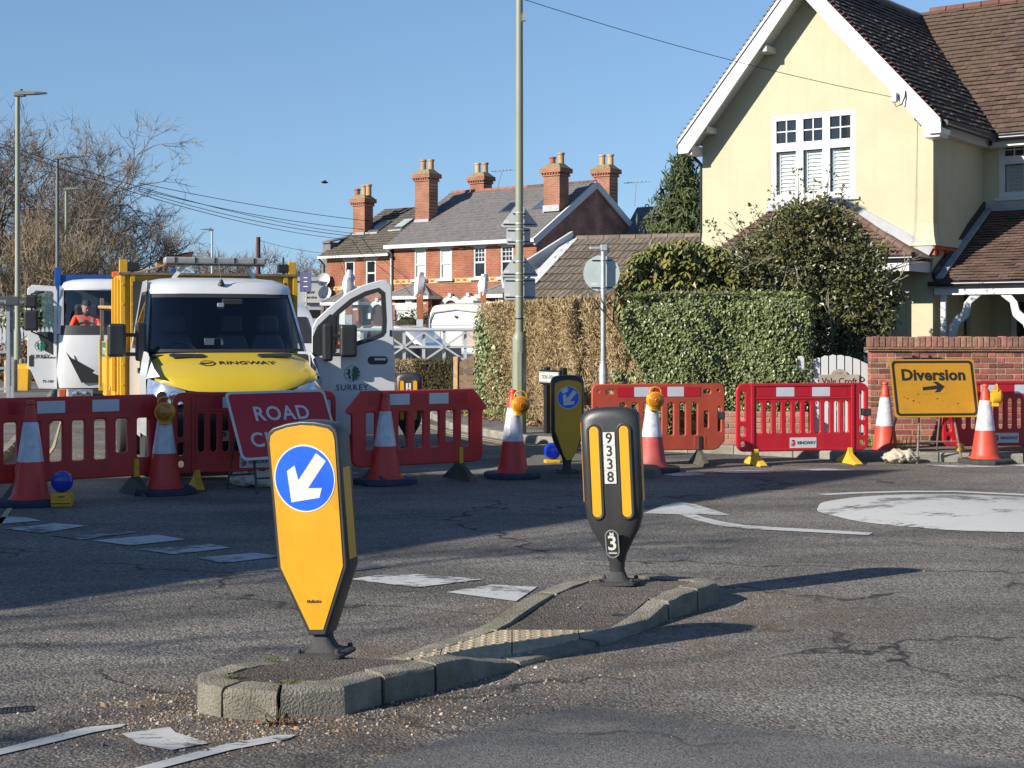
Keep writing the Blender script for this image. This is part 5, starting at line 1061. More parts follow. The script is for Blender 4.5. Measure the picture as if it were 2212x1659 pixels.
# walls
wx0, wx1 = -3.01, -1.39
gw = link('gable_wall', shape([[(-4.41,3.18),(0,3.18),(0,5.3),(-2.25,7.8),(-4.41,5.3)], [(wx0,4.03),(wx1,4.03),(wx1,5.56),(wx0,5.56)]], .24), M_REND, H, loc=(0,.12,0))
MB().loft([[(-4.47,-.07,3.12),(.07,-.07,3.12),(.07,.2,3.12),(-4.47,.2,3.12)],[(-4.45,-.055,3.16),(.055,-.055,3.16),(.055,.2,3.16),(-4.45,.2,3.16)],[(-4.42,-.02,3.3),(.02,-.02,3.3),(.02,.2,3.3),(-4.42,.2,3.3)],[(-4.412,-.002,3.5),(.002,-.002,3.5),(.002,.2,3.5),(-4.412,.2,3.5)]], (1,1)).build('wall_flare', M_REND, H, smooth=30)
MB().bx(-4.38,-.03,.06,.3,0,3.06).build('lower_wall', M_REND, H)
MB().bx(-.24,-.002,.24,2.6,3.15,5.3).build('side_wall', M_REND, H); MB().bx(-.24,-.03,.3,2.6,0,3.1).build('side_wall_lower', M_REND, H)
MB().loft([[(-.1,.2,3.12),(.07,.2,3.12),(.07,1.9,3.12),(-.1,1.9,3.12)],[(-.1,.2,3.2),(.05,.2,3.2),(.05,1.9,3.2),(-.1,1.9,3.2)],[(-.1,.2,3.55),(.004,.2,3.55),(.004,1.9,3.55),(-.1,1.9,3.55)]]).build('side_flare', M_REND, H, smooth=30)
MB().bx(-4.41,-4.2,.24,7,0,5.3).build('far_side_wall', M_REND, H); MB().bx(-4.41,6.0,7.6,7.8,0,5.3).build('back_wall', M_REND, H); MB().bx(5.8,6.0,2.85,7.6,0,5.3).build('end_wall', M_REND, H)
mwx0, mwx1 = .27, 1.75
link('main_wall', shape([[(0,0),(6,0),(6,5.3),(0,5.3)], [(mwx0,4.1),(mwx1,4.1),(mwx1,5.17),(mwx0,5.17)], [(.5,.1),(1.7,.1),(1.7,2.2),(.5,2.2)]], .24), M_REND, H, loc=(0,2.72,0))
MB().bx(-4.2,-.26,.3,7.5,5.2,5.24).bx(.1,5.8,2.86,7.5,5.2,5.24).build('ceiling_board', M_PVC, H); MB().bx(-4.2,-.25,.32,6,2.6,2.64).build('floor_board', M_DARK, H); MB().bx(.0,5.8,2.9,7,2.6,2.64).build('floor_board', M_DARK, H)
# terracotta band with dentils
bd = MB().bx(-4.44,.04,-.04,.2,3.06,3.12).build('terracotta_band', M_TERRA, H, bevel=.006); MB().bx(-.1,.042,.2,2.0,3.06,3.118).build('terracotta_return', M_TERRA, bd)
for k in range(2): MB().bx(-.12-.42*k,.03-.42*k,.0,.1,2.96,3.06).build('dentil', M_TERRA, bd)
for k in range(4): MB().bx(-.1,.03,.2+.4*k,.32+.4*k,2.96,3.06).build('dentil', M_TERRA, bd)
# windows
def win(par, x0, x1, z0, z1, zs, y, cols, slats, top_cols=2):
    w_ = link('window', shape([[(x0,z0),(x1,z0),(x1,z1),(x0,z1)], [(x0+.05,z0+.05),(x1-.05,z0+.05),(x1-.05,z1-.05),(x0+.05,z1-.05)]], .09), M_PVC, par, loc=(0,y,0))
    MB().bx(x0-.08,x1+.08,y*0-.1,.04,z0-.06,z0-.005).build('sill', M_PVC, w_, bevel=.008)
    cw = (x1-x0-.1)/cols; z0i, z1i = z0+.05, z1-.05
    MB().bx(x0+.05,x1-.05,-.04,.04,zs-.025,zs+.025).build('transom', M_PVC, w_)
    for c_ in range(cols):
        a, b = x0+.05+cw*c_, x0+.05+cw*(c_+1)
        if c_: MB().bx(a-.02,a+.02,-.041,.04,z0i,zs-.025).bx(a-.02,a+.02,-.041,.04,zs+.025,z1i).build('mullion', M_PVC, w_)
        la, lb_ = a+(.02 if c_ else 0), b-(.02 if c_ < cols-1 else 0)
        link('sash', shape([[(la,zs+.025),(lb_,zs+.025),(lb_,z1i),(la,z1i)], [(la+.045,zs+.07),(lb_-.045,zs+.07),(lb_-.045,z1i-.045),(la+.045,z1i-.045)]], .05, .006), M_PVC, w_, loc=(0,-.012,0))
        link('sash', shape([[(la,z0i),(lb_,z0i),(lb_,zs-.025),(la,zs-.025)], [(la+.045,z0i+.045),(lb_-.045,z0i+.045),(lb_-.045,zs-.07),(la+.045,zs-.07)]], .05, .006), M_PVC, w_, loc=(0,-.012,0))
        MB().bx(la+.03,lb_-.03,.002,.008,zs+.055,z1i-.03).build('pane', M_GLASSD, w_)
        xm, zm = (la+lb_)/2, (zs+.035+z1i)/2
        MB().bx(xm-.011,xm+.011,-.02,.0015,zs+.065,z1i-.04).bx(la+.04,lb_-.04,-.019,.001,zm-.011,zm+.011).build('glazing_bar', M_PVC, w_)
        MB().bx(la+.05,lb_-.05,.006,.009,z0i+.05,zs-.09).build('pane', glass('window_glass', (.97,.98,.98), .02), w_)
        n_ = slats; dz = (zs-.09-z0i-.06)/n_
        for k in range(n_):
            zc = z0i+.06+dz*(k+.5); MB().add([(la+.1,.055,zc-dz*.46),(lb_-.1,.055,zc-dz*.46),(lb_-.1,.085,zc+dz*.5),(la+.1,.085,zc+dz*.5),(la+.1,.062,zc-dz*.5),(lb_-.1,.062,zc-dz*.5),(lb_-.1,.092,zc+dz*.46),(la+.1,.092,zc+dz*.46)], [(0,1,2,3),(7,6,5,4),(0,4,5,1),(2,6,7,3),(1,5,6,2),(3,7,4,0)]).build('slat', M_SLAT, w_)
        MB().bx(la+.055,la+.1,.05,.09,z0i+.055,zs-.09).bx(lb_-.1,lb_-.055,.05,.09,z0i+.055,zs-.09).build('shutter_stile', M_SLAT, w_)
        MB().bx(la+.055,lb_-.055,.1,.11,z0i+.05,zs-.08).build('shutter_back', M_SLAT, w_)
        MB().bx(la,lb_,.2,.21,zs,z1i).build('room_dark', M_DARK, w_)
        MB().loft([[(xm+.0,.1,zs+.05),(xm+.12,.1,zs+.05),(xm+.12,.16,zs+.05),(xm,.16,zs+.05)],[(xm+.02,.1,zs+.24),(xm+.1,.1,zs+.24),(xm+.1,.16,zs+.24),(xm+.02,.16,zs+.24)]]).build('ornament', mat('ornament_grey', (.2,.18,.18), .6), w_)
    return w_
win(H, wx0, wx1, 4.03, 5.56, 4.98, .05, 3, 11); win(H, mwx0, mwx1, 4.1, 5.17, 4.78, 2.66, 3, 8)
# roofs
RS = 2.85; run = 2.55
def wing_z(x): return 8.05 - abs(x+2.25)*(2.85/2.55)
U_, W_ = V((0,1,0)), V((-2.55,0,2.85)).normalized(); sl = hypot(2.55, 2.85)
tile_plane(H, (.30,-.42,5.2), (0,1,.02), (-2.55,0,2.85), [(0,0),(5.9,0),(5.9,sl),(0,sl)], .2, .145, M_TILED, 300, sortkey=lambda p: p[1]*.6+p[0], seed=2)
tile_plane(H, (-4.66,-.42,5.2), (0,1,.02), (2.41,0,2.85), [(0,0),(5.9,0),(5.9,sl),(0,sl)], .17, .105, M_TILEB, 60, sortkey=lambda p: p[0], seed=3)
tile_plane(H, (-2.6,2.22,5.22), (1,0,0), (0,3.1,3.03), [(0,0),(8.4,0),(8.4,4.34),(0,4.34)], .2, .14, M_TILEB, 300, sortkey=lambda p: p[1]+(20 if p[0] < 2.2 or p[0] > 4.4 else 0), seed=4)
MB().loft([[(-2.6,5.32,8.22),(5.8,5.32,8.22),(5.8,8.0,5.2),(-2.6,8.0,5.2)],[(-2.6,5.4,8.27),(5.8,5.4,8.27),(5.8,8.1,5.25),(-2.6,8.1,5.25)]]).build('rear_roof', M_TILEB, H)
for k in range(22): MB().tube([(-2.0+k*.36,5.32,8.24),(-1.66+k*.36,5.32,8.24)], .1, 8).build('ridge_tile', M_RIDGE, H, smooth=40)
for k in range(15): MB().tube([(-2.25,-.42+k*.38,8.02+.006*k),(-2.25,-.06+k*.38,8.02+.006*k)], .1, 8).build('ridge_tile', M_TILED, H, smooth=40)
# bargeboards, soffit, gutters
for s_, ex in ((1, .30), (-1, -4.66)):
    ap, ft = V((-2.25,-.44,7.96)), V((ex,-.44,5.16)); d = (ft-ap).normalized(); dn = V((d.z, 0, -d.x)) if s_ > 0 else V((-d.z, 0, d.x)); dn = dn if dn.z < 0 else -dn
    b0 = ap + V((0,0,0)); q = [ap, ft, ft + V((0,0,-.21)), ft + V((-s_*.2,0,-.21)), ap + V((0,0,-.34))]
    MB().prism([(p.x, p.z) for p in q], -.47, -.42).build('bargeboard', M_PVC, H, bevel=.005)
    MB().prism([(p.x, p.z) for p in (ap + V((0,0,.03)), ft + V((0,0,.03)), ft + V((0,0,-.03)), ap + V((0,0,-.04)))], -.5, -.47).build('barge_trim', M_PVC, H)
    MB().prism([(p.x, p.z) for p in (ap + V((0,0,-.2)), ft + V((0,0,-.12)), ft + V((-s_*.03,0,-.2)), ap + V((0,0,-.27)))], -.42, .0).build('soffit', M_PVC, H)
    n_ = 36
    for k in range(n_):
        p = ap.lerp(ft, (k+.5)/n_) + V((0,0,.06)); MB().box((p.x,-.44,p.z), (.075,.12,.018), None).build('verge_tile', M_RIDGE, H)
MB().bx(-4.55,-4.40,-.42,0,4.93,5.1).build('box_end', M_PVC, H); MB().bx(-.02,.26,-.42,0,4.9,5.08).build('box_end', M_PVC, H)
for zz, xx in ((5.35,-4.2),(6.7,-3.0)): MB().bx(xx-.08,xx+.1,-.4,.0,zz-.03,zz+.08).build('purlin_end', M_PVC, H)
MB().bx(.1,.16,-.4,2.4,5.0,5.16).build('fascia', M_PVC, H); MB().bx(.0,.1,0,2.6,5.0,5.03).build('soffit', M_PVC, H); MB().bx(.25,5.8,2.3,2.36,5.0,5.18).build('fascia', M_PVC, H); MB().bx(.1,5.8,2.36,2.6,5.0,5.03).build('soffit', M_PVC, H)
MB().tube([(.33,-.36,5.13),(.33,2.3,5.13)], .055, 10).build('gutter', M_GUT, H, smooth=40); MB().tube([(.3,2.2,5.14),(5.8,2.2,5.14)], .055, 10).build('gutter', M_GUT, H, smooth=40)
MB().tube([(-4.72,-.35,5.1),(-4.72,5,5.1)], .055, 10).build('gutter', M_GUT, H, smooth=40); MB().tube([(-4.7,.05,5.05),(-4.6,.08,4.9),(-4.48,.1,4.78),(-4.47,.1,.1)], .035, 8).build('downpipe', M_GUT, H, smooth=40)
# bay window with hipped tiled roof under the gable window
b_e, b_z, b_t = -.95, 2.9, 3.86
f0, f1 = V((-3.95,b_e,b_z)), V((.0,b_e,b_z)); t0, t1 = V((-3.0,0,b_t)), V((-1.67,0,b_t))
wv = (V((-2,0,b_t))-V((-2,b_e,b_z))); wl_ = wv.length
tile_plane(H, f0, (1,0,0), wv, [(0,0),(3.95,0),(2.28,wl_),(.95,wl_)], .17, .105, M_TILEP, 160, seed=6)
ux_ = V((0,.95,0)); su = (t1 - f1)
MB().add([f1, (0,.0,b_z), t1, f1+V((0,0,-.03)), (0,.0,b_z-.03), t1+V((0,0,-.03))], [(0,1,2),(5,4,3),(0,3,4,1),(1,4,5,2),(2,5,3,0)]).build('hip_roof_side', M_TILEP, H); MB().add([f0, t0, (-3.95,.0,b_z)], [(0,1,2)]).build('hip_roof_side', M_TILEP, H)
for k in range(9): p, q = f1.lerp(t1, k/9), f1.lerp(t1, (k+.95)/9); MB().tube([p+V((0,0,.02)), q+V((0,0,.02))], .06, 8).build('hip_tile', M_TILEP, H, smooth=40)
MB().bar((-1.6,-.02,b_t+.05),(-.02,-.02,b_z+.12),.06,.16).build('lead_flashing', M_LEAD, H); MB().bx(-3.05,-1.6,-.05,.0,b_t-.05,b_t+.12).build('lead_flashing', M_LEAD, H)
MB().tube([(-3.95,b_e-.04,b_z-.03),(.02,b_e-.04,b_z-.03)], .05, 10).build('bay_gutter', M_GUT, H, smooth=40)
MB().bx(-3.9,-.06,b_e,b_e+.03,b_z-.24,b_z-.06).build('bay_fascia', M_PVC, H); MB().bx(-.09,-.06,b_e+.03,.0,b_z-.24,b_z-.06).build('bay_fascia', M_PVC, H); MB().bx(-3.9,-.09,b_e+.03,0.05,b_z-.16,b_z-.12).build('bay_soffit', M_PVC, H)
MB().bx(-3.6,-.75,-.8,.05,0,.9).bx(-.83,-.75,-.8,.05,.9,2.7).bx(-3.6,-3.52,-.8,.05,.9,2.7).build('bay_wall', M_REND, H)
bw = MB().bx(-3.5,-.85,-.74,-.7,.9,2.66).build('bay_window', M_GLASSD, H)
for k in range(5): MB().bx(-3.52+k*.655,-3.44+k*.655,-.8,-.72,.9,2.66).build('bay_mullion', M_PVC, bw)
for z in (.9,2.05,2.58): MB().bx(-3.52,-.83,-.8,-.72,z,z+.08).build('bay_transom', M_PVC, bw)
MB().bx(-3.45,-.9,-.66,-.65,.9,2.6).build('net_curtain', M_SLAT, bw)
# lean-to porch roof on the right
wv = V((0,2.62,1.36)); wl_ = wv.length
tile_plane(H, (-.02,0.0,2.5), (1,0,0), wv, [(0.14,0),(5.2,0),(5.2,wl_),(0.14,wl_)], .17, .11, M_TILEP, 300, sortkey=lambda p: p[0], seed=8)
MB().bar((.08,.0,2.56),(.08,2.6,3.92),.16,.03).build('lead_flashing', M_LEAD, H); MB().bx(.0,5.2,2.57,2.6,3.8,4.0).build('lead_flashing', M_LEAD, H); MB().bar((.02,-.05,2.6),(.02,2.58,3.98),.04,.12).build('flashing_edge', M_GUT, H)
MB().tube([(-.06,-.06,2.46),(5.2,-.06,2.46)], .05, 10).build('porch_gutter', M_GUT, H, smooth=40)
MB().bx(.02,5.2,-.0,.04,2.28,2.42).build('porch_fascia', M_PVC, H); MB().bx(.0,5.2,.04,2.6,2.36,2.4).build('porch_ceiling', M_PVC, H)
for xp in (.16, 1.75, 3.3):
    po = MB().bx(xp-.045,xp+.045,.02,.11,.1,2.28).build('porch_post', M_PVC, H, bevel=.006)
    pts = [(.05,1.3),(.1,1.28),(.17,1.4),(.2,1.62),(.26,1.78),(.36,1.86),(.42,1.92),(.45,2.02),(.47,2.14),(.6,2.24),(.64,2.28),(.47,2.28),(.36,2.15),(.33,2.02),(.28,1.97),(.2,1.9),(.12,1.78),(.09,1.6),(.06,1.42)]
    for sgn in ((1, -1) if xp > 1 else (1,)): link('bracket', shape([[(xp+sgn*x, z) for x, z in pts]], .06, .004), M_PVC, po, loc=(0,.065,0))
MB().bx(.02,.1,1.6,2.6,0,2.4).build('porch_side', M_REND, H)
dn_ = MB().bx(.52,1.68,2.62,2.66,.1,2.2).build('front_door', M_GLASSD, H)
for x in (.5,.98,1.62): MB().bx(x,x+.09,2.58,2.66,.1,2.2).build('door_frame', M_PVC, dn_)
MB().bx(.99,1.06,2.56,2.58,1.2,1.45).build('letter_plate', M_GUT, dn_)
# insulator box where the overhead line meets the gable
tb = MB().bx(-.53,-.43,-.56,-.47,5.52,5.68).build('cable_box', M_GALV, H, bevel=.01); MB().tube([(-.48,-.52,5.52),(-.44,-.54,5.44),(-.34,-.54,5.47),(-.3,-.5,5.6),(-.3,-.47,5.7)], .012, 6).build('cable_hook', M_GUT, tb)

# ---------------- garden wall of brick
def brick_wall(par, x0, x1, z0, rows, m, th, nmax, xlim, seed, bond='flemish', h=.065, bed=.011, L=.215, y=0.0):
    rg = random.Random(seed); rest = MB(); cnt = 0
    for r_ in range(rows-1, -1, -1):
        x = x0; i = r_ % 2; z = z0 + r_*(h+bed)
        while x < x1 - .03:
            ln = L if (bond == 'stretcher' or i % 2 == 0) else .1025
            if x == x0 and bond == 'stretcher' and r_ % 2: ln = .1025
            xe = min(x+ln, x1); p = rg.uniform(-.004, .004); dz = rg.uniform(-.002,.002)
            b_ = ((x, xe, y-th/2-.004+p, y+th/2, z+dz, z+h+dz))
            if cnt < nmax and x < xlim: MB().bx(*b_).build('brick', m, par, bevel=.006, seg=1); cnt += 1
            else: rest.bx(*b_)
            x = xe + .011; i += 1
    if rest.v: o = rest.build('bricks_beyond', m, par); o['kind'] = 'stuff'
    MB().bx(x0+.006, x1-.006, y-th/2+.004, y+th/2-.02, z0-.05, z0+rows*(h+bed)-.004).build('mortar', M_MORT, par)
gwp = at(1877, 900, 20.35)
GW = root('garden_wall', 'weathered red brick garden wall with brick on edge coping', 'wall', (gwp.x, gwp.y, .1), R(-4))
brick_wall(GW, 0, 4.2, 0, 17, M_BRICK, .22, 300, 2.6, 5)
MB().bx(-.03,4.2,-.145,.14,1.292,1.318).bx(-.045,4.2,-.16,.15,1.32,1.345).build('tile_creasing', M_COPE, GW, bevel=.005)
rg = random.Random(9)
for k in range(54):
    x = -.02 + k*.0775; MB().bx(x, x+.066, -.115+rg.uniform(-.006,.006), .115, 1.35, 1.492+rg.uniform(-.006,.006)).build('coping_brick', M_COPE, GW, bevel=.008)
MB().bx(-.01,4.18,-.1,.1,1.34,1.475).build('coping_mortar', M_MORT, GW)
fx_ = MB().bx(.42,.95,-.15,-.13,1.195,1.21).bx(.56,.575,-.155,-.11,1.19,1.24).bx(.78,.795,-.155,-.11,1.19,1.24).build('iron_bar', M_GUT, GW)
# low brick wall under the hedge
lwp = at(1556, 930, 20.55)
LW = root('low_wall', 'low pink brick wall under the ivy hedge beside the gate', 'wall', (lwp.x, lwp.y, .1), R(-4))
brick_wall(LW, 0, 1.2, 0, 6, M_BRICKP, .2, 300, 9, 6, 'stretcher')
# ---------------- white picket gate with name board
gp_ = at(1738, 900, 20.6)
GT = root('garden_gate', 'white arched picket garden gate beside the brick wall', 'gate', (gp_.x, gp_.y, .2), R(-4))
gwid = .88
for k in range(8):
    x0 = .01 + k*(gwid/8); xc = x0 + gwid/16; zt = 1.0 + .13*(1-((xc-gwid/2)/(gwid/2))**2) + .0
    zt2 = 1.0 + .13*(1-((x0+.09-gwid/2)/(gwid/2))**2)
    MB().prism([(x0,.06),(x0+.094,.06),(x0+.094,zt2),(x0+.05,(zt+zt2)/2+.012),(x0,1.0+.13*(1-((x0-gwid/2)/(gwid/2))**2))], -.012, .012).build('picket', M_PVC, GT, bevel=.003)
for z in (.2,.72): MB().bx(0,gwid,.013,.05,z,z+.09).build('rail', M_PVC, GT, bevel=.004)
MB().bx(-.1,-.005,-.045,.05,0,1.12).build('gate_post', M_PVC, GT, bevel=.01)
MB().tube([(gwid-.1+.03*cos(2*pi*k/12),-.02,.8+.03*sin(2*pi*k/12)) for k in range(13)], .006, 6).build('ring_latch', M_GUT, GT)
vb = link('name_board', shape([[(.2,.62),(.74,.62),(.74,.86)] + [(.58,.86)] + [(.47+.11*cos(R(a)), .86+.08*sin(R(a))) for a in range(15,180,15)] + [(.36,.86),(.2,.86)]], .02, .003), mat('grey_board', (.3,.25,.2), .85, var=.2, vs=8), loc=(0,0,0))
vb.location = GT.location + V((0,-.03,0)); vb.rotation_euler = GT.rotation_euler; tag(vb, 'grey wooden house name board reading Vale Croft on the white gate', 'name board')
link('lettering', text('Vale Croft', .12, bold=.001, sx=.95), M_BLKP, vb, loc=(.47,-.012,.77)); link('carved_line', shape([[(.42,.885),(.52,.885),(.52,.89),(.42,.89)]], .003), M_BLKP, vb, loc=(0,-.0105,0))

# ---------------- planting
def leafmat(name, cols, rough=.4, spec=.5, trans=.0):
    m = gm(name, cols); b = m.node_tree.nodes['Principled BSDF']; b.inputs['Roughness'].default_value = rough; b.inputs['Specular IOR Level'].default_value = spec
    return m
M_IVY = leafmat('ivy_leaf', [(.1,.125,.045),(.13,.165,.06),(.07,.09,.036),(.18,.21,.08),(.11,.14,.05),(.25,.27,.11)], .4, .45)
M_RHO = leafmat('rhododendron_leaf', [(.17,.19,.045),(.13,.15,.04),(.24,.22,.07),(.08,.1,.03),(.2,.16,.07)], .42)
M_HOL = leafmat('holly_leaf', [(.07,.075,.026),(.09,.1,.034),(.05,.06,.022),(.15,.15,.05),(.1,.085,.036)], .38, .45)
M_TWIG = leafmat('dry_hedge_leaf', [(.36,.26,.14),(.3,.21,.11),(.44,.33,.19),(.22,.155,.085),(.33,.25,.13),(.16,.125,.06)], .8, .2)
M_BARK = mat('bark', (.14,.115,.085), .95, var=.3, vs=6, bump=.6, bs=20); M_BARKL = mat('pale_bark', (.3,.27,.2), .95, var=.3, vs=6)
M_CORE = mat('hedge_shade', (.03,.028,.015), 1.0, var=.3); M_BERRY = mat('red_berry', (.45,.02,.01), .4)  # near-black core colour stands in for the shade deep among the leaves
def in_poly(P, poly):
    x, y = P[:,0], P[:,1]; c = np.zeros(len(P), bool); n = len(poly)
    for i in range(n):
        x1, y1 = poly[i]; x2, y2 = poly[(i+1) % n]
        cond = ((y1 > y) != (y2 > y)) & (x < (x2-x1)*(y-y1)/((y2-y1) + 1e-12) + x1); c ^= cond
    return c
def sample_poly(poly, n):
    p = np.array(poly); lo, hi = p.min(0), p.max(0); out = []
    while sum(len(o) for o in out) < n:
        q = RNG.uniform(lo, hi, (n*2, 2)); out.append(q[in_poly(q, poly)])
    return np.concatenate(out)[:n]
# ivy hedge (front plane coordinates: x along, z up)
iv_o = at(1340, 700, 20.7)
IV = root('ivy_hedge', 'dense clipped dark green ivy hedge beside the garden gate', 'hedge', (iv_o.x, iv_o.y, .1), R(-4))
ipoly = [(0,1.62),(.03,1.85),(.2,2.03),(.6,2.07),(1.2,2.05),(2.0,2.06),(2.55,2.04),(2.62,1.7),(2.6,1.0),(2.58,.5),(2.45,.42),(2.0,.35),(1.9,.3),(1.6,.2),(1.42,.38),(1.25,.35),(1.0,.45),(.62,.6),(.45,.75),(.3,1.05),(.12,1.3)]
q = sample_poly(ipoly, 34000); q = q[(np.sin(q[:,0]*9+np.sin(q[:,1]*7)*1.3)*np.sin(q[:,1]*11+np.cos(q[:,0]*6)) < .93)]; bulge = .08*np.sin(q[:,0]*5)+.06*np.sin(q[:,1]*6+q[:,0]*3)+.03*np.sin(q[:,0]*17+q[:,1]*13); edge = np.clip((2.06-q[:,1])/.25, 0, 1)
pos = np.column_stack([q[:,0], -.0 + bulge*.8 + .16*(1-edge)**2 + RNG.uniform(0,.09,len(q)), q[:,1]])
L1 = leaves(pos, np.tile([-.1,-1,.45],(len(q),1)), .045, .04, .5, .2, droop=(0,-.15,-1))
q2 = RNG.uniform([.1,.1],[2.6,1.0],(8000,2)); p2 = np.column_stack([q2[:,0], q2[:,1], 2.05+RNG.normal(0,.03,len(q2))]); L2 = leaves(p2, np.tile([0,-.2,1],(len(q2),1)), .05, .045, .5, .18)
q3 = RNG.uniform([.0,.35],[1.0,2.05],(7000,2)); p3_ = np.column_stack([2.6+RNG.normal(0,.04,len(q3)), q3[:,0], q3[:,1]]); L3 = leaves(p3_, np.tile([1,-.2,.3],(len(q3),1)), .05, .045, .45, .18, droop=(0,0,-1))
o = quads('foliage', np.concatenate([L1, L2, L3]), M_IVY, IV); o['kind'] = 'stuff'
MB().prism([(x*.965+.05, z*.955+.05) for x, z in ipoly], .16, .95).build('shade_core', M_CORE, IV)
for k in range(6): MB().tube([(1.45+.03*k,.2,0),(1.5+.05*k,.15,.3),(1.55+.06*k,.22,.7)], [.03,.025,.02], 6).build('stem', M_BARK, IV)
# brown dry hedge running back along the side road
A_, B_, C_ = V((-.66,28.3,0)), V((.95,23.4,0)), V((2.25,20.9,0))
BH = root('brown_hedge', 'tall clipped hedge of dry brown twigs behind the lamp post', 'hedge', (0,0,.1))
seg = [(A_, B_), (B_, C_)]; PP = []; NN = []
def hedge_face(a, b, n, htop, th=1.0):
    d = (b-a); nrm = V((d.y, -d.x, 0)).normalized(); nrm = nrm if nrm.x < 0 else -nrm
    t = RNG.uniform(0,1,n); z = RNG.uniform(0.02, 1, n)**.9*htop; wob = .05*np.sin(t*23)+.06*np.sin(z*5+t*9)
    P = np.array(a)[None,:]*(1-t)[:,None] + np.array(b)[None,:]*t[:,None]; off = RNG.uniform(-.02,.14,n)+wob
    P = P - np.array(nrm)[None,:]*off[:,None]; P[:,2] = z - .06*np.abs(RNG.normal(0,1,n)); return P, np.tile(np.array(nrm)+np.array([0,0,.35]), (n,1)), nrm
Ls = []
for (a, b), n in zip(seg, (24000, 17000)):
    P, N_, nrm = hedge_face(a, b, n, 2.0); Ls.append(leaves(P, N_, .08, .015, .6, .15, droop=(-.15,-.2,.5)))
    t = RNG.uniform(0,1,n//2); u = RNG.uniform(0,1,n//2); P = np.array(a)[None]*(1-t)[:,None]+np.array(b)[None]*t[:,None]-np.array(nrm)[None]*u[:,None]; P[:,2] = 1.98+RNG.normal(0,.04,n//2)
    Ls.append(leaves(P, np.tile([-.3,-.3,.6],(n//2,1)), .1, .02, .6, .15, droop=(0,0,1)))
nE = 4500; u = RNG.uniform(0,1,nE); P = np.array(A_)[None]+np.column_stack([u*1.0, u*.2, RNG.uniform(.02,2.0,nE)])
d_ = (A_-B_).normalized(); P[:,:2] += np.array([d_.x,d_.y])[None]*RNG.uniform(-.08,.05,nE)[:,None]; Ls.append(leaves(P, np.tile([-.4,.2,.2],(nE,1)), .085,.022,.6,.15,droop=(-.1,-.2,.5)))
o = quads('twigs', np.concatenate(Ls), M_TWIG, BH); o['kind'] = 'stuff'
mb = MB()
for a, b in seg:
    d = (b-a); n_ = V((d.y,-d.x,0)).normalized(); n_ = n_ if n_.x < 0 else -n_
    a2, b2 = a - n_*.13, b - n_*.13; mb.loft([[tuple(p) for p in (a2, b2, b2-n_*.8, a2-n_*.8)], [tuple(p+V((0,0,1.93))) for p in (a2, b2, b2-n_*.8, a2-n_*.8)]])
mb.build('shade_core', mat('twig_shade', (.12,.085,.045), 1.0, var=.4, vs=20), BH)  # solid core, its darker brown stands in for shade between the twigs
# green ivy climbing its end and foot
nI = 3800; t = RNG.beta(1.2,7,nI)*.7; z = RNG.uniform(0,1.95,nI); P = np.array(A_)[None]*(1-t)[:,None]+np.array(B_)[None]*t[:,None]; P[:,2] = z; P[:,0] -= RNG.uniform(-.02,.07,nI); P[:,1] -= .03
keep = RNG.uniform(0,1,nI) < np.clip(1.25-z/2.2-t, .1, 1); P = P[keep]
nJ = 1500; t = RNG.uniform(.45,1,nJ); P2 = np.array(B_)[None]*(1-t)[:,None]+np.array(C_)[None]*t[:,None]; P2[:,2] = RNG.uniform(0,.9,nJ)**1.6*1.2; P2[:,0] -= RNG.uniform(0,.07,nJ); P2[:,1] -= .05
PI = np.concatenate([P, P2]); o = quads('ivy_runners', leaves(PI, np.tile([-.9,-.4,.35],(len(PI),1)), .065,.055,.4,.18,droop=(0,0,-1)), M_IVY, BH); o['kind'] = 'stuff'
# leaf litter and grass tufts along the hedge foot
nl = 2600; t = RNG.uniform(0,1,nl); P = np.array(A_)[None]*(1-t)[:,None]+np.array(C_)[None]*t[:,None]; P[:,0] -= np.abs(RNG.normal(0,.28,nl))+.02; P[:,1] -= np.abs(RNG.normal(0,.15,nl)); P[:,2] = .115+RNG.uniform(0,.03,nl)
lt = quads('leaf_litter', leaves(P, np.tile([0,0,1.0],(nl,1)), .07,.05,.45,.2), leafmat('litter', [(.25,.16,.08),(.18,.11,.06),(.32,.22,.12),(.12,.08,.05)], .9, .2)); lt['kind'] = 'stuff'; tag(lt, 'brown leaf litter along the foot of the dry hedge', 'leaf litter')
ng = 1500; c_ = RNG.choice(3, ng); ctr = np.array([[-.25,27.0],[.25,25.6],[4.9,20.05]])[c_]; P = np.column_stack([ctr[:,0]+RNG.normal(0,.22,ng), ctr[:,1]+RNG.normal(0,.16,ng), np.full(ng,.105)])
gt = quads('grass_tufts', leaves(P, np.tile([-.5,-.6,.2],(ng,1)), .14,.012,.5,.1,droop=(0,0,1)), leafmat('grass_blade', [(.1,.15,.03),(.15,.19,.05),(.2,.2,.08)], .6, .3)); gt['kind'] = 'stuff'; tag(gt, 'thin tufts of green grass at the hedge and wall foot', 'grass')
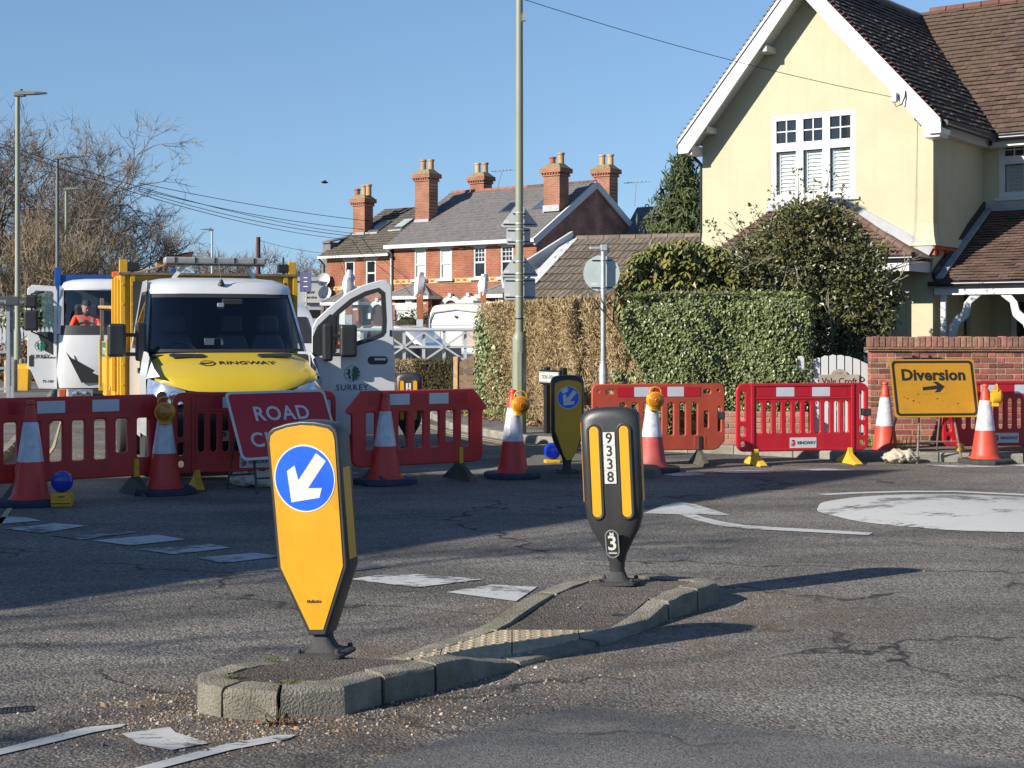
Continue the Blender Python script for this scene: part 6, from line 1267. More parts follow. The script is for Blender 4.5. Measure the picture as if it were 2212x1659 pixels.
# branch helper
def branch(mb, p, d, L, r, depth, spread, tips, rg, up=.15, n=5, minr=.004, kids=(2,3), shrink=.72, curve=.25):
    pts = [p]; rr = [r]; q = V(p); dd = V(d)
    for k in range(3):
        dd = (dd + V((rg.gauss(0,curve), rg.gauss(0,curve), rg.gauss(0,curve)+up))*.35).normalized(); q = q + dd*L/3; pts.append(q.copy()); rr.append(max(minr, r*(1-.13*(k+1))))
    mb.tube(pts, rr, n, caps=(0, 0)); tips.append((q.copy(), dd.copy(), depth))
    if depth <= 0: return
    for k in range(rg.randint(*kids)):
        t = rg.choice(pts[1:]) if k else q
        nd = (dd + V((rg.gauss(0,spread), rg.gauss(0,spread), rg.gauss(0,spread*.7)))).normalized()
        branch(mb, t, nd, L*shrink*rg.uniform(.8,1.15), max(minr, r*.62), depth-1, spread, tips, rg, up, max(3, n-1), minr, kids, shrink, curve)
# rhododendron: whorls of drooping leaves
rh_o = at(1470, 640, 22.3)
RH = root('rhododendron', 'rhododendron with drooping yellow green leaves above the ivy hedge', 'shrub', (rh_o.x, rh_o.y, .1))
rg = random.Random(21); mb = MB(); tips = []
for k in range(9): a = rg.uniform(0, 2*pi); branch(mb, V((rg.uniform(-.2,.2),rg.uniform(-.1,.2),.0)), V((cos(a)*.7, sin(a)*.5, .8)).normalized(), 1.3, .04, 3, .55, tips, rg, .1, 5, .006, (2,3), .62)
mb.build('stems', M_BARK, RH, smooth=1)
lm = []
def rho_leaf(): 
    return MB().add([(0,0,0),(.022,.045,.006),(.028,.085,.004),(.018,.125,-.006),(0,.15,-.014),(-.018,.125,-.006),(-.028,.085,.004),(-.022,.045,.006),(0,.045,-.004),(0,.085,-.008),(0,.125,-.013)],
                    [(0,1,8),(1,2,9,8),(2,3,10,9),(3,4,10),(4,5,10),(5,6,9,10),(6,7,8,9),(7,0,8)])
whorl = []
RHP = [(-1.0,-.1),(-.92,.4),(-.7,.7),(-.35,.88),(.05,.92),(.5,.85),(.9,.75),(1.2,.5),(1.2,-.25),(.4,-.3),(-.5,-.3),(-.9,-.25)]
qs = sample_poly(RHP, 270)
for x, z in qs:
    whorl.append(V((x, rg.uniform(-.35,.35) - .1*(1-abs(x)), z+2.05)))
allq = []; cnt = 0; lmesh = rho_leaf().mesh('leaf'); lmats = [mat('rhododendron_leaf_%d' % i, c, .4, var=.15, rnd=.3) for i, c in enumerate([(.18,.2,.05),(.13,.16,.04),(.24,.22,.07)])]
lms = []
for m_ in lmats: me = lmesh.copy(); me.materials.append(m_); lms.append(me)
restm = MB(); lv = rho_leaf()
whorl.sort(key=lambda p: p.y)
for wp in whorl:
    n_ = rg.randint(6,9); a0 = rg.uniform(0,6)
    for k in range(n_):
        a = a0 + 2*pi*k/n_; dro = rg.uniform(-.9,-.2); dirv = V((cos(a), sin(a), dro)).normalized()
        Mx = Matrix.Translation(wp) @ V((dirv.x,dirv.y,dirv.z)).to_track_quat('Y','Z').to_matrix().to_4x4() @ Matrix.Scale(rg.uniform(.75,1.15),4)
        if cnt < 300 and dirv.y < .3: o = bpy.data.objects.new('leaf', lms[cnt % 3]); COL.objects.link(o); o.parent = RH; o.matrix_basis = Mx; cnt += 1
        else: restm.add(lv.v, lv.f, Mx)
qd = sample_poly(RHP, 5200); Pd = np.column_stack([qd[:,0], RNG.uniform(-.2,.6,len(qd)), qd[:,1]+2.03]); ext = leaves(Pd, np.tile([-.3,-.7,.5],(len(Pd),1)), .15,.055,.6,.2,droop=(0,-.1,-.8))
o = restm.build('leaves_beyond', M_RHO, RH); o['kind'] = 'stuff'; o = quads('inner_leaves', ext, M_RHO, RH); o['kind'] = 'stuff'
# holly
ho = at(1760, 860, 22.6)
HO = root('holly_tree', 'spreading holly tree with small dark leaves and red berries in front of the house', 'tree', (ho.x, ho.y, .1))
rg = random.Random(33); mb = MB(); tips = []
HP = [(-.06,1.0),(.3,.7),(.6,1.0),(.85,1.4),(1.0,1.6),(1.15,1.85),(1.3,2.1),(1.05,2.35),(1.0,2.7),(.85,3.0),(.6,3.2),(.45,3.4),(.2,3.5),(.1,3.7),(-.1,3.5),(-.3,3.6),(-.55,3.4),(-.8,3.2),(-1.0,3.0),(-1.35,2.85),(-1.5,2.55),(-1.35,2.2),(-.95,2.0),(-.3,1.85),(-.2,1.5)]
for k in range(34):
    a = rg.uniform(0,2*pi); el = rg.uniform(.25,1.2); z0 = rg.uniform(.5,1.9)
    branch(mb, V((rg.uniform(-.05,.05),rg.uniform(-.05,.05),z0)), V((cos(a)*cos(el)*1.2, sin(a)*cos(el)*.6, sin(el)*.8)).normalized(), rg.uniform(.55,1.1), .028, 3, .42, tips, rg, .1, 4, .004, (2,3), .62)
trunk = MB().tube([(0,0,-.1),(.05,0,.7),(-.03,.03,1.5),(0,0,2.4),(-.12,0,3.3),(-.18,0,3.9)], [.09,.075,.06,.04,.02,.006], 8).build('trunk', M_BARKL, HO, smooth=1)
mb.build('branches', M_BARKL, HO, smooth=1)
q = sample_poly(HP, 9000); cl = sample_poly(HP, 1500)                     # leaves gather round clump centres
idx = RNG.integers(0, len(cl), 23000); pos2 = cl[idx] + RNG.normal(0,.075,(23000,2)); keep = in_poly(pos2, HP) | (RNG.uniform(0,1,23000) < .2); pos2 = pos2[keep]
wdt = np.clip(.85 - .17*(pos2[:,1]-2.0)**2, .1, .85); yj = RNG.uniform(-1,1,len(cl))[idx][keep]; P = np.column_stack([pos2[:,0], yj*wdt + RNG.normal(0,.05,len(pos2)), pos2[:,1]])
fo = quads('leaves', leaves(P, np.tile([-.4,-.6,.5],(len(P),1)), .07,.042,.9,.3), M_HOL, HO); fo['kind'] = 'stuff'
mb = MB()                                                                 # thin leafy shoots at the top and the edge
shoots = []
for (x0,z0),(x1,z1) in (((-.3,3.3),(-.26,4.1)),((.1,3.3),(.22,4.05)),((-.7,3.1),(-.62,3.75)),((.5,3.0),(.62,3.6)),((-1.2,2.8),(-1.65,3.25)),((-1.0,2.9),(-1.28,3.4)),((.8,2.5),(1.2,2.8)),((.9,1.8),(1.4,2.15)),((-.1,3.3),(-.02,3.85)),((.3,3.2),(.42,3.75)),((-.8,3.1),(-.95,3.5)),((.8,1.5),(1.25,1.7))):
    mb.tube([(x0,0,z0),((x0+x1)/2+.03,-.02,(z0+z1)/2),(x1,-.03,z1)], [.008,.006,.003], 4)
    for k in range(46): t = rg.random(); shoots.append((x0+(x1-x0)*t+rg.gauss(0,.045), rg.gauss(-.02,.045), z0+(z1-z0)*t+rg.gauss(0,.03)))
mb.build('shoots', M_BARK, HO)['kind'] = 'stuff'
o = quads('shoot_leaves', leaves(np.array(shoots), np.tile([0,-.5,.5],(len(shoots),1)), .06,.036,.9,.3), M_HOL, HO); o['kind'] = 'stuff'
mb = MB()
for x, z in sample_poly(HP, 15):
    for k in range(7): mb.ell((x+rg.gauss(0,.022),-.55+rg.gauss(0,.02)+.1*abs(z-1.6),z+rg.gauss(0,.022)), (.008,)*3, 6, 4)
o = mb.build('berries', M_BERRY, HO); o['kind'] = 'stuff'
# conifer behind
co_ = at(1476, 560, 46); CO = root('conifer', 'dark green conifer rising behind the slate roof', 'tree', (co_.x, co_.y, 0))
rg = random.Random(5); MB().tube([(0,0,0),(0,0,3),(0,0,7.1)], [.2,.14,.02], 8).build('trunk', M_BARK, CO)
P, D_ = [], []
n = 15000; z = 7.3 - RNG.uniform(0,1,n)**.62*6.5; a = RNG.uniform(0,2*pi,n); nb = np.floor(z*4.2); rad = np.clip(np.maximum(7.35-z,0)**.8*.78, .03, 2.4)*(.72+.28*np.sin(a*3+nb*2.3))
r = rad*RNG.uniform(.35,1.0,n)**.6; P = np.column_stack([r*np.cos(a), r*np.sin(a), z - .12*r + RNG.normal(0,.07,n)])
nrm = np.column_stack([np.cos(a), np.sin(a), np.full(n,.6)]); Lq = leaves(P, nrm, .3,.06,.5,.2,droop=(0,0,.6))
o = quads('crown', Lq, leafmat('conifer_leaf', [(.05,.07,.02),(.075,.095,.025),(.03,.045,.015),(.1,.115,.035)], .6, .3), CO); o['kind'] = 'stuff'
# ================================================================ terrace houses and bungalow
def brickmat(name, c1, c2, mort, plane='x', vary=.25):
    m = bpy.data.materials.new(name); m.use_nodes = True; MATS[name] = m
    n = m.node_tree.nodes; l = m.node_tree.links; b = n['Principled BSDF']; tc = n.new('ShaderNodeTexCoord')
    sx = n.new('ShaderNodeSeparateXYZ'); cx = n.new('ShaderNodeCombineXYZ'); l.new(tc.outputs['Object'], sx.inputs[0])
    l.new(sx.outputs['X' if plane == 'x' else 'Y'], cx.inputs[0]); l.new(sx.outputs['Z'], cx.inputs[1])
    br = n.new('ShaderNodeTexBrick'); br.inputs['Scale'].default_value = 1; br.inputs['Brick Width'].default_value = .24; br.inputs['Row Height'].default_value = .085; br.inputs['Mortar Size'].default_value = .012
    br.inputs['Mortar Smooth'].default_value = .2; br.inputs['Bias'].default_value = -.2
    br.inputs['Color1'].default_value = (*c1, 1); br.inputs['Color2'].default_value = (*c2, 1); br.inputs['Mortar'].default_value = (*mort, 1); l.new(cx.outputs[0], br.inputs[0])
    ns = n.new('ShaderNodeTexNoise'); ns.inputs['Scale'].default_value = 1.2; ns.inputs['Detail'].default_value = 6; l.new(tc.outputs['Object'], ns.inputs[0])
    mr = n.new('ShaderNodeMapRange'); mr.inputs[1].default_value = .3; mr.inputs[2].default_value = .7; mr.inputs[3].default_value = 1-vary; mr.inputs[4].default_value = 1+vary; l.new(ns.outputs[0], mr.inputs[0])
    hs = n.new('ShaderNodeHueSaturation'); l.new(br.outputs[0], hs.inputs['Color']); l.new(mr.outputs[0], hs.inputs['Value']); l.new(hs.outputs[0], b.inputs['Base Color']); b.inputs['Roughness'].default_value = .9
    bp = n.new('ShaderNodeBump'); bp.inputs['Distance'].default_value = .01; bp.inputs['Strength'].default_value = .6; bp.invert = True; l.new(br.outputs['Fac'], bp.inputs['Height']); l.new(bp.outputs[0], b.inputs['Normal']); return m
M_TB = brickmat('terrace_brick', (.28,.075,.038), (.185,.05,.028), (.27,.17,.11)); M_TBG = brickmat('terrace_gable_brick', (.3,.12,.08), (.2,.085,.06), (.3,.22,.17), 'y', .4)
M_CREAM = mat('cream_brick', (.42,.3,.14), .9, var=.15, vs=6); M_BROWNB = mat('brown_brick', (.2,.09,.04), .9)
M_SLATE = mat('grey_slate', (.15,.14,.135), .7, var=.25, vs=5, rnd=.1, dirt=(.1,.095,.09), dirt_amt=.5, ds=.7); M_SLATEM = mat('mossy_tile', (.105,.09,.07), .9, var=.4, vs=7, dirt=(.2,.19,.14), dirt_amt=.5, ds=4)
M_SLATED = mat('dark_slate', (.06,.062,.07), .6, var=.25, vs=5); M_POT = mat('chimney_pot', (.42,.26,.13), .85, var=.15, rnd=.15); M_POTR = mat('chimney_pot_red', (.3,.1,.06), .85, var=.15)
M_CHIM = brickmat('chimney_brick', (.28,.1,.055), (.2,.07,.04), (.3,.2,.14)); M_CHIMS = brickmat('chimney_brick_side', (.28,.1,.055), (.2,.07,.04), (.3,.2,.14), 'y')
M_FLAUNCH = mat('mossy_mortar', (.2,.17,.08), .95, var=.35, vs=9); M_STONEW = mat('painted_stone', (.53,.53,.52), .6, var=.04); M_BLIND = mat('window_blind', (.42,.47,.46), .5, var=.06); M_PINKG = mat('greenish_pane', (.35,.42,.4), .3)
def sash_window(par, x0, x1, z0, z1, pane, bars=False, y=0.0, sill=True, head=True):
    w_ = link('window', shape([[(x0,z0),(x1,z0),(x1,z1),(x0,z1)], [(x0+.07,z0+.07),(x1-.07,z0+.07),(x1-.07,z1-.07),(x0+.07,z1-.07)]], .1), M_STONEW, par, loc=(0,y+.05,0))
    zm = (z0+z1)/2; MB().bx(x0+.07,x1-.07,-.03,.03,zm-.04,zm+.04).build('meeting_rail', M_STONEW, w_)
    MB().bx(x0+.05,x1-.05,.03,.04,z0+.05,zm).build('pane', pane, w_); MB().bx(x0+.05,x1-.05,.0,.01,zm,z1-.05).build('pane', pane, w_)
    if bars:
        for k in (1,2): xx = x0+.07+(x1-x0-.14)*k/3; MB().bx(xx-.015,xx+.015,-.02,-.001,zm+.04,z1-.07).build('glazing_bar', M_STONEW, w_)
        for k in (1,2): zz = zm+.04+(z1-.07-zm-.04)*k/3; MB().bx(x0+.07,x1-.07,-.018,-.002,zz-.015,zz+.015).build('glazing_bar', M_STONEW, w_)
        for k in range(9): zz = z0+.1+k*.15; MB().bx(x0+.1,x1-.1,.05,.07,zz,zz+.09).build('blind_slat', M_SLAT, w_)
    if sill: MB().bx(x0-.16,x1+.16,-.22,.05,z0-.12,z0).build('sill', M_STONEW, w_)
    if head: MB().bx(x0-.16,x1+.16,-.09,.05,z1,z1+.25).bx(x0-.2,x1+.2,-.12,.05,z1+.2,z1+.28).build('lintel', M_STONEW, w_)
    return w_
def chimney(par, x, y, zb, zt, wd=.9, dp=.6, pots=2, red=False):
    c = MB().bx(x-wd/2,x+wd/2,y-dp/2,y+dp/2,zb,zt-.3).build('chimney_stack', M_CHIM, par)
    MB().bx(x-wd/2-.06,x+wd/2+.06,y-dp/2-.06,y+dp/2+.06,zt-.38,zt-.3).build('corbel', M_CHIM, c)
    for k in range(7): MB().bx(x-wd/2-.1+k*(wd+.1)/6.5,x-wd/2-.02+k*(wd+.1)/6.5,y-dp/2-.1,y+dp/2+.1,zt-.3,zt-.22).build('dentil', M_CHIM, c)
    MB().bx(x-wd/2-.14,x+wd/2+.14,y-dp/2-.14,y+dp/2+.14,zt-.22,zt).build('cap_course', M_CHIM, c)
    MB().loft([[(x-wd/2-.1,y-dp/2-.1,zt),(x+wd/2+.1,y-dp/2-.1,zt),(x+wd/2+.1,y+dp/2+.1,zt),(x-wd/2-.1,y+dp/2+.1,zt)],[(x-wd*.35,y-dp*.3,zt+.24),(x+wd*.35,y-dp*.3,zt+.24),(x+wd*.35,y+dp*.3,zt+.24),(x-wd*.35,y+dp*.3,zt+.24)]]).build('flaunching', M_FLAUNCH, c)
    for k in range(pots):
        px_ = x + (k-(pots-1)/2)*.42; h = .58 if not (red and k == 0) else .4; m_ = M_POTR if (red and k == 0) else M_POT
        MB().lathe([(.15,0),(.145,h-.1),(.18,h-.08),(.18,h),(.13,h),(.12,.3)], 14, (px_, y+.12*(k % 2), zt+.18)).build('chimney_pot', m_, c, smooth=40)
    MB().bx(x-wd/2-.03,x-wd/2+.05,y-dp/2-.04,y+dp/2,zb-.1,zb+.25).bx(x-wd/2,x+wd/2,y-dp/2-.05,y-dp/2,zb-.05,zb+.25).build('lead_apron', M_LEAD, c)
def band(par, x0, x1, z0, z1, step=.42):
    b = MB().bx(x0,x1,-.03,.02,z0,z1).build('cream_band', M_CREAM, par); mb = MB(); zc = (z0+z1)/2; x = x0+.15
    while x < x1-.2: mb.bx(x,x+.2,-.036,-.02,zc-.045,zc+.045); x += step
    mb.build('band_bricks', M_BROWNB, b)['kind'] = 'stuff'
def bay(par, xc, wd, zt, ze, pr_=.75, wall=M_STONEW):
    hw = wd/2
    MB().loft([[(xc-hw-.2,-pr_-.2,ze),(xc+hw+.2,-pr_-.2,ze),(xc+hw+.2,0.0,ze),(xc-hw-.2,0.0,ze)],[(xc-.35,-.02,zt),(xc+.35,-.02,zt),(xc+.35,0,zt),(xc-.35,0,zt)]]).build('bay_roof', M_SLATE, par)
    for s_ in (-1, 1): MB().bar((xc+s_*(hw+.2),-pr_-.2,ze+.03),(xc+s_*.35,-.03,zt+.03),.1,.06).build('hip_lead', M_LEAD, par)
    MB().bx(xc-hw-.22,xc+hw+.22,-pr_-.24,-pr_-.1,ze-.16,ze).bx(xc+hw+.1,xc+hw+.22,-pr_-.1,0,ze-.16,ze).build('bay_fascia', M_STONEW, par)
    MB().bx(xc-hw,xc+hw,-pr_,0,ze-1.1-1.6,ze-1.9).build('bay_base', M_TB, par)
    for s_ in (-1,0,1): MB().bx(xc+s_*(hw-.2)-.2,xc+s_*(hw-.2)+.2,-pr_,-pr_+.3,0,ze-.16).build('bay_pier', M_TB if s_ else M_STONEW, par)
    for s_ in (-1, 1): sash_window(par, xc+s_*hw*.43-.4, xc+s_*hw*.43+.4, ze-2.0, ze-.62, M_PINKG, y=-pr_+.05, sill=False)
def arch_door(par, xc, zt, r=.48):
    pts_o = [(xc+1.5*r*cos(R(a)), zt-1.0*r+1.35*r*sin(R(a))) for a in range(0,181,12)]; pts_i = [(xc+.95*r*cos(R(a)), zt-1.0*r+.95*r*sin(R(a))) for a in range(180,-1,-12)]
    a_ = link('door_arch', shape([pts_o + pts_i], .16, .01), M_STONEW, par, loc=(0,-.05,0))
    MB().bx(xc-.09,xc+.09,-.17,.0,zt+.28*r,zt+.62*r).build('keystone', M_STONEW, a_)
    for s_ in (-1, 1): MB().bx(xc+s_*1.22*r-.32*r,xc+s_*1.22*r+.32*r,-.14,.0,zt-1.0*r-.28,zt-1.0*r).build('impost', M_STONEW, a_)
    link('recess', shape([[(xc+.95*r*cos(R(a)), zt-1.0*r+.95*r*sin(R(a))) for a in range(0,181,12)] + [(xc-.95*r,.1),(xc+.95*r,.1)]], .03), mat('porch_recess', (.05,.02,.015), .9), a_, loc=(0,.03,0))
T = root('brick_semi_house', 'pair of red brick houses with grey slate roof and white stone lintels', 'house', (1.14,69.0,0), R(-38))
WX = [(-7.59,-6.86),(-5.91,-5.18),(-3.77,-3.05),(-2.1,-1.38)]
link('front_wall', shape([[(-9.02,0),(0,0),(0,6.05),(-9.02,6.05)]] + [[(a,4.28),(b,4.28),(b,5.76),(a,5.76)] for a, b in WX], .3), M_TB, T, loc=(0,.15,0))
link('gable_end', shape([[(0,0),(9.5,0),(9.5,6.05),(4.75,9.0),(0,6.05)]], .3), None, T); ge = bpy.data.objects['gable_end']; ge.data.transform(Matrix.Rotation(R(90),4,'Z')); ge.data.materials.append(M_TBG); ge.location = (-.15,.0,0); ge.location.y = .305; ge.location.x = -.152
MB().bx(-9.0,-8.7,.3,9.5,0,6.0).build('party_wall', M_TB, T); MB().bx(-9.0,0,9.3,9.5,0,6.0).build('rear_wall', M_TB, T)
for i, (a, b) in enumerate(WX): sash_window(T, a, b, 4.28, 5.76, M_BLIND if i < 2 else M_GLASSD, i >= 2)
for k in range(5):
    xs = [-9.0] + [v for ab in WX for v in (ab[0]-.18, ab[1]+.18)] + [0.0]
    band(T, xs[2*k], xs[2*k+1], 5.78, 6.03); band(T, xs[2*k], xs[2*k+1], 4.08, 4.3)
MB().bx(-9.0,0,-.04,-.0,4.06,4.085).build('band_edge', M_CREAM, T)
sl_ = hypot(5.1, 3.05)
tile_plane(T, (-9.3,-.35,6.0), (1,0,0), (0,5.1,3.05), [(0,0),(9.4,0),(9.4,sl_),(0,sl_)], .5, .3, M_SLATE, 0, 'roof_slate', .02, seed=11, backing=M_SLATED)
MB().loft([[(-9.3,4.78,9.0),(.1,4.78,9.0),(.1,9.9,6.0),(-9.3,9.9,6.0)],[(-9.3,4.8,9.06),(.1,4.8,9.06),(.1,9.95,6.06),(-9.3,9.95,6.06)]]).build('rear_roof', M_SLATED, T)
for k in range(20): MB().tube([(-9.2+k*.465,4.76,9.05),(-8.76+k*.465,4.76,9.05)], .1, 8).build('ridge_tile', M_RIDGE if k > 10 else M_POTR, T, smooth=40)
for y0, z0, y1, z1 in ((-.35,5.95,4.78,9.02),(9.9,5.95,4.78,9.02)): MB().bar((.1,y0,z0-.1),(.1,y1,z1-.1),.1,.32).build('bargeboard', M_STONEW, T)
MB().bx(-9.35,.15,-.42,-.3,5.84,6.03).build('gutter_board', M_STONEW, T, bevel=.02); MB().bx(-9.3,.1,-.3,.0,5.98,6.02).build('soffit', M_STONEW, T)
MB().tube([(-9.15,-.35,5.85),(-9.1,-.1,5.6),(-9.08,-.08,.2)], .055, 8).build('downpipe', M_STONEW, T, smooth=40)
for x in (-4.45,): MB().bx(x-.12,x+.12,-.15,.0,5.7,6.0).build('eaves_corbel', M_TB, T)
chimney(T, -8.75, 2.2, 7.2, 9.78, .95, .7); chimney(T, -8.4, 6.2, 8.2, 9.95, .95, .7); chimney(T, -.55, 2.3, 7.5, 9.52, .95, .75, 2, True); chimney(T, -.6, 6.6, 7.6, 9.85, .95, .75)
def skylight(par, x, y, m=M_GLASSD):
    z = 6.0+(y+.35)*3.05/5.1; k_ = 3.05/5.1
    s_ = MB().loft([[(x-.38,y-.5,z-.5*k_+.0),(x+.38,y-.5,z-.5*k_),(x+.38,y+.5,z+.5*k_),(x-.38,y+.5,z+.5*k_)],[(x-.38,y-.5,z-.5*k_+.1),(x+.38,y-.5,z-.5*k_+.1),(x+.38,y+.5,z+.5*k_+.1),(x-.38,y+.5,z+.5*k_+.1)]]).build('skylight', M_SLATED, par)
    MB().add([(x-.27,y-.38,z-.38*k_+.105),(x+.27,y-.38,z-.38*k_+.105),(x+.27,y+.38,z+.38*k_+.105),(x-.27,y+.38,z+.38*k_+.105)], [(0,1,2,3)]).build('pane', m, s_)
skylight(T, -1.6, 2.7, mat('sky_pane', (.06,.09,.16), .1)); skylight(T, -3.6, 2.6)
bay(T, -7.35, 2.6, 4.0, 3.44); bay(T, -1.4, 2.6, 4.0, 3.44); arch_door(T, -5.15, 3.25); arch_door(T, -4.0, 3.25)
# rear wing roof to the right
MB().loft([[(.16,6.5,6.1),(4.5,6.5,6.1),(4.5,11.5,6.1),(.16,11.5,6.1)],[(-.3,9.0,8.1),(1.5,9.0,8.1),(1.5,9.05,8.1),(-.3,9.05,8.1)]]).build('rear_wing_roof', mat('dark_slate_lit', (.1,.1,.105), .6, var=.25, vs=5), T); MB().bx(.16,4.3,6.7,11.3,0,6.1).build('rear_wing_wall', M_TB, T)
for k in range(2): MB().tube([(.3+k*.9+.12*cos(R(a)),9.02,8.1+.12*sin(R(a))) for a in range(0,181,30)], .03, 6).build('ridge_ornament', M_SLATED, T)
# TV aerials
def aerial(label, x, y, z, h, lean, house):
    r = root('tv_aerial', label, 'aerial', house.matrix_basis @ V((x,y,z)), house.rotation_euler.z); MB().tube([(0,0,-.3),(lean,0,h)], .02, 6).build('mast', M_GALV, r); b = MB().tube([(lean-.7,0,h),(lean+.8,0,h)], .018, 6).build('boom', M_GALV, r)
    for k in range(6): MB().tube([(lean-.6+k*.25,-.2,h),(lean-.6+k*.25,.2,h)], .012, 4).build('element', M_GALV, b)
T.matrix_basis  # placed
T_M = Matrix.Translation(T.location) @ Matrix.Rotation(R(-38),4,'Z')
class _H: pass
def hb_(o): h_ = _H(); h_.matrix_basis = Matrix.Translation(o.location) @ Matrix.Rotation(o.rotation_euler.z,4,'Z'); h_.rotation_euler = o.rotation_euler; return h_
aerial('television aerial leaning beside the middle chimney of the slate roof', -7.4, 6.2, 9.2, 1.0, .45, hb_(T)); aerial('small television aerial behind the right hand chimney of the slate roof', .6, 7.4, 8.3, .9, .1, hb_(T))
# left house with mossy roof
S = root('brick_end_house', 'red brick house with mossy dark roof and two roof windows', 'house', (1.14,69.0,0), R(-38)); S.location = T.location + V((cos(R(-38))*-9.05, sin(R(-38))*-9.05, 0))
WS = [(-3.36,-2.7),(-1.87,-1.2)]
link('front_wall', shape([[(-4.7,0),(-.04,0),(-.04,5.66),(-4.7,5.66)]] + [[(a,4.03),(b,4.03),(b,5.33),(a,5.33)] for a, b in WS], .3), M_TB, S, loc=(0,.15,0))
for a, b in WS: sash_window(S, a, b, 4.03, 5.33, M_GLASSD)
xs = [-4.68,-3.54,-2.52,-2.05,-1.02,-.05]
for k in range(3): band(S, xs[2*k], xs[2*k+1], 5.36, 5.62); band(S, xs[2*k], xs[2*k+1], 3.83, 4.03)
sl2 = hypot(5.1, 2.8)
tile_plane(S, (-5.0,-.35,5.6), (1,0,0), (0,5.1,2.8), [(0,0),(4.95,0),(4.95,sl2),(0,sl2)], .33, .3, M_SLATEM, 0, 'roof_tile', .05, seed=12, backing=M_SLATED)
MB().loft([[(-5.0,4.78,8.38),(-.05,4.78,8.38),(-.05,9.9,5.6),(-5.0,9.9,5.6)],[(-5.0,4.8,8.44),(-.05,4.8,8.44),(-.05,9.95,5.66),(-5.0,9.95,5.66)]]).build('rear_roof', M_SLATED, S)
MB().bx(-4.7,-4.4,.3,9.5,0,5.6).build('side_wall', M_TB, S); MB().bx(-4.7,-.1,9.3,9.5,0,5.6).build('rear_wall', M_TB, S)
MB().bx(-5.0,-.0,-.42,-.32,5.5,5.62).build('gutter_board', M_STONEW, S); MB().tube([(-4.95,-.36,5.5),(-4.8,-.1,5.2),(-4.78,-.05,.2)], .05, 8).build('downpipe', M_GUT, S)
chimney(S, -4.2, 2.2, 6.7, 8.75, .85, .65, 3, True)
def skylight2(par, x, y, m):
    k_ = 2.8/5.1; z = 5.6+(y+.35)*k_
    s_ = MB().loft([[(x-.4,y-.55,z-.55*k_),(x+.4,y-.55,z-.55*k_),(x+.4,y+.55,z+.55*k_),(x-.4,y+.55,z+.55*k_)],[(x-.4,y-.55,z-.55*k_+.12),(x+.4,y-.55,z-.55*k_+.12),(x+.4,y+.55,z+.55*k_+.12),(x-.4,y+.55,z+.55*k_+.12)]]).build('skylight', M_SLATED, par)
    MB().add([(x-.3,y-.42,z-.42*k_+.125),(x+.3,y-.42,z-.42*k_+.125),(x+.3,y+.42,z+.42*k_+.125),(x-.3,y+.42,z+.42*k_+.125)], [(0,1,2,3)]).build('pane', m, s_); MB().bx(x-.45,x+.45,y-.72,y-.55,z-.66*k_,z-.56*k_+.03).build('lead_apron', M_LEAD, s_)
skylight2(S, -3.35, 2.6, M_GLASSD); skylight2(S, -1.8, 2.75, M_PINKG)
bay(S, -2.9, 2.3, 3.75, 3.2, .7); arch_door(S, -.95, 3.1)
# slate hung side block next to it
SB = root('slate_hung_block', 'narrow grey slate hung side wall at the end of the brick terrace', 'building', S.location, R(-38))
MB().loft([[(-5.6,.3,0),(-4.75,.3,0),(-4.75,6,0),(-5.6,6,0)],[(-5.3,.3,6.4),(-4.75,.3,6.4),(-4.75,6,6.4),(-5.3,6,6.4)]]).build('wall', M_SLATE, SB)
for k in range(9): MB().bx(-5.62+.045*k*.9,-4.76,.27,.31,.5+k*.66,.53+k*.66).build('course_line', M_SLATED, SB)
MB().loft([[(-5.35,.2,6.35),(-4.7,.2,6.35),(-4.7,3,7.0),(-5.2,3,7.0)],[(-5.35,.2,6.42),(-4.7,.2,6.42),(-4.7,3,7.06),(-5.2,3,7.06)]]).build('roof', M_SLATE, SB)
def dish(label, p):
    r = root('satellite_dish', label, 'satellite dish', p, R(-38)); rings = [(.36,.02),(.3,-.03),(.18,-.08),(.02,-.1)]
    MB().lathe(rings, 20, axis='y', M=Matrix.Rotation(R(25),4,'Z') @ Matrix.Rotation(R(-15),4,'X'), caps=(0,1)).build('reflector', mat('dish_grey', (.55,.55,.54), .5, var=.1), r, smooth=40); MB().tube([(0,.1,0),(0,.3,-.15),(0,.45,-.3)], .03, 6).build('arm', M_GUT, r); MB().tube([(0,0,-.25),(.1,-.35,-.1)], .02, 6).build('feed_arm', M_GUT, r)
dish('grey satellite dish high on the corner of the brick end house', S.location + Matrix.Rotation(R(-38),3,'Z') @ V((-4.55,-.4,4.4))); dish('grey satellite dish low on the corner of the brick end house', S.location + Matrix.Rotation(R(-38),3,'Z') @ V((-4.45,-.4,3.7)))
eb = root('estate_board', 'blue estate agent board on a post beside the brick end house', 'sign', S.location + Matrix.Rotation(R(-38),3,'Z') @ V((-5.0,-1.2,0)), R(-20))
MB().bx(-.04,.04,-.04,.04,0,4.6).build('post', M_PVC, eb); bb = MB().bx(-.32,.32,-.08,-.045,3.75,4.75).build('board', mat('board_blue', (.01,.018,.1), .5), eb)
for z, s_ in ((4.5,.11),(4.3,.11),(4.05,.13)): link('lettering', text('to let' if z > 4.1 else 'sold', s_*1.8, bold=.004) if False else text('---', s_*2, bold=.01), M_SWHITE, bb, loc=(0,-.082,z))

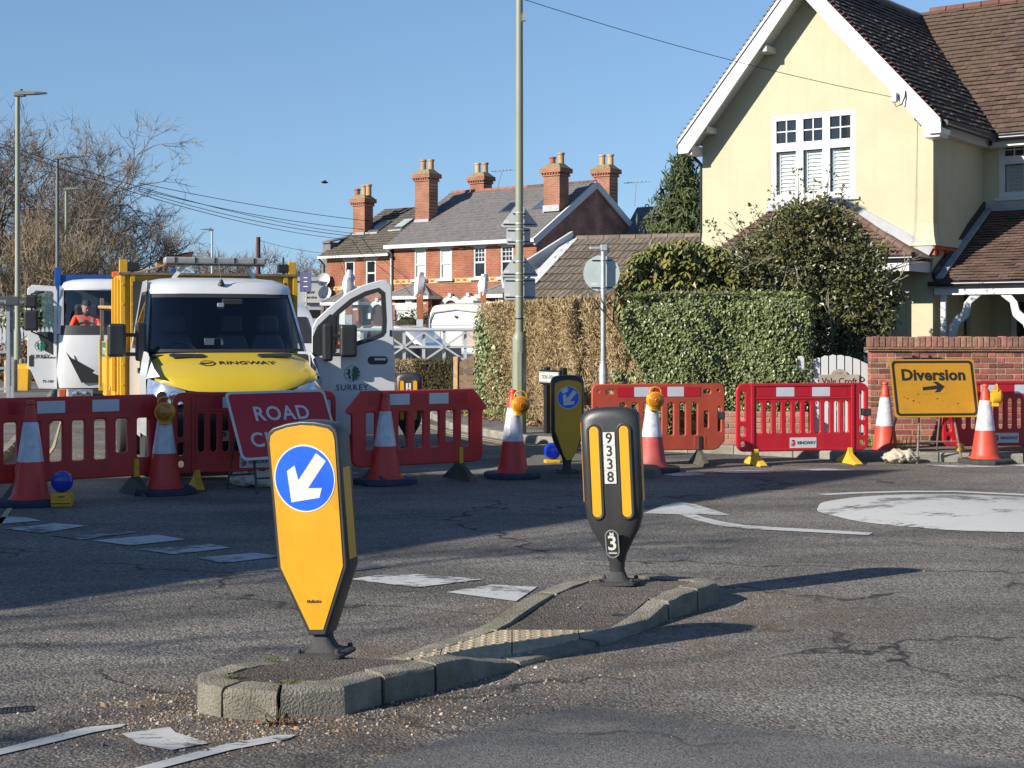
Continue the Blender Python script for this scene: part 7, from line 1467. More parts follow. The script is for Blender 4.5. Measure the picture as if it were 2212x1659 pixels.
# ---------------- bungalow with pantiled roof
BG = root('bungalow', 'bungalow with brown pantiled roof and white scalloped verge', 'house', (.188,37.5,0), R(-19))
M_PAN = mat('concrete_pantile', (.16,.125,.095), .95, var=.3, vs=5, bump=.4, bs=30, rnd=.18, dirt=(.09,.085,.06), dirt_amt=.6, ds=3)
sl3 = hypot(4.77, 1.79); g_ = sl3/8; tw = .3
tm = MB(); cols_ = 12; rings = []
for yy, zz in ((0,.045),(g_+.06,.0)): rings.append([(tw*i/cols_, yy, zz + .028*(.5+.5*cos(2*pi*2*i/cols_))) for i in range(cols_+1)])
bot = [[(p[0], p[1], p[2]-.02) for p in r_] for r_ in rings]
tm.loft(rings, (0,0), False); tm.loft([bot[0], rings[0]], (0,0), False)
tme = tm.mesh('pantile'); tme.materials.append(M_PAN); tme.shade_smooth(); tme.set_sharp_from_angle(angle=R(50))
rot = Matrix.Rotation(atan2(1.79, 4.77), 4, 'X'); rg = random.Random(3)
for j in range(8):
    for i in range(37):
        o = bpy.data.objects.new('pantile', tme); COL.objects.link(o); o.parent = BG
        o.matrix_basis = Matrix.Translation((0,0,2.5)) @ rot @ Matrix.Translation((i*tw, j*g_, rg.uniform(-.004,.006)))
MB().loft([[(0,-.05,2.42),(11.1,-.05,2.42),(11.1,4.77,4.2),(0,4.77,4.2)],[(0,-.05,2.48),(11.1,-.05,2.48),(11.1,4.77,4.27),(0,4.77,4.27)]]).build('roof_deck', M_SLATED, BG)
MB().loft([[(0,4.77,4.25),(11.1,4.77,4.25),(11.1,9.5,2.5),(0,9.5,2.5)],[(0,4.77,4.31),(11.1,4.77,4.31),(11.1,9.5,2.56),(0,9.5,2.56)]]).build('rear_roof', M_PAN, BG)
for k in range(24): MB().tube([(k*.46,4.8,4.29),(k*.46+.44,4.8,4.29)], .11, 8).build('ridge_tile', M_PAN, BG, smooth=40)
MB().bx(0,11,-.1,-.04,2.25,2.42).build('fascia', mat('brown_fascia', (.09,.04,.03), .6), BG); MB().bx(.1,11,.0,.2,0,2.3).build('front_wall', mat('orange_brick_wall', (.42,.16,.07), .9, var=.2, vs=5), BG)
# white verge with scalloped trim, standing out to the left of the tiles
vb0, vb1 = V((-.02,4.8,4.36)), V((-.95,1.4,2.98)); d_ = (vb1-vb0)
MB().bar(vb0, vb1, .08, .34).build('verge_board', M_STONEW, BG); MB().bar(vb0 + V((-.0,-.05,-.32)), vb1 + V((.35,-.05,-.22)), .05, .22).build('gable_board', M_REND, BG)
for k in range(9):
    p = vb0.lerp(vb1, (k+.7)/9.5) + V((.05,-.06,-.24)); MB().lathe([(.16,-.02),(.16,.02)], 14, p, axis='y').build('scallop', M_STONEW, BG)
MB().add([tuple(vb0+V((0,0,-.3))), tuple(vb1+V((0,0,-.3))), tuple(vb1+V((0.2,0,-3.0))), tuple(vb0+V((0,0,-4.2)))], [(0,1,2,3)]).build('gable_wall', M_REND, BG)
MB().bar((.0,4.8,4.33),(-.02,.0,2.55),.3,.06).build('verge_cap', M_STONEW, BG)
p = at(1373, 640, 35.5); wb2 = root('white_annexe', 'white walled annexe with red fascia half hidden by the rhododendron', 'building', (p.x, p.y, 0), R(-19))
MB().bx(-.35,2.4,0,2,0,2.9).build('wall', mat('white_wall', (.53,.53,.53), .8, var=.03), wb2); MB().bx(-.4,2.45,-.06,.0,2.9,3.0).build('fascia', mat('red_fascia', (.4,.05,.05), .5), wb2)
p = at(1280, 665, 33); bt = MB().loft([[(-.75,-.3,-.4),(.75,-.3,-.4),(.75,.6,-.4),(-.75,.6,-.4)],[(-.7,-.3,.0),(.7,-.3,.0),(.7,.6,.0),(-.7,.6,.0)],[(-.2,-.1,.14),(.5,-.1,.16),(.5,.4,.16),(-.2,.4,.14)]]).build('blue_cover', mat('blue_tarpaulin', (.01,.03,.2), .4, var=.2, vs=6), loc=p); tag(bt, 'blue tarpaulin cover showing over the top of the brown hedge', 'cover'); bt.scale.z = 1
MB().bx(-.6,.6,-.2,.5,-p.z+.1,-.38).build('covered_stack', M_WOOD, bt)
# ================================================================ posts, signs, wires, trees, far things
M_POSTG = mat('post_green', (.22,.235,.17), .5, var=.08, vs=2); M_SIGNB = mat('sign_back_grey', (.4,.42,.44), .5, var=.06, vs=3); M_SIGNB2 = mat('sign_back_green', (.4,.46,.45), .5, var=.1, vs=3)
def chan(par, x0, x1, z, y): MB().bx(x0,x1,y-.01,y,z-.008,z+.008).build('stiffener', M_GUT, par)
LP = root('lamp_post', 'tall olive green lamp post in front of the brown hedge', 'lamp post', (.113,22.6,.1))
MB().lathe([(.107,0),(.107,1.42),(.1,1.5),(.062,1.56)], 20).build('base_column', M_POSTG, LP, smooth=30); MB().lathe([(.062,1.55),(.058,5),(.053,6.95)], 16).build('shaft', M_POSTG, LP, smooth=30)
MB().bx(-.035,.035,-.112,-.104,.35,1.25).build('access_door', M_POSTG, LP, bevel=.004); MB().lathe([(.064,1.75),(.064,1.77)], 16).build('collar', M_GUT, LP)
MB().bx(-.06,.06,-.1,.06,6.93,7.02).build('lantern_base', M_POSTG, LP, bevel=.02); MB().loft([[(-.08,-.08,6.97),(.08,-.08,6.97),(.08,-.08,7.06),(-.08,-.08,7.06)],[(-.1,-.6,6.99),(.1,-.6,6.99),(.1,-.6,7.04),(-.1,-.6,7.04)]]).build('lantern', M_GALV, LP)
MB().bx(.045,.1,-.08,.0,6.3,6.42).build('camera_bracket', M_GALV, LP)
def zf(fy, d=22.6): return CH-(fy-HY)/FP*d-.1
def signback(name, label, loops_px, m, yoff, post, d, zoff):
    pass
SG = []
for apex, base, lab in ((435,489,'grey back of the upper triangular sign on the lamp post'),(540,597,'grey back of the lower triangular sign on the lamp post')):
    r = root('triangular_sign', lab, 'road sign', (.113,22.72,.1)); za, zb = zf(apex), zf(base); hw = .285; pts = []
    for cx, cz, a0 in ((-hw+.03,zb+.03,180),(hw-.03,zb+.03,270),(0,za-.035,45)):
        for k in range(4): a = R(a0 + 30*k) if a0 != 45 else R(30 + 40*k); pts.append((cx+.03*cos(a), cz+.03*sin(a)))
    p = link('plate', shape([pts], .006), M_SIGNB, r); chan(p, -hw+.04, hw-.04, zb+.04, -.004); chan(p, -.1, .1, za-.18, -.004); MB().bx(-hw+.05,-hw+.13,-.0045,-.003,zb+.06,zb+.1).build('sticker', M_SWHITE, p)
    for z in (zb+.04, za-.18): MB().lathe([(.066,z-.012),(.068,z),(.066,z+.012)], 16, (0,-.12,0)).build('clip', M_GALV, r)
for x0, x1, y0, y1, lab in ((-.2,.17,489,527,'small grey back of a plate under the upper triangular sign'),(-.235,.245,598,647,'grey back of a plate under the lower triangular sign')):
    r = root('sign_plate', lab, 'road sign', (.113,22.72,.1)); z1, z0 = zf(y0)-.015, zf(y1); p = link('plate', shape([rrect(x0,x1,z0,z1,.03,4)], .006), M_SIGNB, r)
    chan(p, x0+.02, x1-.02, z0+.04, -.004); chan(p, x0+.02, x1-.02, z1-.04, -.004); MB().bx(x0+.01,x0+.09,-.0045,-.003,z0+.055,z0+.095).build('sticker', M_SWHITE, p)
    for z in (z0+.04, z1-.04): MB().lathe([(.066,z-.012),(.068,z),(.066,z+.012)], 16, (0,-.12,0)).build('clip', M_GALV, r)
# galvanised post with round sign and lamp
gp2 = at(1303, 840, 21.7); GP = root('sign_post', 'galvanised sign post with a small lamp arm on top', 'sign post', (gp2.x, 21.7, .1))
M_GALVL = mat('galvanised_light', (.4,.43,.45), .45, .4, var=.15, vs=14)
zt = zf(533, 21.7); MB().lathe([(.064,0),(.064,1.02),(.04,1.1)], 16).build('base_column', M_GALVL, GP, smooth=30); MB().lathe([(.038,1.08),(.034,zt)], 14).build('shaft', M_GALVL, GP, smooth=30)
MB().loft([[(-.04,-.05,zt-.06),(.06,-.05,zt-.06),(.06,.05,zt-.06),(-.04,.05,zt-.06)],[(-.04,-.05,zt+.03),(.06,-.05,zt+.03),(.06,.05,zt+.03),(-.04,.05,zt+.03)]]).bx(-.2,-.04,-.035,.035,zt-.04,zt+.0).build('lamp_arm', M_GALVL, GP, bevel=.01); MB().bx(.05,.1,.02,.16,zt-.08,zt-.01).build('lamp_head', M_SIGNB, GP, bevel=.01)
RS_ = root('round_sign', 'round grey sign back on the galvanised post', 'road sign', (gp2.x, 21.78, .1)); zc = zf(590, 21.7); p = link('plate', shape([circ(-.02,zc,.268,40)], .006), M_SIGNB2, RS_); chan(p, -.16, .13, zc+.19, -.004); chan(p, -.17, .14, zc-.21, -.004); MB().bx(-.17,-.08,-.0045,-.003,zc-.18,zc-.14).build('sticker', M_SWHITE, p)
for z in (zc+.19, zc-.21): MB().lathe([(.04,z-.012),(.042,z),(.04,z+.012)], 14, (0,-.08,0)).build('clip', M_GALV, RS_)
# street nameplate
np_ = at(1187, 815, 22.4); NP = root('street_nameplate', 'white street nameplate on two short black posts in front of the hedge', 'street sign', (np_.x, np_.y, .1), R(-62))
pl = MB().bx(-.3,.3,-.02,0,.79,.95).build('plate', M_SWHITE, NP, bevel=.004); link('lettering', text('LYSONS AVENUE', .085, bold=.0005, sx=.75), M_BLKP, pl, loc=(0,-.0215,.87))
link('border', shape([[(-.29,.8),(.29,.8),(.29,.94),(-.29,.94)], [(-.285,.805),(.285,.805),(.285,.935),(-.285,.935)]], .002), M_BLKP, pl, loc=(0,-.0212,0))
MB().bx(-.32,.32,.0,.03,.76,.98).build('backing', M_GUT, NP)
for x in (-.2,.31): MB().bx(x-.045,x+.045,.03,.11,0,1.02).build('post', M_GUT, NP, bevel=.01)
# ---- street lamps up the road
M_LANT = mat('lantern_grey', (.12,.125,.12), .5)
def street_lamp(label, fx, fy, d, side=1, h=None, m=None):
    p = at(fx, fy, d); r = root('street_lamp', label, 'street lamp', (p.x, d, .1), 0, 'street lamps up the road'); h = p.z - .1; m = m or M_POSTG
    MB().lathe([(.1,0),(.1,1.5),(.075,1.62),(.06,h)], 12).build('column', m, r, smooth=30); a = MB().bx(min(0,side*.12)-.09,max(0,side*.12)+.09,-.09,.09,h-.02,h+.1).build('lantern_base', M_LANT, r, bevel=.02)
    MB().loft([[(side*.05,-.1,h+.02),(side*.05,.1,h+.02),(side*.05,.1,h+.13),(side*.05,-.1,h+.13)],[(side*.5,-.12,h+.04),(side*.5,.12,h+.04),(side*.5,.12,h+.1),(side*.5,-.12,h+.1)],[(side*.78,-.08,h+.06),(side*.78,.08,h+.06),(side*.78,.08,h+.09),(side*.78,-.08,h+.09)]]).build('lantern', M_LANT, r); MB().lathe([(.04,h+.12),(.04,h+.18)], 8, (side*.1,0,0)).build('photocell', M_GUT, a)
street_lamp('tallest green street lamp on the left pavement by the bus shelter', 38, 207, 40); street_lamp('dark street lamp between two others by the bare trees', 124, 343, 53, m=mat('post_dark', (.1,.11,.1), .5)); street_lamp('furthest green street lamp by the bare trees', 143, 411, 66)
street_lamp('lone street lamp far up the road beyond the van', 458, 498, 95, -1, m=M_SIGNB)
tp_ = at(558, 512, 92); TP = root('telegraph_pole', 'reddish wooden telegraph pole beyond the works van', 'telegraph pole', (tp_.x, 92, 0)); MB().lathe([(.17,0),(.13,tp_.z)], 12).build('pole', mat('creosote_wood', (.09,.025,.02), .9, var=.3, vs=3), TP, smooth=30); MB().bx(-.2,-.1,-.1,.1,tp_.z-1.2,tp_.z-.5).build('junction_box', M_GALV, TP)
# ---- overhead wires
def wire(label, a, b, sag, r, group='overhead wires'):
    pts = [V(a).lerp(V(b), k/24) + V((0,0,-sag*4*(k/24)*(1-k/24))) for k in range(25)]; o = MB().tube(pts, r, 5).build('overhead_wire', M_GUT, smooth=1); tag(o, label, 'wire', group)
H_M = Matrix.Translation(H.location) @ Matrix.Rotation(R(-36),4,'Z')
wire('thin overhead wire running down to the cream gable', at(1000,-45,20.5), H_M @ V((-.48,-.52,5.6)), .12, .0055)
wire('upper overhead wire crossing above the bare trees', at(-60,290,40), at(770,505,78), .4, .014); wire('lower overhead wire crossing in front of the bare trees', at(-60,296,41), at(760,518,78), .5, .014)
wire('topmost of the sagging wires left of the brick houses', at(300,395,70), at(800,478,78.5), .15, .016, 'sagging wires'); wire('second of the sagging wires left of the brick houses', at(300,408,70), at(790,496,78.5), .25, .016, 'sagging wires'); wire('lowest of the sagging wires left of the brick houses', at(300,412,70), at(780,512,78.5), .3, .016, 'sagging wires')
wire('faint wire from the telegraph pole towards the brick houses', at(560,519,92), at(700,547,86), .1, .014)
# ---- bird
bd_ = root('bird', 'small dark bird flying high in the blue sky', 'bird', at(701,394,60), R(20)); MB().loft([[(x, .0+r_*cos(2*pi*k/8), r_*sin(2*pi*k/8)) for k in range(8)] for x, r_ in ((-.16,.01),(-.08,.035),(.02,.05),(.1,.035),(.15,.015))]).build('body', M_GUT, bd_, smooth=1)
for s_ in (-1, 1): MB().add([(-.05,0,.02),(.06,0,.02),(.03,s_*.18,.08),(-.04,s_*.18,.07),(-.02,s_*.34,.03),(-.07,s_*.32,.03)], [(0,1,2,3),(3,2,4,5)]).build('wing', M_GUT, bd_)

# ---- bare trees
M_BT = mat('bare_bark', (.17,.14,.11), .95, var=.3, vs=3); M_BT2 = mat('bare_bark_pale', (.26,.22,.16), .95, var=.25, vs=3); M_TW = leafmat('bare_twig', [(.19,.15,.12),(.24,.19,.15),(.15,.12,.095)], .95, .1); M_TW2 = leafmat('bare_twig_pale', [(.22,.17,.11),(.28,.22,.15),(.16,.12,.08)], .95, .1)
def bare_tree(label, x, y, h, seed, lean=(0,0), spread=.5, depth=6, trunk_r=.28, m=None, mt=None, ntw=5, tl=.8, group='bare winter trees', first=.32, up=.12, tw=.012):
    rg = random.Random(seed); r = root('bare_tree', label, 'tree', (x, y, 0), 0, group); tr_ = MB(); top = V((lean[0]*.3, lean[1]*.3, h*first)); tr_.tube([(0,0,-.2),top*.5+V((.05,0,0)),top], [trunk_r,trunk_r*.8,trunk_r*.65], 8); tr_.build('trunk', m or M_BT, r, smooth=1)
    mb = MB(); tips = []; L0 = h*.26
    for k in range(5):
        a = rg.uniform(0,2*pi); d = V((cos(a)*.6+lean[0]*.15, sin(a)*.6+lean[1]*.15, rg.uniform(.5,1.0))).normalized(); branch(mb, top, d, L0, trunk_r*.45, depth-1, spread, tips, rg, up, 5, .008, (2,3), .74, .3)
    o = mb.build('branches', m or M_BT, r, smooth=1)
    tip = [(p, d) for p, d, dep in tips if dep <= 2]
    if tip:
        P = np.array([p for p, d in tip for _ in range(ntw)], dtype=float); D = np.array([d for p, d in tip for _ in range(ntw)], dtype=float) + RNG.normal(0,.55,(len(P),3)); D /= np.linalg.norm(D,axis=1)[:,None]
        n = len(P); L = (tl*RNG.uniform(.5,1.2,n))[:,None]; sdv = np.cross(D, RNG.normal(0,1,(n,3))); sdv /= np.linalg.norm(sdv,axis=1)[:,None]; bend = RNG.normal(0,.12,(n,3))*L
        q0 = P; q1 = P + D*L*.5 + bend; q2 = P + D*L; w_ = tw; A = np.stack([q0-sdv*w_, q0+sdv*w_, q1+sdv*w_*.7, q1-sdv*w_*.7],1); B = np.stack([q1-sdv*w_*.7, q1+sdv*w_*.7, q2+sdv*w_*.2, q2-sdv*w_*.2],1)
        c = quads('crown_twigs', np.concatenate([A,B]), mt or M_TW, r); c['kind'] = 'stuff'
    return r
bx_ = lambda fx, d: (fx-CX)/FP*d
bare_tree('tallest bare oak tree at the left behind the street lamps', bx_(55,76), 76, 11.6, 3, depth=7, trunk_r=.4, ntw=4)
bare_tree('bare tree at the left edge behind the tallest street lamp', bx_(-40,72), 72, 11.2, 8, depth=6, trunk_r=.35)
bare_tree('leaning bare tree whose branches reach towards the brick houses', bx_(185,74), 74, 8.2, 15, lean=(1.6,0), depth=6, trunk_r=.26, spread=.5)
bare_tree('shorter bare tree between the oak and the leaning tree', bx_(140,70), 70, 8.0, 25, depth=6, trunk_r=.22)
sap = [(-20,60,5.5,1),(25,62,6.0,2),(62,58,5.2,3),(98,63,6.4,4),(150,60,5.8,5),(185,64,5.2,6),(215,62,4.0,7),(128,66,7.0,9)]
for i, (fx, d, h, sd_) in enumerate(sap): bare_tree('pale bare sapling in the thicket behind the white truck' if fx > 90 else 'pale bare sapling in the thicket behind the tallest street lamp', bx_(fx,d), d, h, 40+sd_, spread=.35, depth=5, trunk_r=.09, m=M_BT2, mt=M_TW2, ntw=6, tl=.7, group='pale saplings in the thicket', first=.2, up=.5, tw=.012)
for i, (fx, d, h) in enumerate(((292,150,8.0),(470,120,8.5),(520,115,8.0),(640,170,9.5),(672,175,10.5),(330,165,6.5))): bare_tree('distant leafless tree on the skyline between the truck and the van light bar' if fx < 400 else ('distant leafless tree near the reddish telegraph pole' if fx < 600 else 'distant leafless tree beside the grey service building'), bx_(fx,d), d, h, 70+i, depth=5, trunk_r=.18, ntw=6, tl=1.1, group='distant bare trees', first=.3, tw=.02)
nW = 16000; d = RNG.uniform(170,230,nW); fx = RNG.uniform(-300,760,nW); hh = 5.2+2.2*np.sin(fx*.021)+1.4*np.sin(fx*.07+1); z = RNG.uniform(0,1,nW)**.7*hh; P = np.column_stack([(fx-CX)/FP*d, d, z])
fw = quads('far_wood', leaves(P, np.tile([0,-1,.2],(nW,1)), 2.2,.16,.6,.05,droop=(0,0,1.0)), leafmat('far_twigs', [(.15,.125,.11),(.19,.16,.14),(.12,.105,.095)], .95, .1)); fw['kind'] = 'stuff'; tag(fw, 'hazy far wood of leafless trees along the skyline', 'wood')
# laurel bush, rust hedge, picket fence and canopy on the far left pavement
def bush(name, label, x, y, z, rx, ry, rz, n, L, W, m, jit=.6, core=None):
    r = root(name, label, 'shrub', (x, y, 0)); u = RNG.normal(0,1,(n,3)); u /= np.linalg.norm(u,axis=1)[:,None]; k = RNG.uniform(.75,1.03,n)[:,None]*(1+.12*np.sin(u[:,:1]*7)+.1*np.sin(u[:,2:]*9))
    P = u*k*np.array([rx,ry,rz]); P[:,2] = np.abs(P[:,2]) if z == 0 else P[:,2]+z; c = quads('foliage', leaves(P, u+np.array([0,0,.2]), L, W, jit, .2), m, r); c['kind'] = 'stuff'
    MB().ell((0,0,z), (rx*.8,ry*.8,rz*.8), 14, 8).build('shade_core', core or M_CORE, r, smooth=1); return r
bush('laurel_bush', 'glossy dark green laurel behind the white truck mirror', bx_(75,55), 55, 1.7, 1.3, 1.0, 1.4, 2600, .2, .09, M_IVY)
bush('rust_hedge', 'low rust brown beech hedge behind the far cone', bx_(52,47), 47, .5, 1.1, .6, .95, 3500, .1, .05, leafmat('rust_leaf', [(.2,.1,.045),(.15,.075,.035),(.26,.14,.06)], .85, .2))
CP = root('white_canopy', 'low white roofed canopy behind the picket fence on the left', 'canopy', (bx_(25,60), 60, 0)); MB().loft([[(-2.4,-1,2.2),(2.2,-1,2.2),(2.2,1,2.2),(-2.4,1,2.2)],[(-2.4,-1,2.34),(2.2,-1,2.34),(2.2,1,2.34),(-2.4,1,2.34)],[(-.6,0,2.62),(.3,0,2.62),(.3,.1,2.62),(-.6,.1,2.62)]]).build('roof', M_STONEW, CP)
for x in (-2.2,-.1,2.0): MB().bx(x,x+.1,-.9,-.8,0,2.2).build('post', M_SIGNB, CP)
FN = root('picket_fence', 'grey picket fence on the left behind the rust hedge', 'fence', (bx_(40,52), 52, 0))
for k in range(22): MB().prism([(-1.6+k*.15,0),(-1.5+k*.15,0),(-1.5+k*.15,1.75),(-1.55+k*.15,1.85),(-1.6+k*.15,1.75)], 0, .03).build('picket', M_SIGNB, FN)
for z in (.5,1.4): MB().bx(-1.7,1.8,.03,.08,z,z+.08).build('rail', M_SIGNB, FN)
HF = root('hoop_frame', 'thin white metal hoop frame on the left pavement', 'frame', (bx_(70,45), 45, .1)); MB().tube([(-.2,0,.5),(.25,0,.5),(.25,0,1.3),(-.2,0,1.35)], .035, 8).build('hoop', mat('cream_tube', (.6,.56,.45), .6), HF); MB().tube([(.25,0,0),(.25,0,.5)], .035, 8).build('leg', mat('cream_tube', (.6,.56,.45), .6), HF)
for k, (fx, d) in enumerate(((16,38),(24,38.3),(31,38.6),(46,40),(53,40.4),(100,42),(106,42.4))):
    o = MB().lathe([(.085,0),(.085,.78),(.07,.84),(.0,.85)], 10).build('timber_bollard', mat('weathered_timber', (.3,.25,.17), .9, var=.25, vs=5), smooth=40, loc=(bx_(fx,d), d, .1)); tag(o, 'short round timber bollard at the foot of the tallest street lamp' if fx < 60 else 'short round timber bollard beside the open truck door', 'bollard', 'timber bollards by the left pavement')
gb = root('grit_bin', 'yellow grit bin half hidden behind the far cone', 'grit bin', (bx_(50,39.5), 39.5, .1)); MB().loft([[(-.3,-.25,0),(.3,-.25,0),(.3,.25,0),(-.3,.25,0)],[(-.36,-.3,.7),(.36,-.3,.7),(.36,.3,.7),(-.36,.3,.7)]]).build('tub', M_YBODY, gb, bevel=.02); MB().loft([[(-.38,-.32,.7),(.38,-.32,.7),(.38,.32,.7),(-.38,.32,.7)],[(-.3,-.1,.86),(.3,-.1,.86),(.3,.3,.9),(-.3,.3,.9)]]).build('lid', M_YBODY, gb, bevel=.02); gb.scale = (.55,.55,.8)
# bus shelter with flag sign
BS = root('bus_shelter', 'grey framed bus shelter with dark header board at the left edge', 'bus shelter', (bx_(-12,32), 32, .1), R(15))
for x, y in ((-1.9,0),(.0,0),(.28,.0),(-1.9,1.3),(.28,1.3)): MB().bx(x-.035,x+.035,y-.035,y+.035,0,2.2).build('post', M_SIGNB, BS)
hd_ = MB().bx(-2.1,.52,-.12,.0,2.13,2.33).build('header', mat('header_grey', (.08,.09,.09), .5), BS, bevel=.02); link('lettering', text('StreetDressing', .1, bold=.001), M_SWHITE, hd_, loc=(-.05,-.125,2.23))
MB().bx(-2.1,.5,.0,1.45,2.2,2.26).build('roof', M_SIGNB, BS); MB().bx(-1.85,-.05,1.28,1.3,.35,2.0).build('glass_panel', G_CLEAR, BS); MB().bx(.27,.29,.05,1.25,.35,2.0).build('glass_panel', G_CLEAR, BS)
for z in (.3,.75,1.1): MB().bx(-.0,.28,-.02,.02,z,z+.05).build('rail', M_SIGNB, BS)
# ---- middle distance between the van and the hedge
M_LAT = mat('lattice_white', (.42,.45,.47), .5, var=.05)
LG = root('lattice_gate', 'pale grey lattice gate with diagonal braces beside the brown hedge', 'gate', (bx_(873,44), 44, 0), R(6))
xs = [-1.25,-.62,0,.58,1.19,1.82,2.4]; zr, zm_, zb_ = 1.70, 1.22, .8
for x in xs: MB().bx(x-.045,x+.045,-.03,.03,.1,zr).build('upright', M_LAT, LG)
MB().tube([(-1.4,-.04,zr+.03),(2.6,-.04,zr+.03)], .05, 8).build('top_rail', M_LAT, LG); MB().bx(-1.4,2.6,-.06,-.03,zm_-.035,zm_+.035).build('mid_rail', M_LAT, LG); MB().bx(-1.4,2.6,-.06,-.03,zb_-.08,zb_-.02).build('bottom_rail', M_LAT, LG)
for i in range(len(xs)-1):
    a, b = xs[i], xs[i+1]; za, zb2 = (zm_, zr-.05) if i % 2 == 0 else (zr-.05, zm_); zc_, zd = (zm_, zb_) if i % 2 == 0 else (zb_, zm_)
    MB().bar((a,-.075,za),(b,-.075,zb2),.03,.055).build('brace', M_LAT, LG); MB().bar((a,-.075,zc_),(b,-.075,zd),.03,.055).build('brace', M_LAT, LG)
# small hedges and plank panel in front of it
def hedge_box(label, x, y, lx, ly, h, n, m, core, L=.07, W=.02, rz=0):
    r = root('low_hedge', label, 'hedge', (x, y, .1), rz); f = RNG.integers(0,3,n); u = RNG.uniform(-1,1,(n,2)); P = np.zeros((n,3)); N_ = np.zeros((n,3))
    P[f==0] = np.column_stack([u[f==0,0]*lx/2, np.full((f==0).sum(),-ly/2), (u[f==0,1]+1)/2*h]); N_[f==0] = [0,-1,.3]; P[f==1] = np.column_stack([u[f==1,0]*lx/2, u[f==1,1]*ly/2, np.full((f==1).sum(),h)]); N_[f==1] = [0,-.2,1]
    P[f==2] = np.column_stack([np.full((f==2).sum(),-lx/2), u[f==2,0]*ly/2, (u[f==2,1]+1)/2*h]); N_[f==2] = [-1,0,.3]; P += RNG.normal(0,.035,P.shape)
    c = quads('foliage', leaves(P, N_, L, W, .55, .2, droop=(0,0,.5)), m, r); c['kind'] = 'stuff'; MB().bx(-lx/2+.05,lx/2-.05,-ly/2+.05,ly/2-.05,0,h-.05).build('shade_core', core, r)
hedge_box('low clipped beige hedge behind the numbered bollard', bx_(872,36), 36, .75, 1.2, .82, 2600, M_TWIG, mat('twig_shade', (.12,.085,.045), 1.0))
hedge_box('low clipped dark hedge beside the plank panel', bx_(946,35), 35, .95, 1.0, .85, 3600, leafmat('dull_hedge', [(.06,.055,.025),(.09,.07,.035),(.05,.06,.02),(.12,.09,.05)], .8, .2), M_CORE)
pf = root('plank_panel', 'weathered brown plank fence panel with sloping top behind the brown hedge', 'fence', (bx_(992,33.5), 33.5, .1), R(-30))
for k in range(6): MB().prism([(.0,.0+k*.15),(.75,.0+k*.15),(.75,.14+k*.15),(.0,.14+k*.15)] if k < 5 else [(.0,.75),(.75,.75),(.75,1.25),(.0,.86)], -.02+.004*(k % 2), .02).build('plank', mat('brown_plank', (.13,.085,.05), .9, var=.3, vs=6, rnd=.2), pf)
MB().bx(-.12,-.01,-.06,.06,0,1.0).build('post', M_WOOD, pf)
# caravan
CV = root('caravan', 'cream touring caravan parked behind the lattice gate', 'caravan', (bx_(985,52), 52, 0), R(-24)); M_CV = mat('caravan_cream', (.5,.485,.42), .45, var=.04, dirt=(.45,.43,.36), dirt_amt=.3, ds=2)
pr_ = [(0,.5),(0,1.9),(.06,2.4),(.25,2.62),(.8,2.68),(4.6,2.66),(5.0,2.4),(5.1,.5)]
pe = [(y, .5+(z-.5)*.985) for y, z in pr_]
def cvx(x, k): return [(x, y, z if z < 2.0 else 2.0+(z-2.0)*k) for y, z in pr_]
MB().loft([cvx(-1.05,.86), cvx(-.95,.97), cvx(-.5,1.02), cvx(0,1.03), cvx(.5,1.02), cvx(.95,.97), cvx(1.05,.86)]).build('body', M_CV, CV, smooth=25)
for x0, x1, z0, z1, m_ in ((-.85,-.6,1.0,1.75,mat('caravan_panel', (.4,.36,.36), .5)),(.25,.8,1.2,1.8,mat('caravan_blind', (.4,.27,.21), .6))): MB().bx(x0,x1,-.02,.0,z0,z1).build('window', m_, CV, bevel=.01); 
link('window_frame', shape([[(.2,1.15),(.85,1.15),(.85,1.85),(.2,1.85)], [(.27,1.22),(.78,1.22),(.78,1.78),(.27,1.78)]], .03), M_SIGNB, CV, loc=(0,-.01,0))
MB().bx(-1.04,1.04,-.02,.0,1.9,1.95).build('trim_line', M_SIGNB, CV); MB().tube([(-1.02,-.03,1.0),(-1.02,-.03,2.1),(-.9,.0,2.36),(0,.02,2.46),(.9,.0,2.36),(1.02,-.03,2.1),(1.02,-.03,1.0)], .03, 6).build('edge_trim', M_SIGNB, CV); MB().lathe([(.05,0),(.05,.03)], 10, (0,-.0,2.2), axis='y').build('lamp', M_GUT, CV)
MB().bx(-.5,.2,1.0,1.7,2.68,2.8).bx(.1,.7,2.6,3.4,2.68,2.77).build('roof_vent', M_CV, CV, bevel=.03)
for s_ in (-1, 1): MB().lathe([(.3,-.1),(.3,.1)], 16, (s_*.9,2.6,.3), axis='x').build('wheel', M_TYRE, CV)
MB().bx(-.9,.9,.1,4.9,.35,.52).build('chassis', M_TRIM, CV)
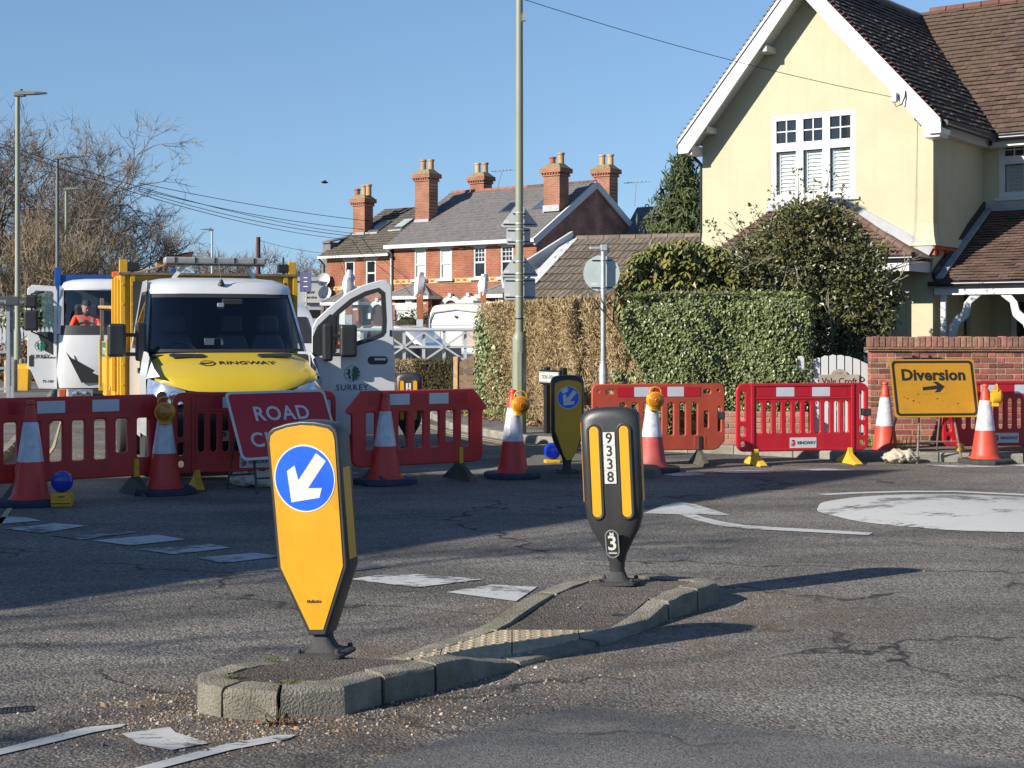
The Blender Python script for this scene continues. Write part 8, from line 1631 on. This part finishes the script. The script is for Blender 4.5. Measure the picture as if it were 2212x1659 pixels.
# white car behind the gate
CR = root('parked_car', 'white parked car with sloping windscreen behind the lattice gate', 'car', (bx_(1012,47.5), 47.5, 0), R(62)); cp_ = [(-.0,.35),(-.05,.7),(.15,.95),(1.0,1.1),(1.9,1.78),(2.3,1.86),(3.6,1.84),(4.2,1.2),(4.3,.4)]
MB().loft([[(x, y, z if z < 1.12 else 1.12+(z-1.12)*k) for y, z in cp_] for x, k in ((-.85,.93),(-.78,1),(0,1.02),(.78,1),(.85,.93))]).build('body', M_WPAINT, CR, smooth=30)
MB().add([(-.7,1.04,1.14),(.7,1.04,1.14),(.62,1.86,1.74),(-.62,1.86,1.74)], [(0,1,2,3)]).build('windscreen', G_SIDE, CR)
for s_ in (-1, 1): MB().add([(s_*.86,1.35,1.12),(s_*.86,3.4,1.12),(s_*.855,3.3,1.7),(s_*.855,1.95,1.7)], [(0,1,2,3)]).build('side_window', M_DARK, CR); wheel(CR, s_*.76, .8, .31, .2, M_GALV); wheel(CR, s_*.76, 3.3, .31, .2, M_GALV); MB().bx(s_*.98-.09,s_*.98+.09,1.3,1.4,1.1,1.28).build('door_mirror', M_BLK, CR, bevel=.03)
tl_ = root('dark_trailer', 'dark grey box trailer standing behind the lattice gate', 'trailer', (bx_(915,46.5), 46.5, 0), R(4))
for k in range(4): MB().bx(-1.0+k*.55,-.46+k*.55,0,1.2,.35,1.18).build('panel', mat('dark_panel', (.03,.035,.042), .6, var=.2, rnd=.15), tl_)
for x in (-.7,.9): MB().lathe([(.3,-.09),(.3,.09)], 16, (x,.1,.3), axis='y').build('wheel', M_TYRE, tl_)
# brown board fence, bushes and fence posts before the terrace
M_FW = mat('brown_board', (.13,.07,.035), .9, var=.3, vs=4, rnd=.3)
BF = root('board_fence', 'dark brown close boarded fence in front of the brick houses', 'fence', (bx_(700,58), 58, 0), R(-6))
for k in range(46): MB().bx(k*.115*.95-.3,k*.115*.95-.2,-.012*(k % 2),.02,.1,1.95+.02*sin(k)).build('board', M_FW, BF)
for k in range(4): MB().bx(-.3+k*1.55,-.18+k*1.55,.02,.12,0,2.1).build('post', M_FW, BF)
MB().bx(-.3,4.7,-.06,-.02,1.55,1.65).build('rail', M_WOOD, BF)
for i, (fx, d, z, rx, rz) in enumerate(((880,60,1.5,.8,1.0),(930,61,1.6,.7,1.0),(1010,62,1.7,1.0,.9),(1075,62,1.8,.8,.8))): bush('garden_bush', 'dull green garden bush above the boarded fence beside the bagged post' if fx < 950 else 'dull green garden bush showing above the caravan roof', bx_(fx,d), d, z, rx, .6, rz, 1200, .14, .06, leafmat('dull_green', [(.07,.065,.03),(.1,.085,.04),(.05,.055,.022)], .7, .2))['group'] = 'garden bushes before the brick houses'
nf = root('blue_panel_fence', 'short blue slatted panel beside the caravan', 'fence', (bx_(950,56.5), 56.5, 0))
for k in range(5): MB().bx(-.45+k*.2,-.3+k*.2,0,.03,.2,2.25).build('slat', mat('dark_blue_slat', (.03,.05,.12), .6), nf)
# posts with bagged signal heads
def bagged(label, fx, d, ytop, ymid, ybot):
    p = at(fx, ytop, d); r = root('bagged_post', label, 'post', (p.x, d, 0), 0, 'posts with bagged heads'); zt_, zm2 = CH-(ytop-HY)/FP*d, CH-(ymid-HY)/FP*d
    MB().bx(-.11,.11,-.11,.11,0,zm2).build('lower_post', M_LAT, r); MB().bx(-.105,.105,-.105,.105,zm2,zt_-.5).build('upper_post', mat('rust_orange', (.3,.1,.035), .8, var=.15), r)
    rg = random.Random(int(fx)); rings = [[((.07+.1*max(0,sin(min(1, t*1.1)*pi))**.5 + rg.uniform(-.035,.035))*cos(2*pi*k/10)*1.1 + .08*(t-.5), (.07+.09*max(0,sin(min(1,t*1.1)*pi))**.5 + rg.uniform(-.035,.035))*sin(2*pi*k/10), zt_-.85+t*.85) for k in range(10)] for t in (0,.12,.3,.5,.7,.85,1.0)]
    rings[0] = [(p_[0]*1.7, p_[1]*1.7, p_[2]) for p_ in rings[0]]; MB().loft(rings).build('white_bag', mat('white_bag', (.5,.5,.52), .6, var=.1, vs=8), r, smooth=25)
bagged('rust topped post with a white bag over its head beside the caravan', 907, 50, 588, 690, 712); bagged('rust topped post with a white bag over its head behind the caravan', 1044, 55, 592, 690, 700); bagged('rust topped post with a white bag seen above the open van door', 754, 48, 583, 680, 700)
# grey service building beyond the van
SV = root('service_building', 'flat grey service building with a white sign beyond the van', 'building', (bx_(672,95), 95, 0), R(10)); MB().bx(-6,1.0,0,8,0,5.1).build('wall', mat('clad_grey', (.4,.42,.44), .6, var=.04), SV); MB().bx(-6.1,1.05,-.1,.0,4.95,5.2).build('parapet', M_SIGNB, SV); MB().bx(-6,1,-.05,.0,2.6,3.1).build('canopy_line', M_GUT, SV)
sp_ = MB().bx(-.5,.75,-.2,-.06,3.55,4.5).build('sign_panel', M_SWHITE, SV); link('lettering', text('BMW', .26, 'LEFT', bold=.004), M_BLKP, sp_, loc=(-.4,-.21,4.2)); link('lettering', text('Service', .26, 'LEFT', bold=.004), M_BLKP, sp_, loc=(-.4,-.21,3.9))
# ---- house on the near left corner (outside the view) whose shade lies across the junction
CH_ = root('unseen_shade_house', 'unseen gabled brick house shaped to shade the junction', 'house', (-12.1,7.4,0), R(6)); hd2, hl, he, hr = 3.6, 10, 5.0, 9.2
MB().loft([[(0,-hd2,0),(0,hd2,0),(0,hd2,he),(0,0,hr),(0,-hd2,he)],[(-hl,-hd2,0),(-hl,hd2,0),(-hl,hd2,he),(-hl,0,hr),(-hl,-hd2,he)]]).build('wall', M_TB, CH_)
for s_ in (-1, 1): MB().loft([[(.25,s_*(hd2+.3),he-.35),(.25,0,hr+.02),(.25,0,hr+.14),(.25,s_*(hd2+.3),he-.23)],[(-hl-.25,s_*(hd2+.3),he-.35),(-hl-.25,0,hr+.02),(-hl-.25,0,hr+.14),(-hl-.25,s_*(hd2+.3),he-.23)]]).build('roof_slope', M_TILEB, CH_)
for y in (-1.8,1.0):
    for z in (.9,3.4): w_ = MB().bx(.0,.06,y,y+1.0,z,z+1.3).build('window', M_STONEW, CH_); MB().bx(.06,.065,y+.08,y+.92,z+.08,z+1.22).build('pane', M_GLASSD, w_)
bare_tree('unseen bare tree added for thin branch shade on the road', -14.5, 2.2, 8.5, 91, depth=5, trunk_r=.14, spread=.5, ntw=3, tl=.6, group='bare winter trees')  # out of view, added to streak the near road with branch shadows
